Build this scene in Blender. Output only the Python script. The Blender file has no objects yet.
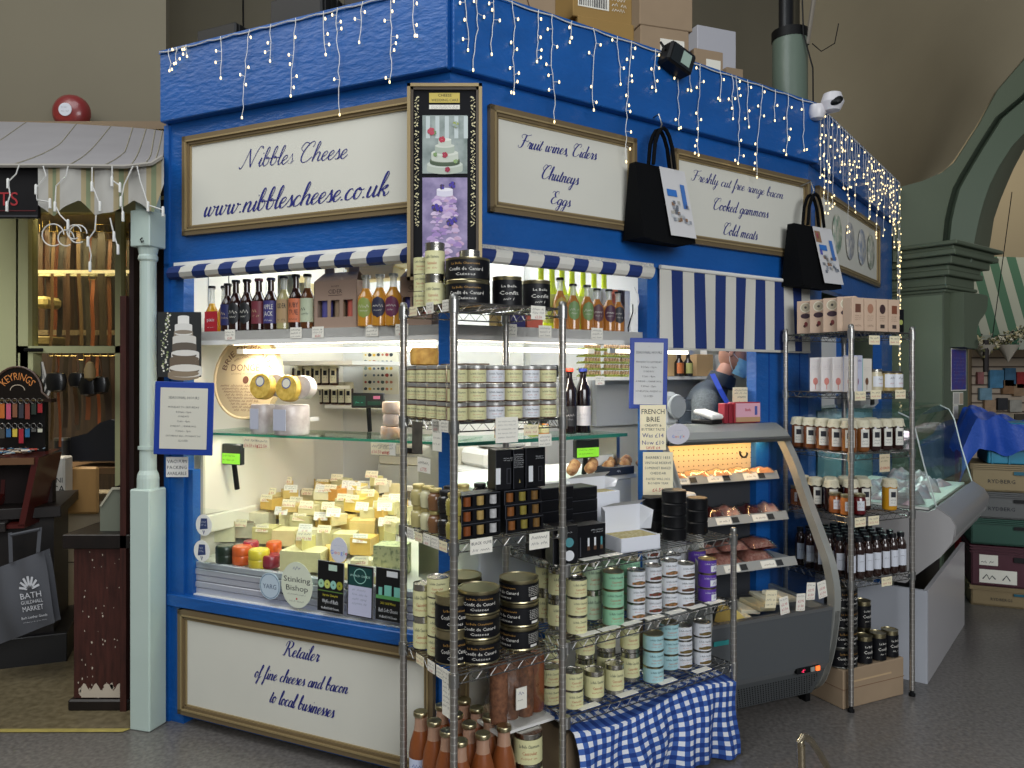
import bpy, bmesh, math, random
from mathutils import Vector, Matrix
R = random.Random(7)
PI = math.pi
COL = bpy.context.scene.collection
sc = bpy.context.scene
# ------------------------------------------------------------ materials
def lin(h):
    h = h.lstrip('#'); c = [int(h[i:i+2], 16) / 255 for i in (0, 2, 4)]
    return [x / 12.92 if x <= .04045 else ((x + .055) / 1.055) ** 2.4 for x in c] + [1]
_mats = {}
def M(h, rough=.6, metal=0., spec=.5, name=None, noise=0, nscale=8, bump=0, bscale=40, coat=0, emit=None, es=0, alpha=None, trans=0, dark=None, sx=(1,1,1), thr=None):
    key = (h, rough, metal, spec, name, noise, nscale, bump, bscale, coat, emit, es, alpha, trans, dark, sx, thr)
    if key in _mats: return _mats[key]
    m = bpy.data.materials.new(name or 'paint_' + h.strip('#')); m.use_nodes = True
    nt = m.node_tree; b = nt.nodes['Principled BSDF']
    b.inputs['Base Color'].default_value = lin(h); b.inputs['Roughness'].default_value = rough
    b.inputs['Metallic'].default_value = metal; b.inputs['Specular IOR Level'].default_value = spec
    if coat: b.inputs['Coat Weight'].default_value = coat; b.inputs['Coat Roughness'].default_value = .08
    if emit: b.inputs['Emission Color'].default_value = lin(emit); b.inputs['Emission Strength'].default_value = es
    if trans: b.inputs['Transmission Weight'].default_value = trans
    if alpha is not None: b.inputs['Alpha'].default_value = alpha
    if noise or bump:
        tc = nt.nodes.new('ShaderNodeTexCoord'); mp = nt.nodes.new('ShaderNodeMapping')
        mp.inputs['Scale'].default_value = sx
        nt.links.new(tc.outputs['Object'], mp.inputs['Vector'])
    if noise:
        n = nt.nodes.new('ShaderNodeTexNoise'); n.inputs['Scale'].default_value = nscale; n.inputs['Detail'].default_value = 6
        nt.links.new(mp.outputs[0], n.inputs['Vector'])
        cr = nt.nodes.new('ShaderNodeValToRGB')
        c0 = lin(h); c1 = lin(dark) if dark else [max(0, x * (1 - noise)) for x in c0[:3]] + [1]
        lo, hi = thr if thr else (.3, .7)
        cr.color_ramp.elements[0].position = lo; cr.color_ramp.elements[0].color = c1
        cr.color_ramp.elements[1].position = hi; cr.color_ramp.elements[1].color = c0
        nt.links.new(n.outputs['Fac'], cr.inputs['Fac']); nt.links.new(cr.outputs['Color'], b.inputs['Base Color'])
    if bump:
        n2 = nt.nodes.new('ShaderNodeTexNoise'); n2.inputs['Scale'].default_value = bscale; n2.inputs['Detail'].default_value = 4
        nt.links.new(mp.outputs[0], n2.inputs['Vector'])
        bp = nt.nodes.new('ShaderNodeBump'); bp.inputs['Strength'].default_value = bump; bp.inputs['Distance'].default_value = .01
        nt.links.new(n2.outputs['Fac'], bp.inputs['Height']); nt.links.new(bp.outputs['Normal'], b.inputs['Normal'])
    _mats[key] = m
    return m
def glassmat(name, tint='#f4fbf8', refl=.12, rough=.03, fm=.45):
    k = ('glass', name)
    if k in _mats: return _mats[k]
    m = bpy.data.materials.new(name); m.use_nodes = True; nt = m.node_tree
    nt.nodes.remove(nt.nodes['Principled BSDF']); out = nt.nodes['Material Output']
    t = nt.nodes.new('ShaderNodeBsdfTransparent'); t.inputs[0].default_value = lin(tint)
    g = nt.nodes.new('ShaderNodeBsdfGlossy'); g.inputs['Roughness'].default_value = rough
    mx = nt.nodes.new('ShaderNodeMixShader'); lw = nt.nodes.new('ShaderNodeLayerWeight'); lw.inputs[0].default_value = .5
    pw = nt.nodes.new('ShaderNodeMath'); pw.operation = 'POWER'; pw.inputs[1].default_value = 3
    mm = nt.nodes.new('ShaderNodeMath'); mm.operation = 'MULTIPLY_ADD'; mm.inputs[1].default_value = fm; mm.inputs[2].default_value = refl * .25
    nt.links.new(lw.outputs['Facing'], pw.inputs[0]); nt.links.new(pw.outputs[0], mm.inputs[0]); nt.links.new(mm.outputs[0], mx.inputs[0])
    nt.links.new(t.outputs[0], mx.inputs[1]); nt.links.new(g.outputs[0], mx.inputs[2]); nt.links.new(mx.outputs[0], out.inputs[0])
    _mats[k] = m
    return m
CHROME = M('#a09e9a', .25, 1, name='chrome_wire')
STEEL = M('#9a9a98', .3, 1, name='steel')
TIN = M('#c9c6bd', .25, 1, name='tinplate')
GOLD = M('#b5ab88', .3, 1, name='gold_lacquered_tin')
BLACK = M('#090a0c', .5, name='black', spec=.3)
WHITE = M('#e6e5e0', .5, name='white_paint')
PAPER = M('#ebe8dc', .8, name='paper')
PAPERY = M('#ece2c0', .8, name='cream_card')
INK = M('#22242c', .8, name='dark_ink')
RED = M('#b8202c', .7, name='red_ink')
NAVY = M('#20267a', .5, name='navy_lettering')
BLUE = M('#175aa6', .36, name='blue_gloss_paint', noise=.18, nscale=3, bump=.35, bscale=22, sx=(1, 1, 2.5))
CARD = M('#a08a70', .85, name='cardboard', noise=.1, nscale=6)
GLASS = glassmat('clear_glass', '#fcfefd', .04)
SHELFGLASS = glassmat('shelf_glass', '#eefaf5', .2)
FILM = glassmat('clear_film', '#f6f6f4', .5, .12)
# ------------------------------------------------------------ mesh builder
_tc = {}
def textgeo(s, res=2):
    k = (s, res)
    if k not in _tc:
        cu = bpy.data.curves.new('t', 'FONT'); cu.body = s; cu.size = 1; cu.resolution_u = res; cu.align_x = 'CENTER'
        ob = bpy.data.objects.new('t', cu); me = ob.to_mesh()
        _tc[k] = ([tuple(v.co) for v in me.vertices], [tuple(p.vertices) for p in me.polygons])
        ob.to_mesh_clear(); bpy.data.objects.remove(ob); bpy.data.curves.remove(cu)
    return _tc[k]
class MB:
    def __init__(s): s.v = []; s.f = []; s.m = []; s.sm = []; s.mats = []; s.T = None
    def add(s, vs, fs, m, smooth=False):
        if m not in s.mats: s.mats.append(m)
        i = s.mats.index(m); b = len(s.v)
        s.v += [tuple(s.T @ Vector(p)) for p in vs] if s.T is not None else [tuple(p) for p in vs]
        s.f += [tuple(b + q for q in f) for f in fs]; s.m += [i] * len(fs); s.sm += [smooth] * len(fs)
        return s
    def box(s, x0, x1, y0, y1, z0, z1, m, bev=0):
        if x0 > x1: x0, x1 = x1, x0
        if y0 > y1: y0, y1 = y1, y0
        if z0 > z1: z0, z1 = z1, z0
        if bev:
            b = min(bev, (x1-x0)*.45, (y1-y0)*.45, (z1-z0)*.45); vs = []; idx = {}
            X = (x0, x1); Y = (y0, y1); Z = (z0, z1)
            for i in (0, 1):
                for j in (0, 1):
                    for k in (0, 1):
                        dx = b * (1 - 2*i); dy = b * (1 - 2*j); dz = b * (1 - 2*k)
                        idx[i, j, k, 0] = len(vs); vs.append((X[i], Y[j]+dy, Z[k]+dz))
                        idx[i, j, k, 1] = len(vs); vs.append((X[i]+dx, Y[j], Z[k]+dz))
                        idx[i, j, k, 2] = len(vs); vs.append((X[i]+dx, Y[j]+dy, Z[k]))
            fs = []
            for a in (0, 1):
                q = [(a, 0, 0), (a, 1, 0), (a, 1, 1), (a, 0, 1)]
                fs.append([idx[(*p, 0)] for p in (q if a else q[::-1])])
                q = [(0, a, 0), (0, a, 1), (1, a, 1), (1, a, 0)]
                fs.append([idx[(*p, 1)] for p in (q if a else q[::-1])])
                q = [(0, 0, a), (1, 0, a), (1, 1, a), (0, 1, a)]
                fs.append([idx[(*p, 2)] for p in (q if a else q[::-1])])
            for i in (0, 1):
                for j in (0, 1):
                    fs.append([idx[i, j, 0, 0], idx[i, j, 1, 0], idx[i, j, 1, 1], idx[i, j, 0, 1]])
                    fs.append([idx[i, 0, j, 0], idx[i, 1, j, 0], idx[i, 1, j, 2], idx[i, 0, j, 2]])
                    fs.append([idx[0, i, j, 1], idx[1, i, j, 1], idx[1, i, j, 2], idx[0, i, j, 2]])
                    for k in (0, 1): fs.append([idx[i, j, k, 0], idx[i, j, k, 1], idx[i, j, k, 2]])
            return s.add(vs, fs, m)
        vs = [(x, y, z) for z in (z0, z1) for y in (y0, y1) for x in (x0, x1)]
        return s.add(vs, [(0, 2, 3, 1), (4, 5, 7, 6), (0, 1, 5, 4), (2, 6, 7, 3), (0, 4, 6, 2), (1, 3, 7, 5)], m)
    def lathe(s, prof, m, c=(0, 0, 0), seg=16, smooth=True, a0=0, a1=2*PI, sy=1):
        full = abs(a1 - a0 - 2*PI) < 1e-6; n = seg if full else seg + 1
        vs = []; fs = []
        for r, z in prof:
            for i in range(n):
                a = a0 + (a1 - a0) * i / seg
                vs.append((c[0] + r * math.cos(a), c[1] + sy * r * math.sin(a), c[2] + z))
        for j in range(len(prof) - 1):
            for i in range(seg):
                k = (i + 1) % n
                fs.append((j*n+i, j*n+k, (j+1)*n+k, (j+1)*n+i))
        if full:
            if prof[0][0] > 1e-5: fs.append(tuple(range(n))[::-1])
            if prof[-1][0] > 1e-5: fs.append(tuple((len(prof)-1)*n + i for i in range(n)))
        return s.add(vs, fs, m, smooth)
    def cyl(s, r, z0, z1, m, c=(0, 0), seg=14, r2=None):
        return s.lathe([(r, z0), (r if r2 is None else r2, z1)], m, (c[0], c[1], 0), seg, True)
    def tube(s, pts, r, m, seg=6, closed=False, caps=True):
        pts = [Vector(p) for p in pts]; n = len(pts); vs = []; fs = []; up = Vector((0, 0, 1)); rr = r if callable(r) else (lambda t: r)
        prev = None
        for i, p in enumerate(pts):
            d = (pts[(i+1) % n] - pts[i-1]) if closed else (pts[min(i+1, n-1)] - pts[max(i-1, 0)])
            d.normalize()
            if prev is None:
                a = d.cross(up if abs(d.z) < .95 else Vector((1, 0, 0))).normalized()
            else:
                a = (prev - d * prev.dot(d)).normalized()
            prev = a; b = d.cross(a); q = rr(i / max(1, n-1))
            for k in range(seg):
                t = 2*PI*k/seg; vs.append(p + (a * math.cos(t) + b * math.sin(t)) * q)
        for i in range(n if closed else n-1):
            j = (i+1) % n
            for k in range(seg):
                l = (k+1) % seg; fs.append((i*seg+k, i*seg+l, j*seg+l, j*seg+k))
        if caps and not closed: fs.append(tuple(range(seg))[::-1]); fs.append(tuple((n-1)*seg+k for k in range(seg)))
        return s.add(vs, fs, m, seg > 4)
    def prism(s, poly, a, b, m, ax='y', smooth=False):
        # poly in the two other axes; extruded from a to b along ax
        f = {'y': lambda p, t: (p[0], t, p[1]), 'x': lambda p, t: (t, p[0], p[1]), 'z': lambda p, t: (p[0], p[1], t)}[ax]
        n = len(poly); vs = [f(p, a) for p in poly] + [f(p, b) for p in poly]
        s.add(vs, [(i, (i+1) % n, n + (i+1) % n, n+i) for i in range(n)], m, smooth)
        return s.add(vs, [tuple(range(n))[::-1], tuple(range(n, 2*n))], m)
    def quad(s, a, b, c, d, m): return s.add([a, b, c, d], [(0, 1, 2, 3)], m)
    def sheet(s, fn, nu, nv, m, smooth=True, mf=None):
        vs = [fn(i/nu, j/nv) for j in range(nv+1) for i in range(nu+1)]
        if mf is None:
            return s.add(vs, [(j*(nu+1)+i, j*(nu+1)+i+1, (j+1)*(nu+1)+i+1, (j+1)*(nu+1)+i) for j in range(nv) for i in range(nu)], m, smooth)
        b = len(s.v); first = True
        for j in range(nv):
            for i in range(nu):
                mm = mf(i, j)
                if first: s.add(vs, [], mm); first = False
                if mm not in s.mats: s.mats.append(mm)
                s.f.append((b+j*(nu+1)+i, b+j*(nu+1)+i+1, b+(j+1)*(nu+1)+i+1, b+(j+1)*(nu+1)+i)); s.m.append(s.mats.index(mm)); s.sm.append(smooth)
        return s
    def text(s, t, size, m, x=0, y=0, z=0, bend=None, fit=None, rot=0, sxx=1, res=2, arc=None):
        """upright text in the xz plane facing -y, centred on x, baseline at z; fit = width; bend = radius of a can"""
        vs, fs = textgeo(t, res)
        if not vs: return s
        w = max(v[0] for v in vs) - min(v[0] for v in vs); k = size * sxx
        if fit and w > 0: k = fit / w
        out = []
        for vx, vy, _ in vs:
            px, pz = vx * k, vy * size
            if arc: # text on an arc of radius arc
                a = px / arc; rr = arc + pz; px, pz = rr * math.sin(a), rr * math.cos(a) - arc
            if rot: px, pz = px * math.cos(rot) - pz * math.sin(rot), px * math.sin(rot) + pz * math.cos(rot)
            if bend:
                a = (px + x) / bend; rb = bend + .0006
                out.append((rb * math.sin(a), -rb * math.cos(a), z + pz))
            else: out.append((x + px, y, z + pz))
        return s.add(out, fs, m)
    def ribbon(s, pts, w, m, y=0, bend=None):
        """flat handwriting stroke in the xz plane"""
        vs = []; fs = []
        for i, p in enumerate(pts):
            a = pts[max(i-1, 0)]; b = pts[min(i+1, len(pts)-1)]; dx, dz = b[0]-a[0], b[1]-a[1]; L = math.hypot(dx, dz) or 1
            nx, nz = -dz/L*w/2, dx/L*w/2
            for sg in (1, -1):
                x, z = p[0]+sg*nx, p[1]+sg*nz
                vs.append((x, y, z) if not bend else ((bend+.0006)*math.sin(x/bend), -(bend+.0006)*math.cos(x/bend), z))
        fs = [(2*i, 2*i+1, 2*i+3, 2*i+2) for i in range(len(pts)-1)]
        return s.add(vs, fs, m)
    def scrawl(s, x0, x1, z, h, m, y=0, w=None, bend=None, rnd=R):
        """a line of writing too small to read"""
        w = w or h * .16; x = x0; pts = []
        step = h * .42
        while x < x1:
            if rnd.random() < .14 and len(pts) > 3:
                s.ribbon(pts, w, m, y, bend); pts = []; x += step * 1.3; continue
            pts.append((x, z + (h * rnd.uniform(.55, 1) if len(pts) % 2 else h * rnd.uniform(0, .25)))); x += step * rnd.uniform(.7, 1.2)
        if len(pts) > 1: s.ribbon(pts, w, m, y, bend)
        return s
    def mesh(s, name):
        me = bpy.data.meshes.new(name); me.from_pydata(s.v, [], s.f)
        for m in s.mats: me.materials.append(m)
        me.polygons.foreach_set('material_index', s.m); me.polygons.foreach_set('use_smooth', s.sm); me.update()
        if any(s.sm): me.set_sharp_from_angle(angle=.7)
        return me
    def obj(s, name, parent=None, label=None, kind=None):
        return put(s.mesh(name), name, parent, label, kind)
def put(me, name, parent=None, label=None, kind=None):
    o = bpy.data.objects.new(name, me); COL.objects.link(o); o.parent = parent
    if label: o['label'] = label
    if kind: o['kind'] = kind
    return o
LABELS = {}
def tag(o, label, cat, group=None):
    o['label'] = label; o['category'] = cat
    if group: o['group'] = group
    LABELS.setdefault(label, []).append(o.name)
    return o
def thing(name, label, cat, loc=(0, 0, 0), rz=0, group=None, rx=0, ry=0, scale=1):
    o = bpy.data.objects.new(name, None); COL.objects.link(o); o.empty_display_size = .05
    o.location = loc; o.rotation_euler = (rx, ry, rz); o.scale = (scale,)*3 if not hasattr(scale, '__len__') else scale
    return tag(o, label, cat, group)
def struct(o): o['kind'] = 'structure'; return o
def place(proto, name, label, cat, loc, rz=0, group=None, rx=0, ry=0, scale=1):
    """proto: list of (part name, mesh, [sub parts]); every copy gets objects of its own that share the meshes"""
    if len(proto) == 1 and proto[0][0] is None:
        o = put(proto[0][1], name); o.location = loc; o.rotation_euler = (rx, ry, rz)
        o.scale = (scale,)*3 if not hasattr(scale, '__len__') else scale
        return tag(o, label, cat, group)
    t = thing(name, label, cat, loc, rz, group, rx, ry, scale)
    for p in proto:
        q = put(p[1], p[0], t)
        for sp in (p[2] if len(p) > 2 else ()): put(sp[1], sp[0], q)
    return t
NTH = ['first', 'second', 'third', 'fourth', 'fifth', 'sixth', 'seventh', 'eighth', 'ninth', 'tenth', 'eleventh', 'twelfth', 'thirteenth', 'fourteenth', 'fifteenth', 'sixteenth', 'seventeenth', 'eighteenth', 'nineteenth', 'twentieth']
LVL = {1: ['only'], 2: ['bottom', 'top'], 3: ['bottom', 'middle', 'top'], 4: ['bottom', 'second-lowest', 'second-highest', 'top'], 5: ['bottom', 'second-lowest', 'middle', 'second-highest', 'top'], 6: ['lowest', 'second-lowest', 'third-lowest', 'fourth-lowest', 'second-highest', 'top']}
# ------------------------------------------------------------ camera and plan
EYE, FOC, HX, HY = 1.58, 769.0, 512.0, 375.0
cam = bpy.data.cameras.new('camera'); co = bpy.data.objects.new('camera', cam); COL.objects.link(co)
co.location = (0, 0, EYE); co.rotation_euler = (PI/2, 0, 0); cam.sensor_width = 36; cam.lens = 36 * FOC / 1024
cam.shift_y = -9 / 1024; cam.clip_end = 100; cam.clip_start = .05; sc.camera = co
def at(u, v, d): return Vector(((u-HX)/FOC*d, d, EYE-(v-HY)/FOC*d))
class Frame:
    """a vertical plane of the place: x along it, y into it (away from the shopper), z up"""
    def __init__(s, ox, oy, ang): s.o = Vector((ox, oy)); s.a = ang; s.u = Vector((math.cos(ang), math.sin(ang))); s.n = Vector((-math.sin(ang), math.cos(ang)))
    def W(s, x, y, z=0): p = s.o + s.u*x + s.n*y; return Vector((p.x, p.y, z))
    def hit(s, u, v, y=0):
        d = Vector(((u-HX)/FOC, 1)); k = (s.o.dot(s.n) + y) / d.dot(s.n); p = d*k - s.o
        return p.dot(s.u), EYE - (v-HY)/FOC*k
    def hx(s, u, y=0): return s.hit(u, 375, y)[0]
    def onx(s, u, v, x):
        d = Vector(((u-HX)/FOC, 1)); k = (s.o.dot(s.u) + x) / d.dot(s.u); p = d*k - s.o
        return p.dot(s.n), EYE - (v-HY)/FOC*k
    def flat(s, u, v, z):
        k = (EYE - z) * FOC / (v-HY); p = Vector(((u-HX)/FOC*k, k)) - s.o
        return p.dot(s.u), p.dot(s.n)
    def depth(s, x, y=0): return s.W(x, y).y
FA = Frame(-.234, 2.906, math.atan2(-.418, .908))
FB = Frame(-.234, 2.906, math.atan2(.568, .823))
C1 = FB.W(2.24, 0)
FC = Frame(C1.x, C1.y, math.atan2(.794, .607))
R1 = Frame(-.185, 2.448, math.atan2(.568, .823))
R3 = Frame(1.589, 3.605, math.radians(25.3))
FF = Frame(1.464, 3.716, math.radians(24))     # meat fridge: origin its front right foot
FD = Frame(2.135, 3.945, math.atan2(.785, .62))  # deli case by the pier
F0 = Frame(0, 0, 0)
def inplane(fr, x, y, z): return fr.W(x, y, z), fr.a
def area(name, loc, rot, sx, sy, e, col=(1, 1, 1)):
    l = bpy.data.lights.new(name, 'AREA'); l.shape = 'RECTANGLE'; l.size = sx; l.size_y = sy; l.energy = e; l.color = col
    o = bpy.data.objects.new(name, l); COL.objects.link(o); o.location = loc; o.rotation_euler = rot; return o
# ------------------------------------------------------------ copperplate lettering
G = {
'a': (1.0, [[(.72,.86),(.5,1),(.2,.78),(.08,.35),(.2,.02),(.45,.1),(.68,.5),(.8,.98)],[(.8,.98),(.7,.4),(.78,.02),(.95,.08),(1.1,.35)]]),
'b': (.95, [[(0,.3),(.35,1.2),(.5,1.9),(.38,2.15),(.22,1.8),(.12,.9),(.15,.2),(.38,0),(.68,.3),(.72,.8),(.5,1),(.4,.8),(.75,.85),(1.05,.8)]]),
'c': (.8, [[(.62,.8),(.55,.98),(.3,.92),(.08,.5),(.15,.08),(.4,0),(.65,.15),(.85,.4)]]),
'd': (1.0, [[(.72,.86),(.5,1),(.2,.78),(.08,.35),(.2,.02),(.45,.1),(.68,.5),(.8,1)],[(.92,2.1),(.8,1.2),(.7,.4),(.78,.02),(.95,.08),(1.1,.35)]]),
'e': (.75, [[(0,.35),(.35,.5),(.58,.78),(.48,1),(.22,.85),(.08,.42),(.2,.03),(.45,.02),(.8,.38)]]),
'f': (.6, [[(0,.3),(.35,1.1),(.6,1.9),(.5,2.2),(.35,1.9),(.22,.8),(.12,-.5),(-.02,-1),(-.12,-.75),(.1,-.2),(.45,.1),(.7,.35)]]),
'g': (1.0, [[(.72,.86),(.5,1),(.2,.78),(.08,.35),(.2,.02),(.45,.1),(.68,.5),(.8,.98)],[(.8,.98),(.7,.1),(.55,-.7),(.3,-1.02),(.08,-.8),(.3,-.4),(.8,-.02),(1.1,.35)]]),
'h': (1.05, [[(0,.3),(.35,1.2),(.52,1.9),(.4,2.15),(.25,1.7),(.08,0)],[(.08,0),(.3,.7),(.6,1),(.76,.8),(.68,.3),(.76,0),(.95,.08),(1.12,.35)]]),
'i': (.5, [[(0,.3),(.26,1),(.16,.3),(.24,0),(.4,.08),(.55,.35)],[(.33,1.42),(.37,1.5),(.33,1.55)]]),
'k': (.95, [[(0,.3),(.35,1.2),(.52,1.9),(.4,2.15),(.25,1.7),(.08,0)],[(.08,.2),(.4,.75),(.7,.95),(.62,.68),(.28,.55)],[(.28,.55),(.55,.3),(.68,0),(.88,.08),(1.02,.35)]]),
'l': (.5, [[(0,.3),(.35,1.2),(.5,1.9),(.38,2.15),(.22,1.7),(.12,.5),(.2,0),(.4,.08),(.55,.35)]]),
'm': (1.5, [[(0,.5),(.18,1),(.1,.4),(.06,0)],[(.06,0),(.28,.75),(.5,1),(.6,.75),(.5,0)],[(.5,0),(.75,.75),(1,1),(1.1,.7),(1.03,.2),(1.12,0),(1.35,.1),(1.55,.35)]]),
'n': (1.05, [[(0,.5),(.18,1),(.1,.4),(.06,0)],[(.06,0),(.3,.75),(.58,1),(.7,.75),(.62,.25),(.7,0),(.9,.08),(1.1,.35)]]),
'o': (.85, [[(.45,1),(.2,.85),(.08,.4),(.22,.02),(.5,.08),(.68,.55),(.58,.92),(.45,1),(.5,.82),(.7,.8),(.92,.85)]]),
'r': (.75, [[(0,.3),(.22,.9),(.28,1.08),(.3,.9),(.58,.95),(.5,.4),(.52,.02),(.68,.08),(.82,.35)]]),
's': (.7, [[(0,.3),(.3,.85),(.38,1.1),(.42,.8),(.55,.35),(.42,.02),(.15,.06)],[(.42,.02),(.6,.08),(.78,.35)]]),
't': (.55, [[(0,.3),(.3,1),(.4,1.6),(.28,1.1),(.14,.35),(.22,0),(.42,.08),(.6,.35)],[(.08,1.08),(.55,1.12)]]),
'u': (1.05, [[(0,.35),(.2,1),(.1,.4),(.16,.02),(.4,.1),(.66,.6),(.75,1)],[(.75,1),(.65,.35),(.73,0),(.92,.08),(1.12,.35)]]),
'w': (1.35, [[(0,.5),(.15,.98),(.1,.4),(.2,.02),(.42,.2),(.62,.95)],[(.62,.95),(.56,.35),(.66,.02),(.9,.2),(1.08,.7),(1.02,1),(1.1,.85),(1.4,.85)]]),
'y': (1.05, [[(0,.4),(.2,1),(.1,.4),(.18,.05),(.42,.15),(.66,.6),(.78,1)],[(.78,1),(.66,.1),(.5,-.7),(.28,-1.02),(.06,-.8),(.3,-.4),(.8,-.02),(1.1,.35)]]),
'.': (.45, [[(.12,.02),(.16,.1),(.2,.02)]]),
',': (.45, [[(.15,.1),(.17,0),(.06,-.25)]]),
'N': (2.1, [[(-.3,.1),(-.1,-.1),(.15,.3),(.42,1.3),(.6,2.15)],[(.6,2.15),(.8,1.2),(1.15,0)],[(1.15,0),(1.4,1.2),(1.75,2.2),(2.1,2.3),(2.15,2.05)]]),
'C': (1.5, [[(1.2,1.6),(1.35,2),(1.15,2.25),(.7,2.0),(.25,1.2),(.15,.4),(.45,-.02),(.95,.1),(1.4,.55)],[(.25,1.2),(-.15,1.6),(.2,2.2),(.7,2.05)]]),
'F': (1.5, [[(.1,1.55),(-.1,1.95),(.35,2.2),(1,2.08),(1.65,2.3)],[(.8,2.1),(.65,1.1),(.45,.2),(.15,-.05),(-.2,.1),(-.15,.35)],[(.3,1.1),(.75,1.2),(1.3,1.12),(1.38,1.35)]]),
'E': (1.35, [[(1.15,1.8),(1.1,2.2),(.75,2.15),(.5,1.75),(.75,1.25),(1,1.2)],[(.85,1.22),(.4,1.05),(.15,.45),(.45,0),(.9,.08),(1.3,.45)],[(-.05,1.75),(.1,2.1),(.55,2)]]),
'R': (1.6, [[(.55,2.1),(.4,1.1),(.15,.05),(-.15,.1)],[(0,1.4),(.15,2),(.7,2.25),(1.2,2),(1.15,1.4),(.7,1.1),(.45,1.15)],[(.7,1.1),(.95,.5),(1.15,0),(1.4,.05),(1.65,.35)]]),
}
def spline(p, k=5):
    if len(p) < 3: return p
    q = [p[0]] + list(p) + [p[-1]]; out = []
    for i in range(1, len(q)-2):
        a, b, c, d = q[i-1:i+3]
        for j in range(k):
            t = j/k
            out.append(tuple(.5*((2*b[e])+(c[e]-a[e])*t+(2*a[e]-5*b[e]+4*c[e]-d[e])*t*t+(3*b[e]-a[e]-3*c[e]+d[e])*t**3) for e in (0, 1)))
    out.append(p[-1]); return out
def script(mb, s, x0, x1, z, xh, m, y=0, slope=0, wt=.13, skip=(), k=5):
    """handwritten sign lettering between x0 and x1, baseline at z, x-height xh"""
    tot = sum(G[c][0] if c != ' ' else .75 for c in s); sx = (x1 - x0) / tot; cx = 0
    for n, c in enumerate(s):
        if c == ' ': cx += .75; continue
        w, st = G[c]
        for p in st:
            q = spline(p, k); vs = []
            P = [(x0 + (cx + a + .42*b*xh/sx*.9)*sx, z + b*xh + slope*((cx+a)*sx)) for a, b in q]
            for i in range(len(P)):
                a = P[max(i-1, 0)]; b = P[min(i+1, len(P)-1)]; dx, dz = b[0]-a[0], b[1]-a[1]; L = math.hypot(dx, dz) or 1
                t = i/(len(P)-1); th = abs(dz)/L if dz < 0 else 0
                w_ = xh * (.08 + wt * th * th) * (1 if n not in skip else .45)
                nx, nz = -dz/L*w_/2, dx/L*w_/2
                vs += [(P[i][0]+nx, y, P[i][1]+nz), (P[i][0]-nx, y, P[i][1]-nz)]
            mb.add(vs, [(2*i, 2*i+1, 2*i+3, 2*i+2) for i in range(len(P)-1)], m)
        cx += w
    return mb
# ------------------------------------------------------------ the hall
FLOORM = M('#787470', .3, name='polished_grey_floor', noise=.42, nscale=55, dark='#524f4c', bump=.05, bscale=60, spec=.5)
FLOORB = M('#7d7258', .4, name='worn_brown_floor', noise=.3, nscale=30, dark='#5d533c')
CREAM = M('#756f5e', .85, name='cream_hall_plaster', noise=.08, nscale=1.2)
VAULT = M('#a69a80', .85, name='vault_plaster', noise=.12, nscale=1.1)
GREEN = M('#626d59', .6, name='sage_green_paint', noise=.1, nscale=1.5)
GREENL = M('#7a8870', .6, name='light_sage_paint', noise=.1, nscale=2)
f = MB(); f.box(-9, 9, -4, 14, -.1, 0, FLOORM); struct(f.obj('floor'))
f = MB(); f.prism([(-6, 3.385), (-1.73, 3.41), (-1.6, 3.6), (-1.6, 7), (-6, 7)], 0, .004, FLOORB, 'z'); struct(f.obj('floor'))
wf = Frame(-1.0, 7.2, math.radians(20))
T_ = lambda fr, z=0: Matrix.Translation((fr.o.x, fr.o.y, z)) @ Matrix.Rotation(fr.a, 4, 'Z')
w = MB(); w.T = T_(wf); w.box(-8, 5.2, 0, .2, 0, 7.5, CREAM); w.box(.02, .5, -.06, 0, 3, 7.5, M('#9c8672', .8, name='tan_plaster')); struct(w.obj('wall_back'))
w = MB(); w.box(-6.2, -6, -3, 9, 0, 7.5, CREAM); struct(w.obj('wall_left'))
w = MB(); w.box(2, 9, 9.0, 9.2, 0, 7.5, M('#b8a888', .85, name='far_plaster')); struct(w.obj('wall_far'))
# curved vault between the back wall and the arch
L0 = [(893,262,5.9),(893,238,5.9),(893,212,5.9),(896,188,5.9),(922,181,5.9),(943,172,5.9),(955,162,5.9),(979,125,5.9),(998,90,5.9),(1024,60,5.9),(1060,15,5.9),(1110,-50,5.9),(1170,-140,5.9)]
LG_ = [(944,262,5.9),(944,250,5.9),(945,238,5.9),(947,219,5.9),(950,205,5.9),(955,187,5.9),(962,174,5.9),(980,144,5.9),(998,116,5.9),(1024,94,5.9),(1062,50,5.9),(1114,-15,5.9),(1176,-100,5.9)]
LS = [(972,262,5.82),(973,250,5.82),(975,238,5.82),(979,219,5.82),(984,201,5.82),(990,184,5.82),(999,166,5.82),(1012,146,5.82),(1024,133,5.82),(1046,112,5.82),(1082,78,5.82),(1132,15,5.82),(1192,-65,5.82)]
LI = [(988,262,6.4),(989,250,6.4),(991,238,6.4),(994,219,6.4),(1000,201,6.4),(1007,184,6.4),(1014,168,6.4),(1026,146,6.4),(1040,130,6.4),(1062,110,6.4),(1096,78,6.4),(1144,20,6.4),(1202,-55,6.4)]
edge = L0[3:]
def vault(i, j):
    t = j * (len(edge)-1); k = min(int(t), len(edge)-2); q = t-k
    e = at(*edge[k]) * (1-q) + at(*edge[k+1]) * q + Vector((0, .04, 0))
    a = Vector((3.2, 8.55, 2.9 + 3.9*j)); mid = Vector((4.4, 8.3 - 1.3*j, 3.15 + 3.0*j))
    return a*(1-i)**2 + mid*2*i*(1-i) + e*i*i
w = MB(); w.sheet(vault, 20, 20, VAULT); struct(w.obj('ceiling'))
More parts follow.
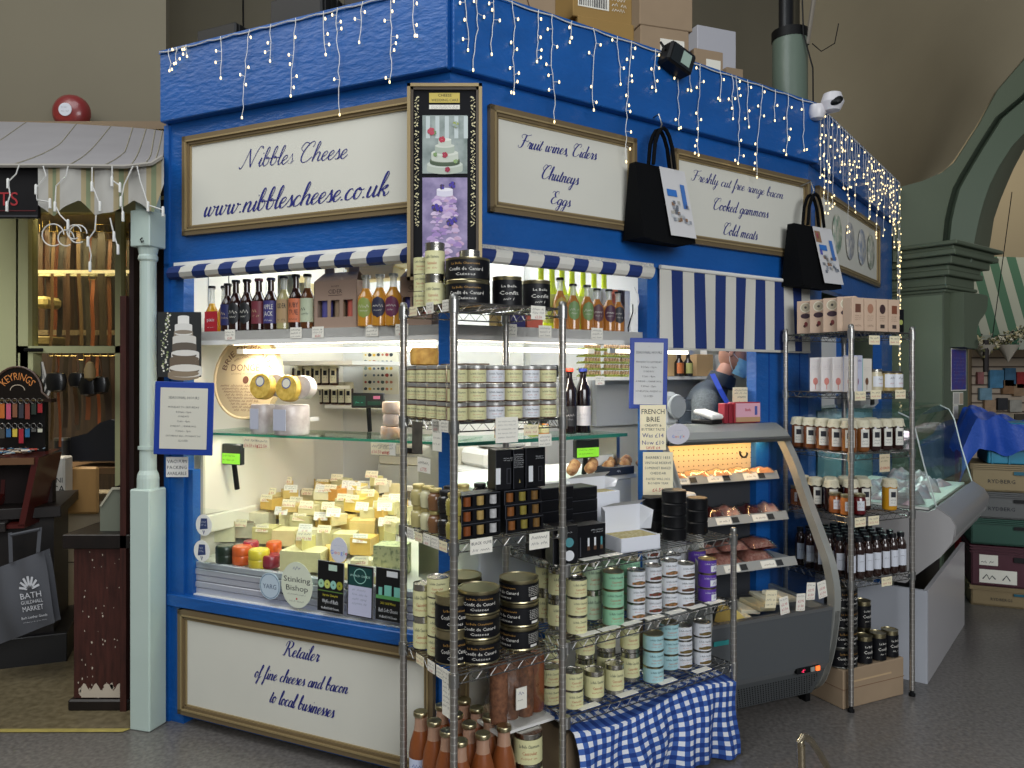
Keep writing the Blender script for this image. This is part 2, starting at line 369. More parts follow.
# pier and arch
pf = Frame(at(944, 375, 5.75).x, 5.75, math.radians(38))
p = MB(); p.T = T_(pf); p.box(0, .42, 0, .9, 0, 2.56, GREEN)
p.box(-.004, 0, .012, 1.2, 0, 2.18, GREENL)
struct(p.obj('wall_pier'))
p = MB(); p.T = T_(pf)
for k, (z0, z1, e) in enumerate([(2.20, 2.225, .015), (2.225, 2.25, .035), (2.25, 2.32, .02), (2.32, 2.36, .06), (2.36, 2.4, .05), (2.40, 2.46, .09), (2.46, 2.5, .13), (2.50, 2.53, .11), (2.53, 2.56, .15)]):
    p.box(-e, .46 + e*1.6, -e, 1.2, z0, z1, GREEN, .006)
struct(p.obj('trim_1'))
p = MB(); p.T = T_(pf)
prof = spline([(.10, 2.2), (.50, 2.2), (.53, 2.15), (.515, 2.09), (.46, 2.04), (.39, 2.0), (.345, 1.95), (.33, 1.90), (.345, 1.86), (.36, 1.83), (.35, 1.795), (.30, 1.78), (.10, 1.79)], 3)
p.prism(prof, -.1, .25, GREEN, 'y')
p.tube([(.325, -.1, 1.815), (.325, .25, 1.815)], .036, GREEN, 12)
struct(p.obj('trim_2'))
def arch(uvs, uvs2, d, dd, m, nm):
    a = [at(u, v, e) for u, v, e in uvs]; b = [at(u, v, e) for u, v, e in uvs2]; q = MB()
    vs = []
    for x, y in zip(a, b): vs += [x, y, x + Vector((0, dd, 0)), y + Vector((0, dd, 0))]
    fs = []
    for i in range(len(a)-1):
        o, n = 4*i, 4*i+4
        fs += [(o, o+1, n+1, n), (o+1, o+3, n+3, n+1), (o+2, n+2, n+3, o+3), (o, n, n+2, o+2)]
    q.add(vs, fs, m, True); return struct(q.obj(nm))
arch(L0, LG_, 0, .02, GREEN, 'trim_3'); arch([(u, v, d-.03) for u, v, d in LG_], [(u+5, v+2, d+.05) for u, v, d in LG_], 0, .1, M('#3c473a', .6, name='dark_sage_groove'), 'trim_4'); arch([(u+5, v+2, d-.04) for u, v, d in LG_], LS, 0, .3, M('#586654', .6, name='mid_sage_paint'), 'trim_5'); arch(LS, LI, 0, .2, GREEN, 'trim_6')
# ------------------------------------------------------------ the cheese kiosk shell
BASE = Matrix.Translation((FA.o.x, FA.o.y, 0))
IB = BASE.inverted()
kiosk = thing('market_kiosk', 'bright blue angular wooden market kiosk selling cheese, with open serving windows', 'market stall', (FA.o.x, FA.o.y, 0))
def KP(fr): q = MB(); q.T = IB @ T_(fr); return q
LB = 2.24; LC = 2.12; LA = 1.49
for fr, x0, x1 in ((FA, -LA+.012, .012), (FB, -.012, LB+.03), (FC, -.005, LC)):
    q = KP(fr); q.box(x0, x1, -.045, 0, 2.725, 3.045, BLUE, .004)
    q.box(x0, x1, -.05, .02, 3.03, 3.045, BLUE)
    q.obj('fascia_board', kiosk)
for fr, x0, x1 in ((FA, -LA, 0), (FB, 0, LB), (FC, 0, LC)):
    q = KP(fr); q.box(x0, x1, 0, .05, 2.07, 2.73, BLUE); q.box(x0, x1, -.012, 0, 2.07, 2.09, BLUE); q.obj('frieze_panel', kiosk)
for fr, x0, x1 in ((FA, -LA, -LA+.11), (FA, -.05, .0), (FB, -.0, .02), (FB, 1.03, 1.13), (FB, 1.80, LB), (FC, 0, .25), (FC, LC-.35, LC)):
    q = KP(fr); q.box(x0, x1, -.0, .06, 0, 2.07, BLUE)
    if fr is FB and x0 > 1.6:
        for k in range(3): q.box(x0+.1+.13*k, x0+.106+.13*k, -.002, 0, .9, 2.0, M('#0c3a8c', .6, name='panel_groove'))
    q.obj('post', kiosk)
q = KP(FA)  # left upright has a moulded edge
q.box(-LA, -LA+.03, -.012, .1, 0, 2.72, BLUE); q.box(-LA+.11, -LA+.15, .015, .06, .57, 1.15, BLUE); q.obj('post', kiosk)
q = KP(FA); q.box(-LA+.02, 0, -.02, .1, .53, .585, BLUE, .004); q.obj('counter_ledge', kiosk)
q = KP(FB); q.box(0, 1.1, -.0, .1, .515, .575, BLUE, .004); q.obj('counter_ledge', kiosk)
q = KP(FA); q.box(-LA, 0, .01, .05, .03, .52, BLUE); q.obj('base_panel', kiosk)
q = KP(FB); q.box(0, 1.1, .01, .05, .03, .52, BLUE); q.obj('base_panel', kiosk)
INW = M('#dcdcd6', .6, name='white_interior_panel'); INW2 = M('#e6e0d0', .55, name='cream_interior_panel')
q = KP(FA)
q.box(-LA+.02, -LA+.05, .06, 1.5, .6, 2.5, INW2)
for k in range(9): q.box(-LA+.05, -LA+.053, .2+.13*k, .204+.13*k, 1.8, 2.07, M('#b9bbb8', .7, name='groove'))
q.box(-LA+.02, -.25, 1.25, 1.3, .6, 2.5, INW); q.obj('inner_partition', kiosk)
q = KP(FB); q.box(1.12, 3.1, 1.3, 1.35, 0, 2.5, INW); a_, b_ = IB @ FA.W(-.25, 1.27), IB @ FB.W(1.15, 1.32); q.T = None; q.prism([(a_.x, a_.y), (b_.x, b_.y), (b_.x+.03, b_.y), (a_.x+.03, a_.y)], .6, 2.5, INW, 'z'); q.obj('inner_partition', kiosk)
poly = [FA.W(-LA+.03, .03), FA.W(0, .04), FB.W(LB, .04), FC.W(LC, .03), FC.W(LC, .9), FB.W(2.7, 2.1), FB.W(-.2, 2.0), FA.W(-LA, 1.6)]
q = MB(); q.T = IB; q.prism([(p_.x, p_.y) for p_ in poly], 2.5, 2.53, INW, 'z'); q.obj('inner_ceiling', kiosk)
polr = [FA.W(-LA+.02, .02), FA.W(0, .03), FB.W(LB, .03), FC.W(LC, .03), FC.W(LC, .9), FB.W(2.7, 2.1), FB.W(-.2, 2.0), FA.W(-LA+.02, 1.6)]
q = MB(); q.T = IB; q.prism([(p_.x, p_.y) for p_ in polr], 2.97, 3.0, M('#5d4c3c', .9, name='roof_boarding'), 'z'); q.obj('roof', kiosk)
q = KP(FC); q.box(.75, LC, .9, .95, 0, 2.5, INW); q.obj('inner_partition', kiosk)
q = KP(FC); q.box(.3, 1.9, .25, .3, 1.35, 2.07, INW); q.box(LC-.6, LC-.3, .2, .28, .9, 2.07, BLUE); q.obj('inner_partition', kiosk)
# upper display shelf running round behind the windows
q = KP(FA); q.box(-LA+.05, .0, .03, .33, 1.735, 1.775, WHITE); q.box(-LA+.05, -.0, .03, .04, 1.715, 1.775, WHITE); q.obj('display_shelf', kiosk)
q = KP(FB); q.box(0, 1.03, .03, .33, 1.735, 1.775, WHITE); q.box(0, 1.03, .03, .04, 1.715, 1.775, WHITE); q.obj('display_shelf', kiosk)
# ------------------------------------------------------------ painted name boards
FRAME = M('#7d6c50', .38, .35, name='bronze_frame'); FRAME2 = M('#a8946c', .35, .4, name='gilt_bead')
BOARD = M('#d6d5ca', .55, name='ivory_board', noise=.05, nscale=3)
def board(fr, x0, x1, z0, z1, y, label, texts, fw=.045, cat='sign'):
    p0, a = inplane(fr, (x0+x1)/2, y, z0); t = thing('name_board', label, cat, p0, a); W2 = (x1-x0)/2; H = z1-z0
    q = MB()
    for m_, o0, o1, d in ((FRAME, 0, fw*.45, -.022), (FRAME2, fw*.45, fw*.6, -.026), (FRAME, fw*.6, fw*.85, -.018), (FRAME2, fw*.85, fw, -.012)):
        q.box(-W2+o0, -W2+o1, d, 0, o0, H-o0, m_); q.box(W2-o1, W2-o0, d, 0, o0, H-o0, m_)
        q.box(-W2+o0, W2-o0, d, 0, o0, o1, m_); q.box(-W2+o0, W2-o0, d, 0, H-o1, H-o0, m_)
    q.obj('frame', t)
    q = MB(); q.box(-W2+fw*.9, W2-fw*.9, -.006, 0, fw*.9, H-fw*.9, BOARD); q.obj('panel', t)
    for s_, u0, v0, u1, v1, xh, sk, wt in texts:  # pixel ends of each baseline
        a0 = fr.hit(u0, v0, y-.008); a1 = fr.hit(u1, v1, y-.008); cx = (x0+x1)/2
        q = MB(); script(q, s_, a0[0]-cx, a1[0]-cx, a0[1]-z0, xh, NAVY, -.0075, (a1[1]-a0[1])/(a1[0]-a0[0]), wt, sk); q.obj('lettering', t)
    return t
board(FA, -1.365, -.02, 2.205, 2.65, -.002, 'long white board reading Nibbles Cheese above its web address', [
    ('Nibbles Cheese', 241, 168, 346, 158, .036, (6,), .11), ('www.nibblescheese.co.uk', 203, 217, 387, 195, .043, (), .2)])
xa = FB.hx(487); xb = FB.hx(633.5)
board(FB, xa, xb, 2.215, 2.632, -.002, 'white board reading Fruit wines, Ciders, Chutneys, Eggs', [
    ('Fruit wines, Ciders', 519, 147, 596, 160, .0255, (), .22), ('Chutneys', 541, 178, 578, 185, .0265, (), .22), ('Eggs', 550, 203, 570, 207, .0245, (), .22)])
xa = FB.hx(670); xb = FB.hx(807)
board(FB, xa, xb, 2.2, 2.632, -.002, 'white board reading Freshly cut free range bacon, Cooked gammons, Cold meats', [
    ('Freshly cut free range bacon', 692, 180, 783, 199, .0235, (), .22), ('Cooked gammons', 713, 209, 768, 218, .0265, (), .22), ('Cold meats', 723, 234, 757, 240, .027, (), .22)])
tb = board(FC, .12, 1.62, 2.2, 2.632, -.002, 'white board with four oval pictures on the kiosk face nearest the pier', [])
for k, xo in enumerate((-.35, -.05, .25, .5)):
    q = MB(); q.T = Matrix.Translation((xo, -.008, .22)) @ Matrix.Rotation(PI/2, 4, 'X')
    q.lathe([(.001, 0), (.085, .0), (.095, .006), (.09, .01), (.001, .008)], M(['#6a8f7a', '#8a8f9c', '#7b8ba4', '#7f8c7a'][k], .5, noise=.5, nscale=25, dark='#d8d4c8'), seg=24, sy=1.25)
    q.obj('oval_picture', tb)
xr = FA.hx(437)
board(FA, -LA+.10, -.06, .055, .525, -.004, 'low white board reading Retailer of fine cheeses and bacon to local businesses', [
    ('Retailer', 283, 655, 318, 662, .029, (), .2), ('of fine cheeses and bacon', 254, 677, 347, 694, .027, (), .2), ('to local businesses', 269, 702, 333, 718, .029, (), .2)])
board(FB, .03, .98, .055, .5, -.004, 'blank low white board in a bronze frame behind the wire rack', [])
# tall wedding cake poster on the corner
pz = 1.93; dpt = 2.85; px = at(445, 375, dpt).x
t = thing('framed_poster', 'tall black framed cheese wedding cake poster on the kiosk corner', 'poster', (px, dpt, pz)); HW = .138; H = 2.655 - pz
q = MB()
for o0, o1, d, m_ in ((0, .012, -.02, FRAME2), (.012, .022, -.014, M('#4d4234', .5, name='dark_bronze'))):
    q.box(-HW+o0, -HW+o1, d, .0, o0, H-o0, m_); q.box(HW-o1, HW-o0, d, 0, o0, H-o0, m_); q.box(-HW+o0, HW-o0, d, 0, o0, o1, m_); q.box(-HW+o0, HW-o0, d, 0, H-o1, H-o0, m_)
q.obj('frame', t)
q = MB(); q.box(-HW+.02, HW-.02, -.005, 0, .02, H-.02, M('#0c0d12', .7, name='black_mount', spec=.2))
CRM = M('#d8cfa6', .7)
for sgn in (-1, 1):
    for k in range(46):
        zz = H-.05 - .0105*k; q.lathe([(.003, 0), (.003, .001)], CRM, (sgn*(HW-.034 + .008*math.sin(k*1.3) + (.012 if k < 8 else 0) - (.02 if k < 2 else 0)), 0, 0), 4) if 0 else [q.add([(sgn*(HW-.034-.006*math.sin(k*1.7+e*2))+.0032*math.cos(a*PI/3)*(1+.5*e), -.006, zz+.003*e+.0036*math.sin(a*PI/3+k)) for a in range(6)], [tuple(range(6))], CRM) for e in (0, 1)]
q.obj('mount', t)
q = MB(); q.box(-.058, .055, -.007, -.005, H-.068, H-.032, M('#cdb85a', .6)); q.text('CHEESE', .015, INK, 0, -.0075, H-.046); q.text('WEDDING CAKE', .013, INK, 0, -.0075, H-.063, fit=.1)
q.box(-.058, .055, -.007, -.005, H-.092, H-.076, PAPER); q.scrawl(-.05, .05, H-.083, .005, INK, -.0075); q.scrawl(-.05, .05, H-.09, .005, INK, -.0075); q.obj('title_plate', t)
q = MB(); q.box(-.083, .083, -.007, -.005, H-.33, H-.115, M('#aab4b0', .5, noise=.35, nscale=18, dark='#6f7d78'))
def tier(q, x, z, w_, h, c, y, tops=None, n=14):
    P = [(x-w_, z+h)] + [(x+w_*math.cos(PI+PI*k/n), z+w_*.22*math.sin(PI+PI*k/n)) for k in range(n+1)] + [(x+w_, z+h)] + [(x+w_*math.cos(PI*k/n), z+h+w_*.22*math.sin(PI*k/n)) for k in range(n+1)]
    q.add([(a, y, b) for a, b in P], [tuple(range(len(P)))], M(c, .6)); E = [(x+w_*math.cos(2*PI*k/n), y-.00015, z+h+w_*.22*math.sin(2*PI*k/n)) for k in range(n)]; q.add(E, [tuple(range(n))], M(tops or c, .6))
def bloom(q, x, z, r, c, y, rr):
    for k in range(6): a = k*PI/3+rr.random(); q.add([(x+r*.55*math.cos(a)+r*.5*math.cos(b), y-.0001*k, z+r*.55*math.sin(a)+r*.5*math.sin(b)) for b in [PI*e/4 for e in range(8)]], [tuple(range(8))], M(c if k % 2 else c[:-2]+'50', .6))
rr = random.Random(4)
for k in range(5): q.box(-.07+.035*k, -.055+.035*k, -.0072, -.007, H-.2, H-.118, M('#c2cccb', .6))
for z_, w_, h_, c, tp, k in ((H-.318, .066, .022, '#b4bcae', '#c8cfc4', 0), (H-.292, .055, .012, '#46563f', '#66735a', 1), (H-.278, .05, .024, '#c3c9bb', '#d4d8cc', 2), (H-.25, .036, .022, '#aab5a6', '#cfd4c8', 3), (H-.225, .024, .02, '#c6cdc0', '#dfe1d8', 4)): tier(q, 0, z_, w_, h_, c, -.0074-.0004*k, tp)
for x, z_, r, c in ((-.01, H-.205, .012, '#b83444'), (-.05, H-.175, .014, '#b8445a'), (.0, H-.262, .011, '#a82c3c'), (.01, H-.316, .01, '#982838'), (-.035, H-.26, .008, '#7c9a6c'), (.04, H-.285, .008, '#8ca87c'), (-.038, H-.18, .008, '#6c8c60'), (.04, H-.15, .012, '#9aa8a4')): bloom(q, x, z_, r, c, -.0096, rr)
q.obj('photograph', t, 'photograph of a tiered cheese cake with red roses')
q = MB(); q.box(-.083, .083, -.007, -.005, .03, H-.345, M('#a99bc0', .5, noise=.5, nscale=16, dark='#5d5480'))
for k in range(150):
    zz_ = .035+.3*rr.random(); hw = .078-.05*(zz_/.34); x = rr.uniform(-hw, hw); r = rr.uniform(.007, .018); c = rr.choice(['#c9b3d6', '#b79ccc', '#d8c4de', '#a488c0', '#bfa6cf', '#c8a8c4'])
    q.add([(x+r*math.cos(a*PI/6), -.0072-.00001*k, zz_+r*.5*math.sin(a*PI/6)-r*.3*abs(math.cos(a*PI/6))) for a in range(12)], [tuple(range(12))], M(c, .7))
tier(q, 0, .315, .03, .02, '#d8d4e4', -.009, '#ece8f0')
for x, z_, r in ((-.035, .27, .014), (-.018, .262, .012), (.02, .215, .014), (.036, .222, .011), (.028, .352, .013), (-.05, .1, .013), (-.01, .345, .01)): bloom(q, x, z_, r, '#4434a0', -.0094, rr)
q.obj('photograph', t, 'photograph of a purple-flowered cheese cake')
# ------------------------------------------------------------ striped canvas
ST1 = M('#16306e', .75, name='navy_stripe'); ST2 = M('#cfcdc4', .75, name='white_stripe'); ST2d = ST2
def rolled(fr, x0, x1, label, z=2.075, drop=.065, first=0, wv=.078, poke=-.06):
    t = thing('rolled_awning', label, 'awning', *inplane(fr, x0, 0, z-drop)); n = int(round((x1-x0)/wv)); wv = (x1-x0)/n
    q = MB()
    for k in range(n):
        m_ = (ST1, ST2)[(k+first) % 2]; a, b = k*wv, (k+1)*wv; s_ = -.02
        pr = [(0, drop-.01), (poke*.5, drop-.004), (poke*.9, drop*.75), (poke, drop*.4), (poke*.8, drop*.12), (poke*.4, 0), (0, .008)]
        for (y0, z0), (y1, z1) in zip(pr, pr[1:]): q.add([(a+s_*(1-z0/drop), y0, z0), (b+s_*(1-z0/drop), y0, z0), (b+s_*(1-z1/drop), y1, z1), (a+s_*(1-z1/drop), y1, z1)], [(0, 1, 2, 3)], m_)
    q.obj('canvas_roll', t)
    q = MB(); q.box(-.005, x1-x0, poke*.4, .0, drop-.006, drop+.012, WHITE); q.obj('head_rail', t)
    return t
rolled(FA, -LA+.08, -.02, 'rolled-up blue and white striped awning over the cheese counter window')
rolled(FB, .12, 1.06, 'rolled-up blue and white striped awning over the window of fruit wine bottles', first=0, poke=-.03, drop=.06)
t = thing('window_blind', 'lowered blue and white striped blind above the serving hatch', 'blind', *inplane(FB, 1.085, -.012, 1.705)); BW = 1.135; n = 15
q = MB()
def bl(i, j):
    return (BW*i, -.012 - .01*math.sin(i*9)*(1-j) - .006*math.sin(i*31)*(1-j), .365*j)
q.sheet(bl, 60, 6, ST1, mf=lambda i, j: (ST2, ST1)[(i//4) % 2]); q.obj('canvas', t)
q = MB(); q.tube([(0, -.015, .368), (BW, -.015, .368)], .01, WHITE, 8); q.obj('roller', t)
q = MB(); q.box(0, BW, -.016, -.01, -.008, .004, M('#c2c0b8', .6)); q.obj('bottom_bar', t)
# ------------------------------------------------------------ wire racks
def rack_post(mb_h):
    q = MB(); q.cyl(.0125, .03, mb_h, M('#b2aea8', .3, .9, name='chrome_post'), (0, 0), 12); z = .05; RG = M('#c9c8c4', .3, .6, name='post_ring')
    while z < mb_h - .012: q.cyl(.0129, z-.001, z+.001, RG, (0, 0), 12); z += .0254
    return q.mesh('post')
def wire_rack(fr, x0, L, D, H, zs, label, front_drop=.028, px=None):
    t = thing('wire_rack', label, 'rack', *inplane(fr, x0, 0, 0)); pm = rack_post(H)
    cap = MB().lathe([(.0135, 0), (.0135, .012), (.009, .018), (.0, .019)], M('#8c8c88', .35, .8, name='post_cap'), seg=10).mesh('post_cap')
    ft = MB().lathe([(.006, 0), (.016, .002), (.016, .014), (.01, .018), (.01, .032)], BLACK, seg=10).mesh('foot')
    for x in (px or (0, L)):
        for y in (0, D):
            p = put(pm, 'post', t); p.location = (x, y, 0); c = put(cap, 'post_cap', p); c.location = (0, 0, H); g = put(ft, 'foot', p)
    for z in zs:
        q = MB()
        for zz, r in ((z, .003), (z-front_drop, .0025)):
            q.tube([(0, 0, zz), (L, 0, zz), (L, D, zz), (0, D, zz)], r, CHROME, 5, closed=True)
        for (a, b, n) in (((0, 0), (L, 0), int(L/.05)), ((0, D), (L, D), int(L/.05)), ((0, 0), (0, D), int(D/.05)), ((L, 0), (L, D), int(D/.05))):
            q.tube([(a[0]+(b[0]-a[0])*i/(2*n), a[1]+(b[1]-a[1])*i/(2*n), z - (front_drop if i % 2 else 0)) for i in range(2*n+1)], .0017, CHROME, 4)
        n = int(D/.022)
        for i in range(1, n): q.tube([(0, D*i/n, z+.001), (L, D*i/n, z+.001)], .0019, CHROME, 4)
        for i in range(1, 4): q.tube([(L*i/4, 0, z-.003), (L*i/4, D, z-.003)], .003, CHROME, 4)
        for x in (0, L):
            for y in (0, D): q.cyl(.017, z-front_drop-.006, z+.008, M('#a5a5a2', .3, .9, name='collar'), (x, y), 10)
        q.obj('shelf', t)
    return t
wire_rack(R1, 0, .44, .355, 1.82, (1.812, 1.426, 1.04, .62, .13), 'tall chrome wire rack of tins and jars standing in front of the kiosk corner')
wire_rack(R1, .455, .895, .36, .925, (.905, .635, .372, .06), 'low chrome wire rack of small tins, its front hung with a gingham cloth', px=(.895,))
wire_rack(R3, 0, .42, .41, 1.80, (1.785, 1.495, 1.208, .91, .607), 'tall chrome wire rack of jam jars and boxes beside the meat fridge')
# ------------------------------------------------------------ tins and jars
LC_ = M('#dcd9a6', .5, name='cream_label'); LW = M('#dcdfe4', .45, name='white_label'); LGn = M('#8fc4a0', .5, name='mint_label'); LGp = M('#a9c0a0', .5, name='pale_green_label')
LBl = M('#a9d2d6', .5, name='light_blue_label'); LPu = M('#5b3a9c', .45, name='purple_label'); LK = M('#0c0d12', .45, name='black_label', spec=.3)
DGR = M('#2c3a44', .6, name='label_script'); REDT = M('#b04430', .6, name='label_red')
def tin(r, h, lm, style='cream', body=TIN, band=(.06, .94), seg=20, turn=0):
    q = MB(); q.lathe([(r*.9, 0), (r, .0015), (r*1.01, .003), (r*.985, .006), (r*.985, h-.006), (r*1.01, h-.003), (r*1.005, h), (r*.95, h), (r*.93, h-.003), (.0001, h-.003)], body, seg=seg)
    l = MB(); z0, z1 = h*band[0], h*band[1]; l.T = Matrix.Rotation(turn, 4, 'Z'); rl = r + .0006; hh = z1-z0
    a0, a1 = (-PI/2-2.75, -PI/2+2.75)
    l.lathe([(rl, z0), (rl, z1)], lm, seg=seg, a0=a0, a1=a1)
    W = r*1.5
    if style == 'confit':
        WH = M('#e8e6de', .6, name='label_white'); GD = M('#b98d48', .5, name='label_gold')
        l.text('La Belle Chaurienne', hh*.16, GD, 0, 0, z0+hh*.74, bend=rl, fit=W*.9, res=1)
        l.text('Confit de Canard', hh*.26, WH, 0, 0, z0+hh*.42, bend=rl, fit=W*1.1, res=1)
        l.text('Cuisses', hh*.2, WH, 0, 0, z0+hh*.16, bend=rl, fit=W*.6, res=1)
        for k in range(6): l.scrawl(r*1.35, r*2.1, z0+hh*(.8-.1*k), hh*.06, WH, bend=rl, w=hh*.02)
        l.sheet(lambda i, j: ((rl+.0006)*math.sin(1.45+.45*i), -(rl+.0006)*math.cos(1.45+.45*i), z0+hh*(.06+.14*j)), 3, 1, WH)
    elif style == 'small_black':
        WH = M('#e8e6de', .6, name='label_white')
        l.text('La Belle', hh*.13, WH, 0, 0, z0+hh*.72, bend=rl, fit=W*.7, res=1); l.text('Confit', hh*.2, WH, 0, 0, z0+hh*.45, bend=rl, fit=W*.9, res=1); l.scrawl(-W*.25, W*.25, z0+hh*.25, hh*.1, WH, bend=rl)
    else:
        c2 = REDT if style in ('cream', 'mint', 'pale') else M('#c86a4a', .6, name='label_orange')
        c1 = DGR if style != 'purple' else LW
        l.text('La Belle Chaurienne', hh*.19, c1, 0, 0, z0+hh*.68, bend=rl, fit=W, res=1)
        if style in ('cream', 'mint', 'pale', 'blue'):
            l.text('Cassoulet', hh*.19, c2, 0, 0, z0+hh*.4, bend=rl, fit=W*.7, res=1); l.scrawl(-W*.4, W*.4, z0+hh*.2, hh*.1, c2, bend=rl)
        elif style == 'purple':
            l.sheet(lambda i, j: ((rl+.0004)*math.sin(-.1+1.2*i), -(rl+.0004)*math.cos(-.1+1.2*i), z0+hh*(.1+.5*j)), 5, 1, LW)
            l.scrawl(r*.2, r*.9, z0+hh*.2, hh*.3, LPu, bend=rl+.0006)
        else:
            fm_ = M({'orange': '#b8794a', 'berry': '#6a3028', 'veg': '#8a6a38', 'red': '#8a2c28'}[style], .6, noise=.6, nscale=120, dark='#3c4426', name='fruit_print')
            l.sheet(lambda i, j: ((rl+.0004)*math.sin(-.75+1.7*i), -(rl+.0004)*math.cos(-.75+1.7*i), z0+hh*(.1+.22*j*(1-.3*math.cos(i*6)))), 6, 1, fm_)
            l.scrawl(-W*.3, W*.3, z0+hh*.48, hh*.1, REDT, bend=rl)
    l.T = None
    return [('body', q.mesh('tin_body')), ('label', l.mesh('tin_label'))]
def jar(r, h, fill, lid, lidh=.12, lw=None, seg=16, neck=.9, waist=0, txt=True, cloth=None, rough=.12, lab_z=(.22, .68), lab_w=1.1):
    q = MB(); hl = h*lidh
    q.lathe([(r*.85, 0), (r, h*.04), (r*(1-waist*.5), h*.3), (r*(1-waist), h*.5), (r, h*(.86-lidh)), (r*neck, h*(.93-lidh)), (r*neck, h-hl)], fill, seg=seg)
    parts = [('body', q.mesh('jar_body'))]
    l = MB()
    if cloth:
        n = seg*2; f_ = lambda i, j: (0, 0, 0)
        pr = [(0.0001, h+.003), (r*.8, h+.004), (r*.98, h-.002), (r*1.0, h-.014), (r*1.12, h-.034)]
        vs = []; fs = []
        for k, (rr, z) in enumerate(pr):
            for i in range(n):
                a = 2*PI*i/n; wv = (1 + .07*math.sin(i*PI*.5)*(k == 4)); vs.append((rr*wv*math.cos(a), rr*wv*math.sin(a), z - (.003*math.cos(i*1.3) if k == 4 else 0)))
        for j in range(4):
            for i in range(n): fs.append((j*n+i, j*n+(i+1) % n, (j+1)*n+(i+1) % n, (j+1)*n+i))
        l.add(vs, fs, cloth, True); l.cyl(r*1.015, h-.019, h-.015, M('#a08c60', .8, name='string'), (0, 0), seg)
        parts.append(('cloth_cap', l.mesh('cloth_cap')))
    else:
        l.lathe([(r*neck*1.02, h-hl), (r*neck*1.05, h-hl+.001), (r*neck*1.05, h-.002), (r*neck*.98, h), (.0001, h-.0008)], lid, seg=seg); parts.append(('lid', l.mesh('jar_lid')))
    if lw:
        b = MB(); z0, z1 = h*lab_z[0], h*lab_z[1]; rl = r+.0006
        b.lathe([(rl, z0), (rl, z1)], lw, seg=10, a0=-PI/2-lab_w, a1=-PI/2+lab_w)
        if txt == 'pate':
            b.text('La Belle Chaurienne', (z1-z0)*.22, DGR, 0, 0, z0+(z1-z0)*.62, bend=rl, fit=r*1.5, res=1); b.scrawl(-r*.5, r*.5, z0+(z1-z0)*.34, (z1-z0)*.14, REDT, bend=rl); b.scrawl(-r*.4, r*.4, z0+(z1-z0)*.12, (z1-z0)*.1, DGR, bend=rl)
        elif txt == 'logo':
            b.sheet(lambda i, j: ((rl+.0005)*math.sin(-.35+.7*i), -(rl+.0005)*math.cos(-.35+.7*i), z0+(z1-z0)*(.5+.32*j)), 3, 1, INK); b.scrawl(-r*.4, r*.4, z0+(z1-z0)*.3, (z1-z0)*.1, DGR, bend=rl); b.scrawl(-r*.4, r*.4, z0+(z1-z0)*.14, (z1-z0)*.08, DGR, bend=rl)
        elif txt: b.scrawl(-r*.4, r*.4, z0+(z1-z0)*.6, (z1-z0)*.2, DGR, bend=rl); b.scrawl(-r*.4, r*.4, z0+(z1-z0)*.25, (z1-z0)*.15, REDT, bend=rl)
        parts.append(('label', b.mesh('jar_label')))
    return parts
def rp(fr, x, y, z): return tuple(fr.W(x, y, z))
def stack(proto, n, h, fr, x, y, z, name, what, where, group, cat='tin', rz=None, jit=.12):
    for k in range(n):
        lv = LVL[n][k]; lb = f'{what} {where}' if n == 1 else f'{what}, {lv} one {where}'
        place(proto, name, lb, cat, rp(fr, x + R.uniform(-.0015, .0015), y, z + k*(h+.0004)), (fr.a*.6 if rz is None else rz) + R.uniform(-jit, jit), group)
S = .004
# top shelf of the tall rack
z = 1.815
tSm = tin(.031, .060, LC_, 'cream', band=(.02, .98)); tMd = tin(.034, .110, LC_, 'cream', band=(.02, .74)); tBigK = tin(.076, .080, LK, 'confit', GOLD, band=(.1, .9), turn=.5); tSil = tin(.038, .03, TIN, 'pale')
tSil = [('body', MB().lathe([(.034, 0), (.036, .002), (.036, .03), (.033, .031), (.0001, .029)], TIN, seg=20).mesh('tin_body'))]
stack(tSm, 3, .060, R1, .055, .315, z, 'food_tin', 'small cream-labelled tin', 'at the back corner of the top rack shelf', 'tins on the top rack shelf', rz=-.2)
stack(tMd, 2, .110, R1, .055, .225, z, 'food_tin', 'taller cream-labelled tin', 'next to the small tins on the top rack shelf', 'tins on the top rack shelf', rz=-.2)
stack(tMd, 1, .110, R1, .125, .305, z, 'food_tin', 'bare-sided tall cream tin', 'tucked behind the paired tall tins on the top rack shelf', 'tins on the top rack shelf')
stack(tBigK, 2, .080, R1, .137, .14, z, 'confit_tin', 'wide gold-rimmed confit tin', 'by the front post, top rack shelf', 'tins on the top rack shelf', rz=-.5, jit=.05)
place([(None, tSil[0][1])], 'food_tin', 'small silver tin lying on top of the wide black confit tins, top rack shelf', 'tin', rp(R1, .15, .15, z+.162), 0, 'tins on the top rack shelf')
tK9 = tin(.052, .108, LK, 'small_black', GOLD, band=(.0, .88))
stack(tK9, 1, .108, R1, R1.hx(507, .12), .12, z, 'confit_tin', 'upright black confit tin', 'on the top rack shelf, nearer the poster', 'upright black tins on the top rack shelf', rz=.2)
stack(tK9, 1, .108, R1, R1.hx(536, .15), .15, z, 'confit_tin', 'upright black confit tin', 'on the top rack shelf, nearer the fruit wines', 'upright black tins on the top rack shelf', rz=.3)
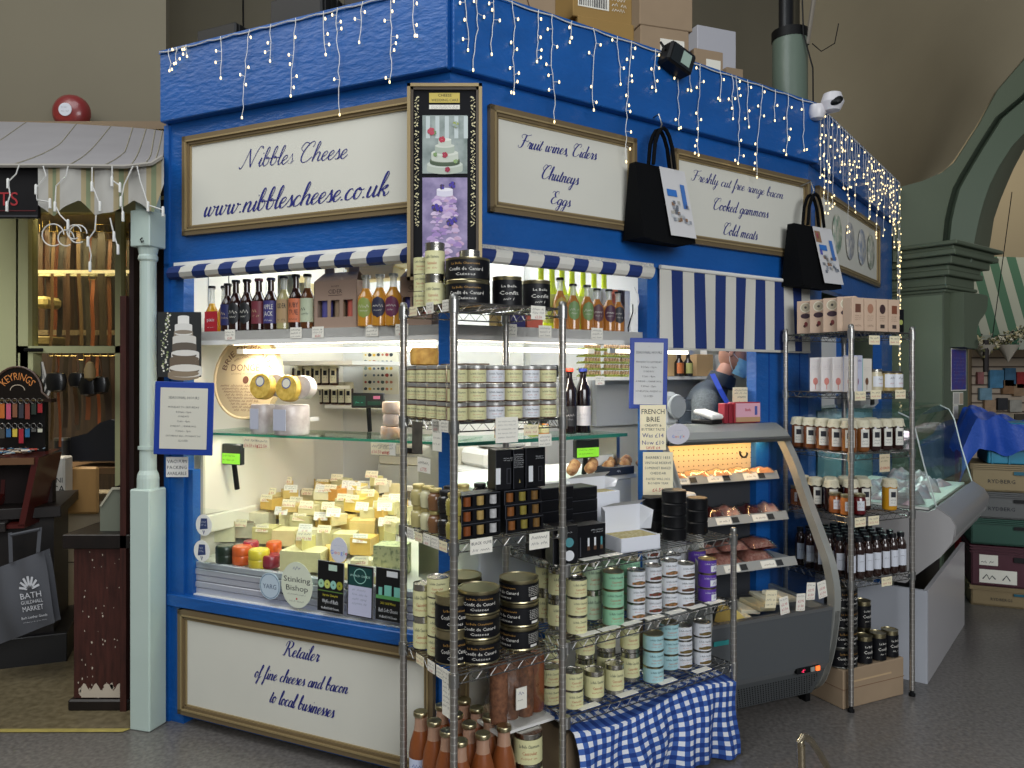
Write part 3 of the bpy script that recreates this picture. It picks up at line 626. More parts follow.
# wall of pate jars on the second shelf
z = 1.43; PJ = {}
for k, lw in enumerate((LC_, LW)): PJ[k] = jar(.035, .060, M('#80604c', .25, coat=.5, name='pate_fill'), M('#c4c3bf', .3, .7, name='silver_lid'), .2, lw, 14, .97, txt='pate', lab_z=(.08, .74), lab_w=1.2)
for l in range(3):
    for i in range(6):
        place(PJ[1 if i in (2, 4) else 0], 'pate_jar', f'squat pate jar with {"white" if i in (2, 4) else "cream"} label, {NTH[i]} from the front post in the {LVL[3][l]} layer', 'jar', rp(R1, .036+.0735*i, .045, z+.0612*l), R1.a*.5, 'pate jars on the second rack shelf')
    for j in range(4):
        place(PJ[0], 'pate_jar', f'squat pate jar with cream label, {NTH[j]} back along the rack side in the {LVL[3][l]} layer', 'jar', rp(R1, .04, .119+.0725*j - .006, z+.0612*l), R1.a*.2-.5, 'pate jars on the second rack shelf')
q = MB(); q.lathe([(.045, 0), (.05, .004), (.051, .05), (.046, .062), (.0001, .063)], M('#e2b258', .7, noise=.25, nscale=40, dark='#b8823a', name='orange_rind'), seg=24)
cw = q.obj('orange_cheese'); cw.location = rp(R1, .055, .30, z+.184); tag(cw, 'small orange-rind cheese wheel on top of the pate jars', 'cheese')
bx = MB(); bx.box(-.04, .04, -.1, .1, 0, .006, M('#8a7a6c', .7)); o = bx.obj('wooden_tray'); o.location = rp(R1, .16, .20, z+.184); o.rotation_euler.z = R1.a; tag(o, 'thin brown board lying on top of the pate jar layers', 'board')
# third shelf: mustard jars and black spice boxes
z = 1.044
fills = [('#b7ab74', 'olive mustard'), ('#d2cda4', 'pale cream'), ('#7a5638', 'brown'), ('#1f1d1c', 'black-lidded dark'), ('#a59a4e', 'green-gold')]
MJ = [jar(.0265, .075, M(c, .2, coat=.6, name='preserve'), M('#c9b877' if n != 3 else '#18181a', .4, .5 if n != 3 else 0, name='wax_lid'), .16, None, 14, .78, waist=-.1) for n, (c, _) in enumerate(fills)]
for l in range(2):
    for j, n in enumerate((4, 3, 2, 1, 0)):
        place(MJ[n], 'preserve_jar', f'{fills[n][1]} preserve jar, {LVL[2][l]} row at the open side of the third rack shelf', 'jar', rp(R1, .035 + .004*(j % 2), .058+.062*j, z+.076*l), 0, 'preserve jars on the third rack shelf')
for j in range(5):
    n = (3, 0, 3, 3, 3)[j]
    place(MJ[n], 'preserve_jar', f'{fills[n][1]} preserve jar, {NTH[j]} of the line behind the black window boxes', 'jar', rp(R1, .10+.062*j, .20+.012*(j % 2), z+.076), 0, 'preserve jars behind the black boxes')
    place(MJ[n], 'preserve_jar', f'{fills[n][1]} preserve jar supporting the {NTH[j]} one of the line behind the window boxes', 'jar', rp(R1, .10+.062*j, .20+.012*(j % 2), z), 0, 'preserve jars behind the black boxes')
KB = M('#0a0b10', .4, name='black_gloss_card', spec=.3); KE = M('#4a4c54', .4, name='card_edge')
def window_box(cols, w=.156, h=.0475, d=.07):
    t = []; q = MB(); ww = w/3
    q.box(-w/2, w/2, .012, d, 0, h, KB); q.box(-w/2, w/2, 0, .012, 0, h*.18, KB); q.box(-w/2, w/2, 0, .012, h*.85, h, KB)
    for k in range(4): x = -w/2 + ww*k; a = .008; q.box(max(-w/2, x-a), min(w/2, x+a), 0, .012, h*.18, h*.85, KB)
    q.box(-w/2, w/2, -.0006, 0, h-.0015, h, KE); q.box(-w/2, -w/2+.0015, -.0006, 0, 0, h, KE); parts = [('box_body', q.mesh('window_box_body'))]
    for k in range(3):
        j = MB(); j.cyl(.0145, h*.2, h*.83, M(cols[k], .3, coat=.6, name='jar_fill', noise=.3, nscale=60), (-w/2+ww*(k+.5), .006+.004), 10); parts.append(('tiny_jar', j.mesh('tiny_jar')))
    return parts
WB1 = window_box(('#8a4a22', '#b89a5c', '#c9c8c8')); WB2 = window_box(('#8a5426', '#8f8238', '#7a5a2c'))
for l in range(3):
    place(WB1, 'spice_box', f'black window box with amber, tan and white jars, {LVL[3][l]} of its stack', 'box', rp(R1, .125, .035, z+.048*l), R1.a+.03, 'black window boxes on the third rack shelf')
    place(WB2, 'spice_box', f'black window box with amber and olive jars, {LVL[3][l]} of its stack', 'box', rp(R1, .30-.004*l, .03, z+.048*l), R1.a, 'black window boxes on the third rack shelf')
def tall_box(w, h, d, txt=(), deco=None):
    q = MB(); q.box(-w/2, w/2, 0, d, 0, h, KB, .001); q.box(-w/2-.0003, -w/2+.001, -.0004, 0, 0, h, KE)
    for (s_, x, z_, sz, m_) in txt: q.text(s_, sz, m_, x, -.0008, z_, res=1)
    if deco: deco(q)
    return [(None, q.mesh('gift_box'))]
WHT = M('#dcdfe2', .5, name='print_white'); TEAL = M('#4a8c94', .5, name='print_teal')
def d1(q):
    q.box(-.03, -.012, -.0008, 0, .02, .075, WHT); q.box(.012, .028, -.0008, 0, .02, .072, KE); q.box(.0135, .0265, -.001, 0, .0215, .0705, KB)
    for k in range(2): q.scrawl(0, .035, .105-.007*k, .005, WHT, -.001)
def d2(q):
    for k in range(7): q.scrawl(-.02, .02, .115-.007*k, .005, WHT, -.001)
    q.add([(0, -.001, .02), (.006, -.001, .02), (.003, -.001, .034)], [(0, 1, 2)], M('#a79a60', .5))
place(tall_box(.085, .138, .06, deco=d1), 'gift_box', 'tall black gift box with white bottle print, standing on the window boxes', 'box', rp(R1, .36, .05, z+.144), R1.a, 'tall black gift boxes')
place(tall_box(.045, .136, .06, deco=d2), 'gift_box', 'narrow black gift box covered in small print, standing on the window boxes', 'box', rp(R1, .288, .05, z+.144), R1.a, 'tall black gift boxes')
place(tall_box(.06, .137, .06, deco=d1), 'gift_box', 'tall black gift box half behind the post, next to the small-print box', 'box', rp(R1, .228, .055, z+.144), R1.a-.1, 'tall black gift boxes')
# fourth shelf
z = .624
tTall = tin(.036, .112, LC_, 'cream', band=(.02, .8)); tSq = tin(.038, .066, LC_, 'cream', band=(.04, .96)); tBK = tin(.070, .080, LK, 'confit', GOLD, band=(.1, .84)); tBK2 = tin(.070, .080, LK, 'confit', GOLD, band=(.1, .84), turn=-.9); tBK3 = tin(.06, .112, LK, 'confit', GOLD, band=(.06, .74), turn=.3)
stack(tTall, 2, .112, R1, .045, .29, z, 'food_tin', 'tall cream-labelled tin', 'at the back corner of the fourth rack shelf', 'tins on the fourth rack shelf', rz=-.1)
stack(tSq, 4, .066, R1, .055, .20, z, 'food_tin', 'squat cream-labelled tin', 'beside the back corner of the fourth rack shelf', 'tins on the fourth rack shelf', rz=-.1)
stack(tBK3, 2, .112, R1, .068, .12, z, 'confit_tin', 'tall black and gold confit tin', 'against the front post', 'confit tins on the fourth rack shelf', rz=-.1, jit=.05)
stack(tBK, 3, .081, R1, R1.hx(479, .08), .08, z, 'confit_tin', 'wide black and gold confit tin', 'front and centre of the fourth rack shelf', 'confit tins on the fourth rack shelf', rz=.1, jit=.08)
stack(tBK2, 3, .081, R1, R1.hx(519, .11), .11, z, 'confit_tin', 'wide confit tin', 'at the fourth shelf end near the low rack', 'confit tins on the fourth rack shelf', rz=.1, jit=.08)
stack(tBK, 3, .081, R1, .18, .25, z, 'confit_tin', 'wide black and gold confit tin', 'behind the front confit stacks', 'confit tins on the fourth rack shelf', rz=.1)
stack(tin(.062, .05, LC_, 'cream', GOLD), 1, .05, R1, .33, .27, z, 'food_tin', 'broad cream-labelled tin', 'at the back of the fourth rack shelf', 'tins on the fourth rack shelf')
# bottom of the tall rack
z = .134
SB = M('#8a4c26', .3, coat=.5, name='orange_soup', noise=.15, nscale=30)
def soup():
    q = MB(); q.lathe([(.038, 0), (.042, .006), (.042, .11), (.038, .145), (.028, .178), (.0245, .19)], SB, seg=16)
    g = MB(); g.lathe([(.0245, .19), (.022, .215), (.0215, .24)], M('#b08a72', .2, coat=.5, name='glass_neck'), seg=14)
    c = MB(); c.lathe([(.025, .238), (.026, .24), (.026, .251), (.0235, .254), (.0001, .253)], GOLD, seg=16)
    l = MB(); l.lathe([(.0426, .015), (.0426, .10)], M('#c8d0e6', .6, name='pale_blue_label'), seg=10, a0=-PI/2-1, a1=-PI/2+1)
    l.scrawl(-.022, .022, .07, .014, M('#3a549c', .6, name='label_blue'), bend=.043); l.scrawl(-.02, .02, .05, .008, M('#3a549c', .6, name='label_blue'), bend=.043); l.scrawl(-.02, .02, .035, .006, M('#3a549c', .6, name='label_blue'), bend=.043)
    return [('body', q.mesh('soup_bottle')), ('neck', g.mesh('neck')), ('cap', c.mesh('cap')), ('label', l.mesh('label'))]
SP = soup(); n = 0
spots = [(414, 712, .31), (433, 708, .30), (429, 722, .22), (447, 719, .25), (446, 728, .15), (466, 712, .31), (465, 722, .22), (484, 718, .27), (493, 727, .22), (477, 734, .15), (450, 742, .07), (481, 742, .08)]
spots = [(.045, .31), (.135, .315), (.225, .31), (.05, .22), (.14, .225), (.05, .13), (.14, .135), (.05, .045), (.138, .045), (.226, .14), (.226, .05), (.226, .225)]
for i, (x, y) in enumerate(spots):
    place(SP, 'soup_bottle', f'orange-brown soup bottle with gold cap, {NTH[i]} from the open end of the bottom rack shelf', 'bottle', rp(R1, max(.03, x), y, z), -.1, 'soup bottles on the bottom rack shelf')
tBig = tin(.050, .105, LC_, 'cream', band=(.02, .82))
stack(tBig, 2, .105, R1, .335, .06, z, 'food_tin', 'large cream-labelled tin', 'at the front of the bottom shelf beside the soup bottles', 'large tins on the bottom rack shelf', rz=0)
stack(tBig, 1, .105, R1, .39, .15, z, 'food_tin', 'large cream-labelled tin', 'under the plastic-wrapped pack', 'large tins on the bottom rack shelf', rz=0)
# plastic-wrapped pack
t = thing('wrapped_bread_pack', 'clear plastic bag of long brown seeded crispbreads under the tall rack', 'food pack', rp(R1, .335, .13, .365), R1.a)
CR = M('#8a5c40', .8, noise=.35, nscale=70, dark='#5a3826', name='seeded_crust')
for k in range(4):
    q = MB(); q.lathe([(.01, 0), (.03, .008), (.033, .03), (.033, .20), (.028, .215), (.0001, .22)], CR if k != 3 else M('#7c4424', .6, name='russet_crust'), (-.09+.055*k, -.02+.01*(k % 2), 0), 12); q.obj('crispbread_roll', t)
q = MB(); q.box(-.045, .0, -.062, -.058, .05, .125, PAPER); q.scrawl(-.035, -.01, .10, .014, NAVY, -.063); q.scrawl(-.04, -.01, .08, .006, INK, -.063); q.obj('label', t)
q = MB(); q.sheet(lambda i, j: ((.13+.012*math.sin(j*17+i*5))*math.cos(2*PI*i)*(1-.25*j*j), (.055+.008*math.sin(i*29+j*9))*math.sin(2*PI*i), -.012+.25*j), 28, 10, FILM, True); q.obj('plastic_bag', t)
q = MB(); q.box(-.12, .12, -.065, .08, -.022, -.012, WHITE); q.obj('tray', t)
sb = MB(); sb.box(-.05, .1, -.03, .08, 0, .2, CARD); o = sb.obj('cardboard_box'); o.location = rp(R1, .335, .25, .134); o.rotation_euler.z = R1.a; tag(o, 'plain brown box under the wrapped crispbreads in the tall rack', 'box')
# ------------------------------------------------------------ low rack
tMint = tin(.040, .066, LGn, 'mint', GOLD); tPale = tin(.037, .112, LGp, 'pale', band=(.02, .82)); tOr = tin(.035, .062, LW, 'orange'); tRe = tin(.035, .062, LW, 'red'); tBe = tin(.038, .058, LW, 'berry'); tVe = tin(.037, .058, LW, 'veg'); tPu = tin(.037, .058, LPu, 'purple', GOLD); tBl = tin(.040, .062, LBl, 'blue', GOLD); tCr = tin(.037, .066, LC_, 'cream'); tCt = tin(.037, .112, LC_, 'cream', band=(.16, .84))
z = .639; g = 'tins on the middle shelf of the low rack'; A_ = .25
rows = [(577, .06, tCr, 3, .067, 'squat cream-labelled tin', 'nearest the tall rack on the middle shelf'), (613, .06, tMint, 3, .067, 'mint-green tin', 'on the middle shelf'), (636, .06, tOr, 3, .063, 'white tin with orange fruit print', 'on the middle shelf'), (653, .075, tRe, 3, .063, 'white tin with red fruit print', 'on the middle shelf'),
        (669, .095, tOr, 3, .063, 'white tin with apricot print', 'between red and berry tins, middle shelf'), (685, .06, tBe, 3, .059, 'white tin with dark berry print', 'on the middle shelf'), (707, .06, tPu, 3, .059, 'purple tin', 'at the post end of the middle shelf'),
        (558, .14, tCt, 2, .113, 'tall cream-labelled tin', 'behind the first squat tins of the middle shelf'), (592, .16, tPale, 2, .113, 'tall pale green tin', 'between the cream and mint tins'), (575, .23, tCt, 2, .113, 'tall cream-labelled tin', 'in the back row of the middle shelf'),
        (630, .17, tMint, 3, .067, 'mint-green tin', 'in the second row of the middle shelf'), (651, .17, tRe, 4, .063, 'white tin with red fruit print', 'in the second row of the middle shelf'), (672, .2, tBe, 3, .059, 'white tin with berry print', 'in the second row of the middle shelf'), (697, .2, tPu, 3, .059, 'purple tin', 'in the second row of the middle shelf'), (610, .26, tPale, 2, .113, 'tall pale green tin', 'in the back row of the middle shelf'), (545, .24, tCt, 2, .113, 'tall cream-labelled tin', 'in the deepest corner of the middle shelf')]
for u, y, pr, n, h, what, where, in rows: stack(pr, n, h, R1, R1.hx(u, y), y, z, 'food_tin', what, where, g, rz=A_)
z = .376; g = 'tins on the lower shelf of the low rack'
rows = [(573, .055, tCr, 2, .067, 'squat cream-labelled tin', 'nearest the tall rack on the lower shelf'), (594, .06, tCt, 1, .113, 'tall cream tin with red lettering', 'second from the tall rack on the lower shelf'), (614, .065, tCt, 1, .113, 'tall cream tin with red lettering', 'third from the tall rack on the lower shelf'),
        (630, .12, tCt, 2, .113, 'tall cream tin', 'beside the light blue tins'), (653, .06, tBl, 3, .063, 'light blue tin', 'at the front of the lower shelf'), (669, .12, tBl, 3, .063, 'light blue tin', 'behind the first light blue stack'), (683, .09, tVe, 3, .059, 'white tin with vegetable print', 'next to the light blue tins'), (702, .075, tVe, 3, .059, 'white tin with vegetable print', 'at the post end of the lower shelf'),
        (551, .13, tCr, 2, .067, 'squat cream-labelled tin', 'half hidden by the rack post, lower shelf'), (585, .17, tCt, 2, .113, 'tall cream tin', 'in the second row near the tall rack, lower shelf'), (606, .18, tCt, 2, .113, 'tall cream tin', 'in the second row centre, lower shelf'), (555, .26, tCr, 3, .067, 'squat cream tin', 'in the back corner of the lower shelf')]
for u, y, pr, n, h, what, where, in rows: stack(pr, n, h, R1, R1.hx(u, y), y, z, 'food_tin', what, where, g, rz=A_)
# boxes under the gingham cloth, and the cloth
for k, (x, w_, l_) in enumerate(((.60, .2, 'nearer the tall rack'), (.82, .2, 'in the middle'), (1.06, .24, 'nearer the meat fridge'))):
    q = MB(); q.box(-w_/2, w_/2, 0, .26, 0, .22, CARD, .003); o = q.obj('cardboard_box'); o.location = rp(R1, x, .05, .064); o.rotation_euler.z = R1.a; tag(o, f'cardboard box under the gingham cloth, {l_}', 'box', 'boxes under the gingham cloth')
G1 = M('#e2e4ea', .85, name='gingham_white'); G2 = M('#3a5ea6', .85, name='gingham_mid'); G3 = M('#14367e', .85, name='gingham_dark')
def cloth(i, j):
    x = .475 + .865*i; ry = .0
    if j < .28:
        k = j/.28; y = .30*(1-k); zz = .318 + .02*math.sin(i*7+k*3)*k
        y -= .02; return (x, y, zz)
    k = (j-.28)/.72; drop = .318 - .02*0 - k*(.30 - .03*math.sin(i*4.2))
    bul = (1-.7*max(0, i-.8)/.2)*.03*math.sin(k*PI*.7) + .022*math.sin(i*19+k*1.5)*k + .014*math.sin(i*43)*k + 0
    hem = .03*max(0, math.sin(i*3.4-.4))*k*(1 if i > .5 else .3)
    zz = drop + hem*.8 + .02*math.sin(i*7+3)*(1-k)
    return (x + .01*math.sin(k*6+i*9), -.02 - bul, max(.012, zz))
q = MB(); q.sheet(cloth, 114, 66, G1, mf=lambda i, j: (G1, G2, G3)[(((i//3) % 2) + ((j//3) % 2))])
o = q.obj('gingham_cloth'); o.location = rp(R1, 0, 0, 0); o.rotation_euler.z = R1.a; o.location.z = 0; tag(o, 'blue and white gingham cloth draped over boxes in the low rack', 'cloth')
# top of the low rack
z = .909; g = 'black boxes on top of the low rack'
def flat_box(w, h, d): q = MB(); q.box(-w/2, w/2, 0, d, 0, h, KB, .0015); q.box(-w/2+.002, w/2-.002, -.0005, 0, h-.0025, h-.0015, KE); return [(None, q.mesh('flat_box'))]
fb1 = flat_box(.15, .042, .1); fb2 = flat_box(.135, .036, .1)
for k in range(6): place(fb1, 'flat_box', f'flat black box, {LVL[6][k]} of the stack beside the tall rack post', 'box', rp(R1, R1.hx(556, .14), .13, z+.0425*k), R1.a + R.uniform(-.04, .04), g)
for k in range(5): place(fb2, 'flat_box', f'flat black box, {LVL[5][k]} of the shorter stack in front of the pie box', 'box', rp(R1, R1.hx(584, .17), .17, z+.0475*k), R1.a + R.uniform(-.04, .04), g, scale=(1, 1, 1.3))
def d3(q):
    for k, c in enumerate((WHT, WHT, TEAL)): q.box(-.012+.03*k-.004, -.012+.03*k+.004, -.001, 0, .03, .075, c); q.box(-.012+.03*k-.006, -.012+.03*k+.006, -.0012, 0, .03, .045, M('#5a4030', .5))
    q.scrawl(.0, .055, .10, .006, WHT, -.001); q.scrawl(.01, .055, .092, .005, WHT, -.001); q.box(-.05, -.047, -.0008, 0, .01, .08, KE)
def disc(q, x, z_, r_, m_): q.add([(x+r_*math.cos(a*PI/10), -.0012, z_+r_*math.sin(a*PI/10)) for a in range(20)], [tuple(range(20))], m_)
def d4(q): disc(q, .015, .075, .017, TEAL); disc(q, .015, .028, .019, WHT); q.scrawl(-.03, .03, .108, .006, WHT, -.001)
place(tall_box(.135, .122, .07, deco=d3), 'gift_box', 'black gift box printed with three small bottles on the low rack', 'box', rp(R1, R1.hx(592, .03), .035, z), R1.a-.05, g)
place(tall_box(.095, .135, .07, deco=d4), 'gift_box', 'black gift box with teal and white round seals on the low rack', 'box', rp(R1, R1.hx(561, .03)+.012, .02, z), R1.a-.25, g)
def tray(label, x, y, zz, w, d, h, lidh, rz, open_=True, flap=True):
    t = thing('white_card_box', label, 'box', rp(R1, x, y, zz), rz); W_ = M('#dfe2ea', .6, name='white_card'); q = MB()
    q.box(-w/2, w/2, 0, .002, 0, h, W_); q.box(-w/2, w/2, d-.002, d, 0, h, W_); q.box(-w/2, -w/2+.002, 0, d, 0, h, W_); q.box(w/2-.002, w/2, 0, d, 0, h, W_); q.box(-w/2, w/2, 0, d, 0, .003, W_); q.obj('tray', t)
    q = MB(); q.box(-w/2, w/2, d, d+.002, h, h+lidh, W_)
    q.add([(-w/2, d, h), (-w/2-.01, d-.04, h+.01), (-w/2-.01, d-.04, h+lidh*.9), (-w/2, d, h+lidh)], [(0, 1, 2, 3)], W_); q.add([(w/2, d, h), (w/2+.01, d-.06, h+.01), (w/2+.03, d-.05, h+lidh*.8), (w/2, d, h+lidh)], [(0, 1, 2, 3)], W_)
    q.add([(-w/2, d, h+lidh), (w/2, d, h+lidh), (w/2-.01, d-.05, h+lidh+.025), (-w/2+.02, d-.05, h+lidh+.02)], [(0, 1, 2, 3)], M('#b9bbc0', .6, name='grey_card')); q.obj('lid', t)
    q = MB(); q.box(-w/2+.004, w/2-.004, .004, d-.004, .003, h-.004, M('#d9cfa4', .9, noise=.4, nscale=90, dark='#b09c58', name='crumbly_cream_pieces')); q.obj('filling', t)
    return t
tray('open white card box with its lid up on the low rack', R1.hx(640, .02), .015, z, .185, .13, .055, .10, R1.a-.12)
tray('white card box standing behind the open one, lid half raised', R1.hx(604, .25), .27, z+.03, .20, .1, .16, .05, R1.a-.05)
RT = [(None, MB().lathe([(.048, 0), (.05, .002), (.05, .042), (.0505, .044), (.047, .049), (.0001, .049)], M('#08090d', .45, name='black_wax', spec=.3), seg=28).mesh('round_tub'))]
for k in range(4): place(RT, 'waxed_cheese', f'round black waxed cheese, {LVL[4][k]} of the pile beside the open white box', 'cheese', rp(R1, R1.hx(674, .1), .1, z+.0505*k), 0, 'round black cheeses on the low rack')
for k in range(3): place(RT, 'waxed_cheese', f'round black waxed cheese, {LVL[3][k]} of the pile at the rack end', 'cheese', rp(R1, R1.hx(697, .13), .13, z+.0505*k), 0, 'round black cheeses on the low rack', scale=(.9, .9, 1))
for k in range(3): place(RT, 'waxed_cheese', f'round black waxed cheese, {LVL[3][k]} of the pile just behind the white box lid', 'cheese', rp(R1, R1.hx(657, .24), .26, z+.0505*k), 0, 'round black cheeses on the low rack')
# ------------------------------------------------------------ right rack
z = 1.79
WAF = M('#cbb098', .7, name='waffle_carton')
def carton(kind, w=.078, h=.158, d=.055):
    q = MB(); q.box(-w/2, w/2, 0, d, 0, h, WAF, .0015)
    def el(x, z_, a, b, c, y=-.0009): q.add([(x+a*math.cos(t*PI/10), y, z_+b*math.sin(t*PI/10)) for t in range(20)], [tuple(range(20))], M(c, .6))
    if kind == 0:
        el(0, .126, .024, .024, '#e0dac4'); el(0, .126, .020, .020, '#b9ae94', -.0011); el(0, .126, .006, .006, '#4a443c', -.0013); el(0, .085, .022, .013, '#3a2430'); el(.002, .045, .008, .012, '#7a3030'); el(-.004, .036, .006, .007, '#4a2020')
    else:
        c = ['#6a4434', '#a87860', '#3a2428', '#7c4630'][kind-1]
        if kind in (1, 4): q.box(-.018, .018, -.001, 0, .088, .128, M(c, .6))
        else: el(0, .108, .02, .023, c)
        for k in range(3): q.scrawl(-.02, .02, .07-.01*k, .006, M('#6a4a3c', .7), -.001)
        q.box(-.014, .014, -.001, 0, .016, .034, M('#3c302c', .7)) if kind in (3, 4) else q.scrawl(-.02, .02, .02, .012, M('#6a4a3c', .7), -.001)
    return [(None, q.mesh('waffle_carton'))]
CA = [carton(k) for k in range(5)]
for i in range(4): place(CA[0], 'biscuit_carton', f'pinkish waffle carton with cracker and fruit pictures, {NTH[i]} back from the front post', 'carton', rp(R3, .04, .062+.084*i, z), R3.a-1.02, 'cartons on the jam rack', scale=(1.08, 1, 1.05))
for i in range(4): place(CA[i+1], 'biscuit_carton', f'pinkish carton with {["square brown", "pale brown round", "dark round", "square rust"][i]} biscuit picture on top of the jam rack', 'carton', rp(R3, .07+.083*i, .02, z), R3.a, 'cartons on the jam rack')
place(tall_box(.045, .115, .04, (), deco=lambda q: disc(q, 0, .05, .013, M('#a8b060', .6))), 'small_black_box', 'small black carton at the pier end of the jam rack top', 'carton', rp(R3, .385, .035, z), R3.a)
z = 1.499
def pinkbox(w, h, d, c, bot='#d88a80', nm=None):
    q = MB(); q.box(-w/2, w/2, 0, d, 0, h, M(c, .6), .0015)
    if nm: q.text(nm, .015, M('#5a4a80', .6), 0, -.001, h-.03, fit=w*.75, res=1)
    for k in range(3): q.scrawl(-w*.3, w*.3, h-.045-.008*k, .004, M('#a8a0a4', .7), -.001)
    q.add([(0+.011*math.cos(a*PI/8), -.001, .05+.018*math.sin(a*PI/8)) for a in range(16)], [tuple(range(16))], M(bot, .6)); q.box(-.0015, .0015, -.001, 0, .01, .04, M(bot, .6))
    return [(None, q.mesh('gin_carton'))]
PB = pinkbox(.052, .168, .05, '#e6e0de')
for i in range(4): place(PB, 'drink_carton', f'white carton with pink wine glass picture, {NTH[i]} back from the front post', 'carton', rp(R3, .03, .03+.07*i, z), R3.a-1.0, 'pink and white cartons on the jam rack', scale=(1.05, 1, 1))
place(pinkbox(.075, .175, .05, '#b9bcd0', '#8a5a70', 'Camilla'), 'drink_carton', 'lilac carton with balloon glass picture on the second jam rack shelf', 'carton', rp(R3, .075, .03, z), R3.a)
place(pinkbox(.07, .16, .05, '#ddd6ca', '#6a4630'), 'drink_carton', 'white carton with teal spine on the second jam rack shelf', 'carton', rp(R3, .165, .05, z), R3.a)
o = MB().box(-.006, .006, -.002, .05, 0, .162, M('#54b0a8', .6)).obj('teal_card'); o.location = rp(R3, .124, .045, z); o.rotation_euler.z = R3.a; tag(o, 'upright teal packet between the lilac and white cartons', 'carton')
wj = jar(.035, .11, M('#c9bfa0', .3, coat=.5), TIN, .12, LW, 16); place(wj, 'preserve_jar', 'pale jar with round label on the second jam rack shelf', 'jar', rp(R3, .245, .07, z), R3.a)
for i in range(2): place(jar(.036, .10, M('#a8925c', .3, coat=.5), M('#3c3a34', .5), .1, LW, 16, lab_z=(.2, .85)), 'preserve_jar', f'white-labelled jar with dark lid, {["nearer", "further from"][i]} the pale jar, second jam shelf', 'jar', rp(R3, .315+.06*i, .06, z), R3.a)
CLOTH = M('#cfc9b0', .9, name='calico')
JR = [jar(.035, .150, M(c, .15, coat=.7, name='chutney'), None, .06, M('#d8d6cc', .6, name='jam_label'), 16, cloth=CLOTH, txt='logo', lab_w=.6, lab_z=(.16, .72)) for c in ('#6a3a1c', '#7c4a22', '#2a1410', '#4a1a14', '#c08a1c')]
z = 1.212; g = 'cloth-capped jars on the third jam rack shelf'
for i in range(5): place(JR[0 if i else 1], 'jam_jar', f'cloth-capped brown chutney jar, {NTH[i]} back from the front post, third shelf', 'jar', rp(R3, .04, .045+.079*i, z), -.3, g)
for i in range(4): place(JR[(1, 2, 2, 2)[i]], 'jam_jar', f'cloth-capped {"brown" if i < 1 else "dark"} chutney jar, {NTH[i]} along the front edge, third shelf', 'jar', rp(R3, .13+.08*i, .05, z), .1, g)
for i in range(3): place(JR[2], 'jam_jar', f'cloth-capped dark jar in the second row, {NTH[i]} along, third shelf', 'jar', rp(R3, .14+.085*i, .15, z), .1, g)
z = .914; g = 'jars on the fourth jam rack shelf'
for j, (x, y, n) in enumerate(((.15, .13, 3), (.225, .12, 2), (.06, .17, 2), (.05, .26, 2), (.13, .24, 3), (.21, .22, 2), (.29, .19, 2), (.05, .345, 0))): place(JR[n], 'jam_jar', f'cloth-capped {"brown" if n == 0 else "dark"} jar, {NTH[j]} of the fourth shelf cluster', 'jar', rp(R3, x, y, z), 0, g)
place(JR[4], 'jam_jar', 'cloth-capped jar of golden yellow curd on the fourth shelf', 'jar', rp(R3, .335, .06, z), .1, g)
SJ = [jar(.031, .098, M(c, .15, coat=.7, name='jelly'), GOLD, .14, M('#cfd2d8', .6, name='jelly_label'), 14, lab_w=.55) for c in ('#8a4e24', '#a8642a', '#5a1018')]
for j, (x, y, n) in enumerate(((.03, .05, 1), (.03, .118, 0), (.03, .30, 0), (.035, .37, 0), (.10, .04, 2))): place(SJ[n], 'jelly_jar', f'small gold-lidded {["brown", "amber", "red"][n]} jelly jar, {NTH[j]} of the fourth shelf front', 'jar', rp(R3, x, y, z), -.1, g)
z = .611
def sauce():
    q = MB(); q.lathe([(.024, 0), (.027, .004), (.027, .135), (.022, .152), (.015, .164), (.013, .175)], M('#2c1a16', .15, coat=.8, name='dark_sauce'), seg=12)
    c = MB(); c.lathe([(.016, .172), (.017, .175), (.017, .193), (.0001, .194)], M('#15171c', .35, name='black_cap'), seg=12)
    l = MB(); l.lathe([(.0276, .035), (.0276, .115)], M('#ccd0da', .6, name='sauce_label'), seg=8, a0=-PI/2-.75, a1=-PI/2+.75); l.scrawl(-.012, .012, .06, .012, M('#a03028', .6), bend=.026); l.scrawl(-.012, .012, .08, .006, INK, bend=.028)
    return [('body', q.mesh('sauce_bottle')), ('cap', c.mesh('cap')), ('label', l.mesh('label'))]
SA = sauce()
for j in range(6):
    for i in range(7):
        place(SA, 'sauce_bottle', f'dark sauce bottle, {NTH[i]} along the front and {NTH[j]} back, fifth jam rack shelf', 'bottle', rp(R3, .035+.058*i, .035+.062*j, z), R.uniform(-.2, .2), 'sauce bottles on the fifth jam rack shelf')
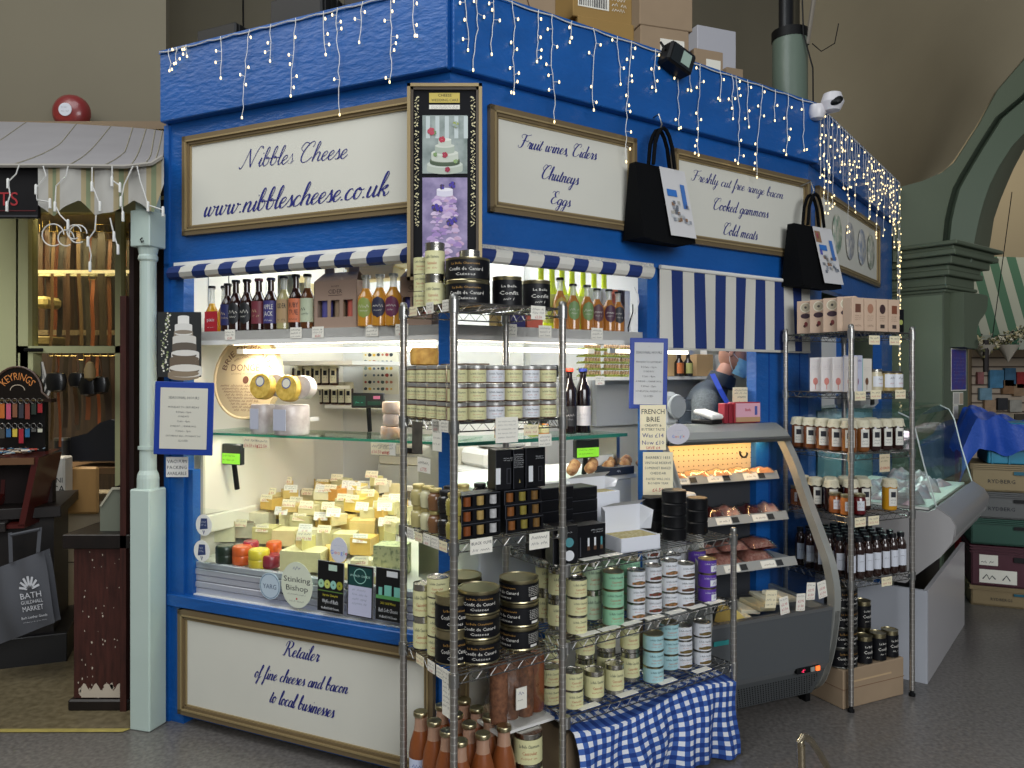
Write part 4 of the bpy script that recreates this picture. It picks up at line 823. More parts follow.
# carton base and black tins
q = MB(); q.box(-.025, .39, -.0, .40, 0, .185, CARD, .004); q.box(-.026, .391, -.001, .401, .091, .094, M('#7d6049', .9, name='box_seam')); q.box(.0, .3, -.0015, 0, .12, .128, M('#bda27e', .8, name='tape')); o = q.obj('cardboard_box')
o.location = rp(R3, 0.01, .03, 0); o.rotation_euler.z = R3.a; tag(o, 'low wide cardboard box under the jam rack carrying black tins', 'box')
z = .187
stack(tin(.075, .094, LK, 'confit', M('#6a6a64', .35, .8, name='dark_gold'), band=(.08, .9)), 4, .0942, R3, .045, .10, z, 'confit_tin', 'wide black confit tin', 'on the cardboard box under the jam rack', 'black tins under the jam rack', rz=.3, jit=.1)
tS = tin(.040, .13, LK, 'small_black', GOLD, band=(.02, .84))
for i, (x, y, zz, w_) in enumerate(((.165, .07, 0, 'nearest the wide black stack'), (.262, .07, 0, 'centre of the lower row'), (.355, .075, 0, 'at the chest end of the lower row'), (.175, .165, 0, 'behind the first, lower row'), (.27, .165, 0, 'behind the second, lower row'), (.175, .165, .131, 'on the upper tier nearest the wide stack'), (.27, .165, .131, 'on the upper tier nearest the white chest'))):
    place(tS, 'confit_tin', f'small upright black tin {w_}, under the jam rack', 'tin', rp(R3, x, y, z+zz), .3, 'black tins under the jam rack')
# ------------------------------------------------------------ cards, notes, notices
def cardmesh(w, h, lines, m=PAPER, th=.0012, border=None):
    """lines: (text or None for tiny writing, z fraction, size fraction, ink)"""
    q = MB(); q.box(-w/2, w/2, 0, th, 0, h, m)
    if border: q.box(-w/2, w/2, -.0002, 0, 0, h, border); q.box(-w/2+.003, w/2-.003, -.0006, 0, .003, h-.003, m)
    for s_, zf, sf, ink in lines:
        if s_ is None: q.scrawl(-w*.4, w*.4, h*zf, h*sf, ink, -.0009, w=h*sf*.15)
        else:
            vs, _ = textgeo(s_, 1); ww = (max(v[0] for v in vs) - min(v[0] for v in vs)) * h*sf
            q.text(s_, h*sf, ink, 0, -.0009, h*zf, fit=min(w*.9, ww), res=1)
    return [(None, q.mesh('card'))]
WC = [cardmesh(.055, .042, [(None, .66, .2, INK), (None, .38, .2, INK), (None, .1, .16, INK)]), cardmesh(.055, .042, [(None, .66, .2, INK), (None, .4, .18, INK), ('£2.50', .08, .28, RED)]), cardmesh(.06, .036, [(None, .6, .24, INK), (None, .2, .24, RED)], PAPERY)]
def card(v, label, pos, rz, rx=0, sc_=1, name='price_card', cat='price card', group=None, ry=0): return place(v if isinstance(v, list) else WC[v], name, label, cat, pos, rz, group, rx, ry, sc_)
# cards clipped to the tall rack
def side(y): return rp(R1, -.006, y, 0)
def rc(fr, x, y, z, k, label, front=True, s_=1, ry=0, group=None):
    p = fr.W(x, y, z); return card(k, label, tuple(p), fr.a if front else fr.a - PI/2, 0, s_, ry=ry, group=group)
RC = [('top', 1.785, (.02, .13, .25)), ('second', 1.395, (.03, .09)), ('third', 1.008, (.04, .095, .15, .21, .27)), ('fourth', .59, (.06, .12, .2))]
for nm, zz, ys in RC:
    for i, y in enumerate(ys):
        rc(R1, -.006, y+.02, zz, (i + len(nm)) % 3, f'small card {NTH[i]} from the front on the open side of the {nm} rack shelf', False, .9)
rc(R1, .33, -.006, 1.77, 1, 'white price card hanging on the front edge of the top rack shelf', s_=1.1)
rc(R1, .20, -.006, 1.355, cardmesh(.09, .085, [(None, .8, .07, INK), (None, .66, .07, INK), (None, .5, .07, INK), (None, .34, .07, INK), (None, .18, .07, INK)]), 'large pale note hanging under the pate jars')
rc(R1, .30, -.006, 1.375, 2, 'cream £10 card under the pate jars near the middle post'); rc(R1, .36, -.005, 1.335, 0, 'white note hanging beside the middle rack post')
rc(R1, .10, -.006, 1.0, cardmesh(.085, .05, [('BLACK OLIVE', .6, .28, INK), (None, .15, .2, INK)]), 'white Black Olive card on the third rack shelf edge')
rc(R1, .335, -.006, .985, cardmesh(.085, .055, [(None, .6, .25, INK), (None, .25, .2, INK)]), 'white card under the amber and olive window boxes')
rc(R1, -.006, .10, 1.33, cardmesh(.06, .10, [(None, .8, .07, INK), (None, .6, .07, INK), (None, .4, .07, INK), (None, .2, .07, INK)]), 'tall white note hanging from the second shelf side', False)
rc(R1, -.006, .24, 1.31, cardmesh(.075, .11, [], M('#5a554c', .6, noise=.4, nscale=20, dark='#2e2c2a')), 'dark picture postcard hanging from the second shelf side', False)
rc(R1, -.007, .19, 1.25, cardmesh(.09, .05, [(None, .55, .25, INK), ('£ 7.75', .1, .35, RED)]), 'white £7.75 card hanging under the postcard', False)
rc(R1, -.006, .03, .48, cardmesh(.07, .15, [(None, .9-.1*k, .05, DGR) for k in range(8)]), 'long printed note hanging below the fourth shelf side', False)
EDGE = [(None, MB().box(-.045, .045, -.03, .002, 0, .002, PAPER).mesh('edge_card'))]
for zz, nm in ((.644, 'middle'), (.381, 'lower'), (.914, 'top')):
    for i, x in enumerate((.57, .67, .78, .90, 1.02, 1.14, 1.25) if nm == 'middle' else (.57, .76, .97, 1.17) if nm == 'lower' else (.58, .68)):
        place(EDGE, 'edge_card', f'blank-looking white card flat on the {nm} low-rack shelf edge, {NTH[i]} from the tall rack', 'price card', rp(R1, x, .028, zz), R1.a, 'cards along the low rack edges')
for x, zz, lb in ((.15, 1.725, 'top shelf edge, beside the post'), (.29, 1.725, 'top shelf edge, pier end'), (.055, 1.46, 'second shelf edge, beside the post'), (.16, 1.465, 'second shelf edge, centre'), (.33, 1.465, 'second shelf edge, pier end'), (.055, .865, 'fourth shelf edge, beside the post'), (.145, .865, 'fourth shelf edge, centre'), (.235, .565, 'fifth shelf edge')):
    rc(R3, x, -.006, zz, 2, f'small cream price card on the jam rack {lb}', s_=1.2)
rc(R3, .22, -.006, 1.115, cardmesh(.07, .085, [(None, .75, .12, INK), (None, .55, .12, INK), ('£5 EACH', .15, .2, RED)], M('#cfc0a0', .8)), 'tan card hanging under the third jam rack shelf')
# ------------------------------------------------------------ notices on the kiosk posts
def notice(x, y, z, w, h, label, lines, m=PAPER, board=None, cat='notice', rz=0, bw=.025, rx=0, rr=0):
    t = thing('notice', label, cat, (x, y, z), rz, rx=rx, ry=rr)
    if board: MB().box(-w/2, w/2, .002, .008, 0, h, board, .002).obj('backing_board', t)
    b = bw if board else 0
    q = MB(); q.box(-w/2+b, w/2-b, 0, .002, b, h-b, m); q.obj('sheet', t)
    q = MB(); hh = h-2*b; ww = w-2*b
    for s_, zf, sf, ink in lines:
        if s_ is None: q.scrawl(-ww*.36, ww*.36, b+hh*zf, hh*sf, ink, -.0006)
        else:
            vs, _ = textgeo(s_, 1); w_ = (max(v[0] for v in vs) - min(v[0] for v in vs)) * hh*sf; q.text(s_, hh*sf, ink, 0, -.0006, b+hh*zf, fit=min(ww*.88, w_), res=1)
    if q.v: q.obj('lettering', t)
    return t
def npx(u0, v0, u1, v1, d): a = at(u0, v1, d); b = at(u1, v0, d); return (a.x+b.x)/2, d, a.z, b.x-a.x, b.z-a.z
GY = M('#4a4c50', .8, name='grey_ink')
NB = M('#173a94', .5, name='royal_blue_board')
hours = [('~', .93, .03, GY), ('SEASONAL HOURS', .82, .06, GY), ('MONDAY TO SATURDAY', .67, .045, GY), ('8.30am - 5pm', .59, .045, GY), ('SUNDAYS', .52, .04, GY), ('11am - 4pm', .44, .045, GY), ('SUNDAY ... / BANK HOL', .36, .04, GY), ('9.30am - 3pm', .28, .045, GY), ('SATURDAY 25th - MONDAY 3rd', .2, .04, GY), ('CLOSED', .12, .045, GY)]
x, y, z, w_, h = npx(153, 382, 212, 455, 3.36); notice(x, y, z, w_, h, 'blue-framed Seasonal Hours notice on the end post by the teal column', hours, M('#cfcdc0', .7), NB, rr=math.radians(1.5), bw=.026)
x, y, z, w_, h = npx(629, 338, 667, 409, 3.40); notice(x, y, z, w_, h, 'blue-framed Seasonal Hours notice on the post beside the striped blind', hours, M('#c3c4c4', .7), NB, rr=math.radians(1), bw=.02)
x, y, z, w_, h = npx(640, 405, 666, 450, 3.36); notice(x, y, z, w_, h, 'cream French Brie price notice hanging below the blue hours board', [('FRENCH', .8, .16, INK), ('BRIE', .63, .16, INK), ('CREAMY &', .52, .08, INK), ('BUTTERY TASTE', .43, .08, INK), ('Was £14', .28, .13, NAVY), ('Now £10', .12, .13, NAVY), ('SAVE £4', .02, .09, RED)], PAPERY)
x, y, z, w_, h = npx(643, 452, 673, 495, 3.33); notice(x, y, z, w_, h, "cream Barber's cheddar notice hanging lowest on the post", [("BARBER'S 1833", .84, .09, GY), ('VINTAGE RESERVE', .72, .08, GY), ('SOMERSET BAKED', .6, .08, GY), ('CHEDDAR', .48, .08, GY), ('DATED WILL 2022', .35, .07, GY), ('BIG NEW YEAR', .25, .07, GY), ('£6.50', .08, .12, RED)], PAPERY)
x, y, z, w_, h = npx(166, 457, 188, 477, 3.47); notice(x, y, z, w_, h, 'small white Vacuum Packing Available notice on the end post', [('VACUUM', .7, .24, INK), ('PACKING', .4, .24, INK), ('AVAILABLE', .1, .24, INK)], WHITE)
x, y, z, w_, h = npx(157.5, 312, 201, 377, 3.40)
t = thing('cake_poster', 'poster photograph of a white tiered wedding cake beside the teal column', 'poster', (x, y, z)); q = MB(); q.box(-w_/2, w_/2, 0, .004, 0, h, M('#2c2e2e', .4)); q.obj('sheet', t)
q = MB()
for (cx, cz, rx_, rz_, c) in ((.1, .88, .13, .06, '#e8e6e0'), (.1, .74, .2, .07, '#dcdad4'), (.1, .66, .22, .04, '#8b7f70'), (.12, .56, .27, .06, '#cfccc4'), (.12, .42, .28, .09, '#5f564c'), (.14, .33, .32, .05, '#d9d6cf'), (.12, .2, .34, .1, '#6a5c4c'), (.15, .1, .38, .05, '#d8d4ca'), (.1, .03, .36, .03, '#8a7a64')):
    tier(q, cx*w_, (cz-rz_)*h, rx_*w_, rz_*2*h*.9, c, -.0008 - cz*.0006, None)
for k in range(60):
    a = k/60; X = (-.42+.16*R.random()+.1*(a < .3))*w_; Z = (.98-.9*a)*h; r = R.uniform(.002, .0055)
    q.add([(X+r*math.cos(b*PI/3), -.0012, Z+r*math.sin(b*PI/3)) for b in range(6)], [tuple(range(6))], M(['#d6d2b8', '#8c9a6a', '#e8e6dc'][k % 3], .7))
q.obj('photograph', t)
# ------------------------------------------------------------ bottles on the display shelf
SH = 1.776
def bottle(r, h, glass, cap, lab, style=0, labz=(.12, .55), shoulder=.52, neck=.44, fillc=None, txt=None, tcol=None):
    rn = r*neck; q = MB()
    q.lathe([(r*.9, 0), (r, .003), (r, h*shoulder), (r*.93, h*(shoulder+.06)), (rn*1.25, h*(shoulder+.17)), (rn, h*(shoulder+.22))], fillc or glass, seg=16)
    n = MB(); n.lathe([(rn, h*(shoulder+.22)), (rn*.95, h*.92), (rn*1.2, h*.925), (rn*1.2, h*.95)], glass, seg=12)
    c = MB(); c.lathe([(rn*1.3, h*.945), (rn*1.35, h*.95), (rn*1.25, h*.995), (.0001, h)], cap, seg=12)
    P = [('body', q.mesh('bottle_body')), ('neck', n.mesh('bottle_neck')), ('cap', c.mesh('bottle_cap'))]
    if lab:
        l = MB(); rl = r+.0006; z0, z1 = h*labz[0], h*labz[1]
        if style == 'oval':
            l.sheet(lambda i, j: (rl*math.sin((i-.5)*1.9*math.sqrt(max(0, 1-(2*j-1)**2))), -rl*math.cos((i-.5)*1.9*math.sqrt(max(0, 1-(2*j-1)**2))), z0+(z1-z0)*j), 8, 10, lab)
        else: l.lathe([(rl, z0), (rl, z1)], lab, seg=10, a0=-PI/2-1.25, a1=-PI/2+1.25)
        tc = tcol or M('#e0ded4', .6, name='pale_print')
        if txt == '~': l.scrawl(-r*.65, r*.65, z0+(z1-z0)*.48, (z1-z0)*.16, tc, bend=rl+.0006); l.scrawl(-r*.5, r*.5, z0+(z1-z0)*.3, (z1-z0)*.1, tc, bend=rl+.0006)
        elif style == 'oval': l.text(txt or '', (z1-z0)*.28, tc, 0, 0, z0+(z1-z0)*.42, bend=rl+.0004, fit=r*1.2, res=1)
        elif txt:
            for k, w_ in enumerate(txt.split()): l.text(w_, (z1-z0)*.3, tc, 0, 0, z0+(z1-z0)*(.62-.3*k), bend=rl+.0004, fit=r*1.3, res=1)
            l.scrawl(-r*.6, r*.6, z0+(z1-z0)*.08, (z1-z0)*.1, tc, bend=rl+.0004)
        P.append(('label', l.mesh('bottle_label')))
    return P
BR = M('#2a120c', .1, coat=.8, name='dark_beer_glass'); CLG = M('#cfd3c8', .08, coat=.8, alpha=.45, name='clear_bottle_neck'); BC = M('#15151a', .35, .5, name='black_crown_cap')
def cider(c): return M(c, .12, coat=.8, emit=c, es=.12, name='cider')  # faint emission stands in for light coming through the bottle
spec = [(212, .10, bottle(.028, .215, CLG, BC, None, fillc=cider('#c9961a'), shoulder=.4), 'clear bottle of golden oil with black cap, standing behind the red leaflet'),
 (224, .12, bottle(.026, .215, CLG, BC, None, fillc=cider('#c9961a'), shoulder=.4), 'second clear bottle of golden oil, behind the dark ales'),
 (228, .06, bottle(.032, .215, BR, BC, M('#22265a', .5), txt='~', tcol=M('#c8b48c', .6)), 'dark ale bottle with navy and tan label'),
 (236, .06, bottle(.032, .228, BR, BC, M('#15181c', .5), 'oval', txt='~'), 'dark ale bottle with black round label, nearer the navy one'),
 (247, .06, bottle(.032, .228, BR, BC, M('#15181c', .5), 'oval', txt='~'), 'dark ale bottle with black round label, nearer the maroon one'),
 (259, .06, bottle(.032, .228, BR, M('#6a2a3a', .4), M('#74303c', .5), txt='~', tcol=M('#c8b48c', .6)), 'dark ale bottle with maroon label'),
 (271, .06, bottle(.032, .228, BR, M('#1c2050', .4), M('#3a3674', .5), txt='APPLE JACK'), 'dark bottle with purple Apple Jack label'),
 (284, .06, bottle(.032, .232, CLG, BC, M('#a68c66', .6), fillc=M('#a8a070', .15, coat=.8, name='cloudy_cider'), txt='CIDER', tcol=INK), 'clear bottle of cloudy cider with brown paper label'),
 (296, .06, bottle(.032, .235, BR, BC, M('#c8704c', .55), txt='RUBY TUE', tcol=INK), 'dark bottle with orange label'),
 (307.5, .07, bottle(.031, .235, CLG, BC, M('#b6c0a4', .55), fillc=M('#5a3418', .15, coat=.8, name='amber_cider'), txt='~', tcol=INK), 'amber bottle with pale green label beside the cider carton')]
for u, y, pr, lb in spec: place(pr, 'drink_bottle', lb, 'bottle', tuple(FA.W(FA.hx(u, y), y, SH)), FA.a*.3, 'ale and cider bottles above the cheese counter')
for i in range(2):
    u, y = (368, .12) if i == 0 else (382, .05)
for u, lc, nm in ((366, '#8a9a4c', 'green'), (380, '#2c2c44', 'navy'), (393.5, '#6a2c4c', 'purple')):
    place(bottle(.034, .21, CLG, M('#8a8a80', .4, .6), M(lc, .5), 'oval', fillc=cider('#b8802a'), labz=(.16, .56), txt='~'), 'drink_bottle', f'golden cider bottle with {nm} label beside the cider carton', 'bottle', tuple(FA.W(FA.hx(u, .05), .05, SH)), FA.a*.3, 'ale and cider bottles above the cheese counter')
def cider_carton(label, u0, u1, y, cut=True):
    x0, x1 = FA.hx(u0, y), FA.hx(u1, y); w_ = x1-x0; t = thing('cider_carton', label, 'carton', tuple(FA.W((x0+x1)/2, y, SH)), FA.a); BRN = M('#a08878', .8, name='brown_board'); DK = M('#191614', .8); h = .245
    q = MB(); hw = w_/2
    ws = [-hw*.84, -hw*.36, -hw*.22, hw*.2, hw*.36, hw*.8]
    q.box(-hw, hw, 0, .004, 0, .045, BRN); q.box(-hw, hw, 0, .004, .115, h-.05, BRN); q.box(-hw, ws[0], 0, .004, .045, .115, BRN); q.box(ws[1], ws[2], 0, .004, .045, .115, BRN); q.box(ws[3], ws[4], 0, .004, .045, .115, BRN); q.box(ws[5], hw, 0, .004, .045, .115, BRN)
    q.box(-hw, -hw+.003, 0, .09, 0, h-.05, BRN); q.box(hw-.003, hw, 0, .09, 0, h-.05, BRN); q.box(-hw, hw, .087, .09, 0, h-.05, BRN); q.obj('carton_body', t)
    q = MB(); q.add([(-hw, 0, h-.05), (hw, 0, h-.05), (hw*.8, .042, h-.01), (-hw*.8, .042, h-.01)], [(0, 1, 2, 3)], BRN); q.add([(-hw, .09, h-.05), (hw, .09, h-.05), (hw*.8, .048, h-.01), (-hw*.8, .048, h-.01)], [(0, 3, 2, 1)], BRN)
    q.box(-hw*.8, -hw*.35, .043, .047, h-.01, h+.02, BRN); q.box(hw*.35, hw*.8, .043, .047, h-.01, h+.02, BRN); q.box(-hw*.8, hw*.8, .043, .047, h+.015, h+.03, BRN); q.obj('carry_handle', t)
    q = MB(); q.text('CIDER', .026, M('#4a3a34', .8), 0, -.001, .142, res=1); q.text('HONEY', .012, M('#4a3a34', .8), 0, -.001, .168, res=1); q.box(-.035, .035, -.001, 0, .134, .136, M('#4a3a34', .8)); q.obj('lettering', t)
    for k, c in enumerate(('#4c4a8c', '#8f7860', '#b8584a')): b = MB(); b.lathe([(.024, .005), (.024, .125), (.01, .16)], M(c, .5), (-hw*.6+hw*.6*k, .035, 0), 10); b.obj('bottle', t)
    return t
cider_carton('brown three-bottle cider carton on the shelf over the cheese counter', 314, 357, .05); cider_carton('second brown cider carton half hidden behind the cake poster', 400, 432, .06)
t = thing('leaflet', 'small red leaflet leaning at the end of the bottle shelf', 'leaflet', tuple(FA.W(FA.hx(210, .03), .034, SH)), FA.a); q = MB(); q.box(-.037, .037, 0, .002, 0, .09, M('#b02430', .5)); q.text('pixie', .024, WHT, 0, -.0008, .045, res=1); q.scrawl(-.02, .02, .015, .006, WHT, -.0008); q.obj('sheet', t)
o = MB().box(-.04, .04, 0, .06, 0, .075, BLACK, .004).obj('black_box'); o.location = FA.W(FA.hx(202, .12)+.03, .14, SH); o.rotation_euler.z = FA.a; tag(o, 'small black box at the wall end of the bottle shelf', 'box')
# backlit cream cartons behind
for k, (u, w_, h, z_) in enumerate(((288, .09, .26, 0), (303, .05, .22, 0), (372, .26, .04, .3), (372, .24, .05, .25))):
    o = MB().box(-w_/2, w_/2, 0, .1, 0, h, M('#d8c68c', .7), .002).obj('cream_carton'); o.location = FA.W(FA.hx(u, .22), .20, SH+z_*.98 + (.0 if z_ == 0 else -.03)); o.rotation_euler.z = FA.a
    tag(o, ['large cream carton behind the cloudy cider', 'narrow cream carton behind the orange-labelled bottle', 'upper flat yellow carton beside the cider carton, close under the awning', 'lower flat yellow carton beside the cider carton'][k], 'carton')
for k, u in enumerate((230, 296, 318, 372, 402)): card(0 if k % 2 else 1, f'white price card on the bottle shelf edge, {NTH[k]} from the end post', tuple(FA.W(FA.hx(u, .028), .027, 1.735)), FA.a, 0, 1.1)
# fruit wines on the other face
for i, (u, y, h, lc, nm) in enumerate(((573, .07, .20, '#6c8a54', 'green'), (587, .07, .20, '#6c8a54', 'second green'), (597, .08, .19, '#5a3c44', 'plum'), (609, .075, .19, '#4c2c40', 'maroon'), (618, .09, .185, '#2a2c34', 'black'), (560, .12, .23, '#a8903c', 'gold'))):
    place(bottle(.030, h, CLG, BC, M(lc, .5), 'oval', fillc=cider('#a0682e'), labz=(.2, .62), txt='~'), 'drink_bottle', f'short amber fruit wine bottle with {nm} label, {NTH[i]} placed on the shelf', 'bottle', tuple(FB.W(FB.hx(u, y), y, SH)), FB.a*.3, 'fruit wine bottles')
GW = M('#bcc828', .15, coat=.8, emit='#c4d42c', es=.35, name='green_gold_wine_glow')  # backlight put into the wine colour as emission
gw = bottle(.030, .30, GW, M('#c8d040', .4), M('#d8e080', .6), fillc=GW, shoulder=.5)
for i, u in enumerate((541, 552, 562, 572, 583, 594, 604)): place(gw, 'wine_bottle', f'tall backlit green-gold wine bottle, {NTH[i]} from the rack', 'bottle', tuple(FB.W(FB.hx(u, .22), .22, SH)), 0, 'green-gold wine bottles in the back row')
for i, (u, c) in enumerate(((597, '#c8ccd0'), (606, '#d0cfc8'), (614, '#c86a4a'), (621, '#2a1a1c'), (626, '#c8c4bc'))):
    o = MB().box(-.022, .022, 0, .04, 0, .20, M(c, .6)).obj('bottle_carton'); o.location = FB.W(FB.hx(u, .14), .138, SH); o.rotation_euler.z = FB.a; tag(o, f'tall {["pale grey", "off-white", "orange", "black", "cream"][i]} bottle carton at the far end of the wine shelf', 'carton')
for i, (c, x) in enumerate((('#2c2c60', .18), ('#b85a48', .27), ('#a58a4c', .12))):
    o = MB().box(-.04, .04, 0, .06, 0, .055, M(c, .6)).obj('tea_packet'); o.location = FB.W(x+.18, .07, SH); o.rotation_euler.z = FB.a; tag(o, f'small {["navy", "coral", "mustard"][i]} packet on the wine shelf behind the rack', 'carton')
for k, u in enumerate((510, 545, 597)): card(0, f'white label on the wine shelf edge, {NTH[k]} from the corner', tuple(FB.W(FB.hx(u, .028), .027, 1.735)), FB.a, 0, 1.2)
# wires at the end of the wine window
q = MB(); q.tube([FB.W(.98, .03, 1.98) + Vector((.02*math.sin(i*.9), 0, -.035*i)) for i in range(12)], .0025, WHITE, 5); o = q.obj('white_cable'); tag(o, 'loose white cable hanging at the end of the wine window', 'cable')
q = MB(); q.tube([FB.W(.965, .04, 1.9) + Vector((.012*math.sin(i*1.1+1), 0, -.035*i)) for i in range(9)], .003, BLACK, 5); o = q.obj('black_cable'); tag(o, 'loose black cable hanging at the end of the wine window', 'cable')
# ------------------------------------------------------------ cheese counter
case = thing('cheese_counter', 'refrigerated cheese counter with grey slatted front and white rim', 'counter', *inplane(FA, -.72, 0, 0)); ox = .72
GR = M('#b9bbc4', .35, .3, name='grey_extrusion'); RIM = M('#e8e2cf', .4, name='cream_rim')
q = MB(); 
for k in range(5): q.box(-.67, .67, .035-.004*(k % 2), .06, .588+.029*k, .586+.029*(k+1), GR, .003)
q.box(-.67, .67, .02, .06, .572, .59, WHITE); q.obj('slatted_front', case)
q = MB(); q.add([(-.67, .06, .698), (.67, .06, .698), (.67, .95, .91), (-.67, .95, .91), (-.67, .06, .56), (.67, .06, .56), (.67, .95, .56), (-.67, .95, .56)], [(0, 1, 2, 3), (4, 7, 6, 5), (0, 4, 5, 1), (1, 5, 6, 2), (2, 6, 7, 3), (3, 7, 4, 0)], M('#cfcabc', .5)); q.obj('display_deck', case)
q = MB(); q.box(-.67, -.64, .06, 1.0, .84, .925, RIM, .006); q.box(-.67, .67, .97, 1.0, .84, .985, RIM, .006); q.box(-.64, .67, .955, .97, .925, .96, M('#6c6656', .6)); q.obj('rim', case)
q = MB(); q.box(-.67, .67, .02, .024, .70, .98, GLASS); q.obj('front_glass', case)
q = MB(); q.sheet(lambda i, j: (-.67+1.34*i, .03+.34*j, 1.318 + .0*j), 1, 1, SHELFGLASS); q.box(-.67, .69, .027, .032, 1.312, 1.322, M('#3c9c7c', .2, alpha=.8, name='green_glass_edge')); q.box(-.67, .67, .03, .37, 1.312, 1.32, SHELFGLASS); q.obj('glass_shelf', case)
q = MB(); q.box(-.66, -.3, .42, .5, 1.355, 1.375, WHITE); q.box(-.66, .0, 1.0, 1.2, 1.39, 1.41, WHITE); q.box(-.66, -.1, .5, 1.2, 1.63, 1.65, WHITE); q.obj('back_shelf', case)
q = MB(); q.add([(-.655, .10, .93), (-.655, .9, .91), (-.655, .9, 1.3), (-.655, .10, 1.3)], [(0, 1, 2, 3)], INW2); q.tube([(-.65, .10, .91), (-.65, .10, 1.32)], .012, M('#c8c0ac', .4), 6); q.tube([(-.65, .9, .915), (-.2, .98, .915)], .006, STEEL, 6); q.obj('side_screen', case)
def deck(y): return .70 + (y-.06)*.215/.89
# cheeses
CH = ['#dcd08e', '#e2d7a4', '#e0c070', '#ead9a0', '#d8cf9c', '#e6c884', '#efe6c4', '#e0b860']
def cheese_block(w, d, h, c, rind=None, cut=0): q = MB(); q.add([(-w/2, 0, 0), (w/2, 0, 0), (w/2*(1-cut), d, 0), (-w/2, d, 0), (-w/2, 0, h), (w/2, 0, h*(1-.1*cut)), (w/2*(1-cut), d, h), (-w/2, d, h)], [(0, 3, 2, 1), (4, 5, 6, 7), (0, 1, 5, 4), (1, 2, 6, 5), (2, 3, 7, 6), (3, 0, 4, 7)], c); return q
def cheese_wedge(r, ang, h, c, rind): 
    q = MB(); n = 8; P = [(0, 0)] + [(r*math.cos(PI/2-ang/2+ang*i/n), r*math.sin(PI/2-ang/2+ang*i/n)) for i in range(n+1)]
    q.prism(P, 0, h, c, 'z'); q.add([(x*1.01, y*1.01, z_) for z_ in (0, h) for x, y in P[1:]], [(i, i+1, n+2+i, n+1+i) for i in range(n)], rind, True); return q
def cm(c): return M(c, .45, noise=.12, nscale=25, coat=.15, name='cheese_paste', spec=.4)
def chs(kind, u, v, y, w, h, c, label, rz=0, z=None, d=None, rind='#b08a50', cardv=None, r=None):
    x, _ = FA.hit(u, v, y); d = d or w*.8; zz = deck(y+d)+.001 if z is None else z
    if kind == 'block': q = cheese_block(w, d, h, cm(c), cut=.1)
    elif kind == 'wedge': q = cheese_wedge(w, .9, h, cm(c), M(rind, .7))
    elif kind == 'wheel': q = MB(); q.lathe([(w/2*.88, 0), (w/2, h*.15), (w/2, h*.85), (w/2*.88, h), (.0001, h)], M(c, .3, coat=.4, name='wax'), seg=20)
    elif kind == 'half': q = MB(); q.lathe([(w/2*.95, 0), (w/2, h*.1), (w/2, h*.9), (w/2*.93, h), (.0001, h)], M(rind, .7, noise=.3, nscale=30), seg=16, a0=.1, a1=PI-.1); q.add([(-w/2, .01, 0), (w/2, .01, 0), (w/2, .01, h), (-w/2, .01, h)], [(0, 1, 2, 3)], cm(c)); q.add([(w/2*math.cos(.1+i*(PI-.2)/16), w/2*math.sin(.1+i*(PI-.2)/16), h*.995) for i in range(17)], [tuple(range(17))], cm(c))
    elif kind == 'blue': q = cheese_block(w, d, h, M('#b9b98c', .5, noise=.5, nscale=45, dark='#77805f', thr=(.36, .5), name='blue_veined_paste'))
    o = q.obj('cheese'); o.location = FA.W(x, y, zz); o.rotation_euler.z = FA.a*.5 + rz; tag(o, label, 'cheese', 'cheeses in the counter')
    if cardv is not None:
        vv = PC[cardv]; card(vv, 'price card on ' + ' '.join(label.split()[:10]), tuple(FA.W(x, y-.004 if kind != 'wedge' else y+.01, zz+h*(.75 if kind != 'wedge' else .9))), FA.a*.5+rz*.3, -.35, 1)
    return o
PC = [cardmesh(.07, .038, [(None, .6, .25, GY), ('£16.50 a kg', .12, .4, RED)], PAPERY), cardmesh(.065, .036, [(None, .6, .25, GY), ('£22.50', .1, .45, RED)], PAPERY), cardmesh(.07, .04, [(None, .7, .2, GY), (None, .45, .2, GY), ('£1.95', .08, .34, RED)])]
front = [('block', 300, 575, .08, .19, .085, '#ddd2a0', 'large pale cling-wrapped cheddar block at the front', 0, .12, None),
 ('wheel', 226, 568, .09, .09, .05, '#1c2c20', 'dark green waxed cheese truckle, lower one', 0, None, None), ('wheel', 242, 570, .10, .085, .05, '#d8602a', 'orange waxed truckle beside the green ones, lower one', 0, None, None),
 ('wheel', 259, 571, .09, .092, .05, '#d8bc38', 'yellow waxed truckle, lower one', 0, None, None), ('wheel', 271, 571, .11, .085, .055, '#8a2838', 'maroon waxed truckle by the big wrapped block', 0, None, None),
 ('half', 222, 555, .25, .12, .10, '#e6e0b8', 'round-shouldered white half cheese at the wall end', .3, None, None), ('half', 240, 550, .30, .14, .075, '#d9d2b4', 'grey-rinded half cheese beside the white one', 0, None, 0),
 ('block', 361, 575, .12, .09, .07, '#ece2b4', 'white-rinded brie block next to the round search-engine sticker', .2, None, 1), ('blue', 388, 575, .14, .13, .125, '#b9b98c', 'big blue-veined cheese block by the rack', 0, .10, None),
 ('block', 342, 590, .09, .08, .05, '#e6d694', 'pale slab behind the black leaflets', 0, None, None), ('block', 372, 590, .075, .1, .045, '#e8d898', 'cream slab beneath the blue-veined block', .1, None, 2), ('wedge', 330, 565, .16, .11, .075, '#d9b868', 'brown-rinded wedge above the round sticker', .2, None, None)]
for k_, u, v, y, w_, h, c, lb, rz, d, cv in front: chs(k_, u, v, y, w_, h, c, lb, rz, None, d, '#8a7c66' if 'grey' in lb else '#b08a50', cv)
for u, y, c, nm, w_ in ((226, .09, '#1c2c20', 'dark green', .09), (242, .10, '#d8602a', 'orange', .085), (259, .09, '#e0c83c', 'yellow', .092)):
    chs('wheel', u, 550, y, w_, .05, c, f'{nm} waxed truckle, upper one of its pair', 0, deck(y)+.051)
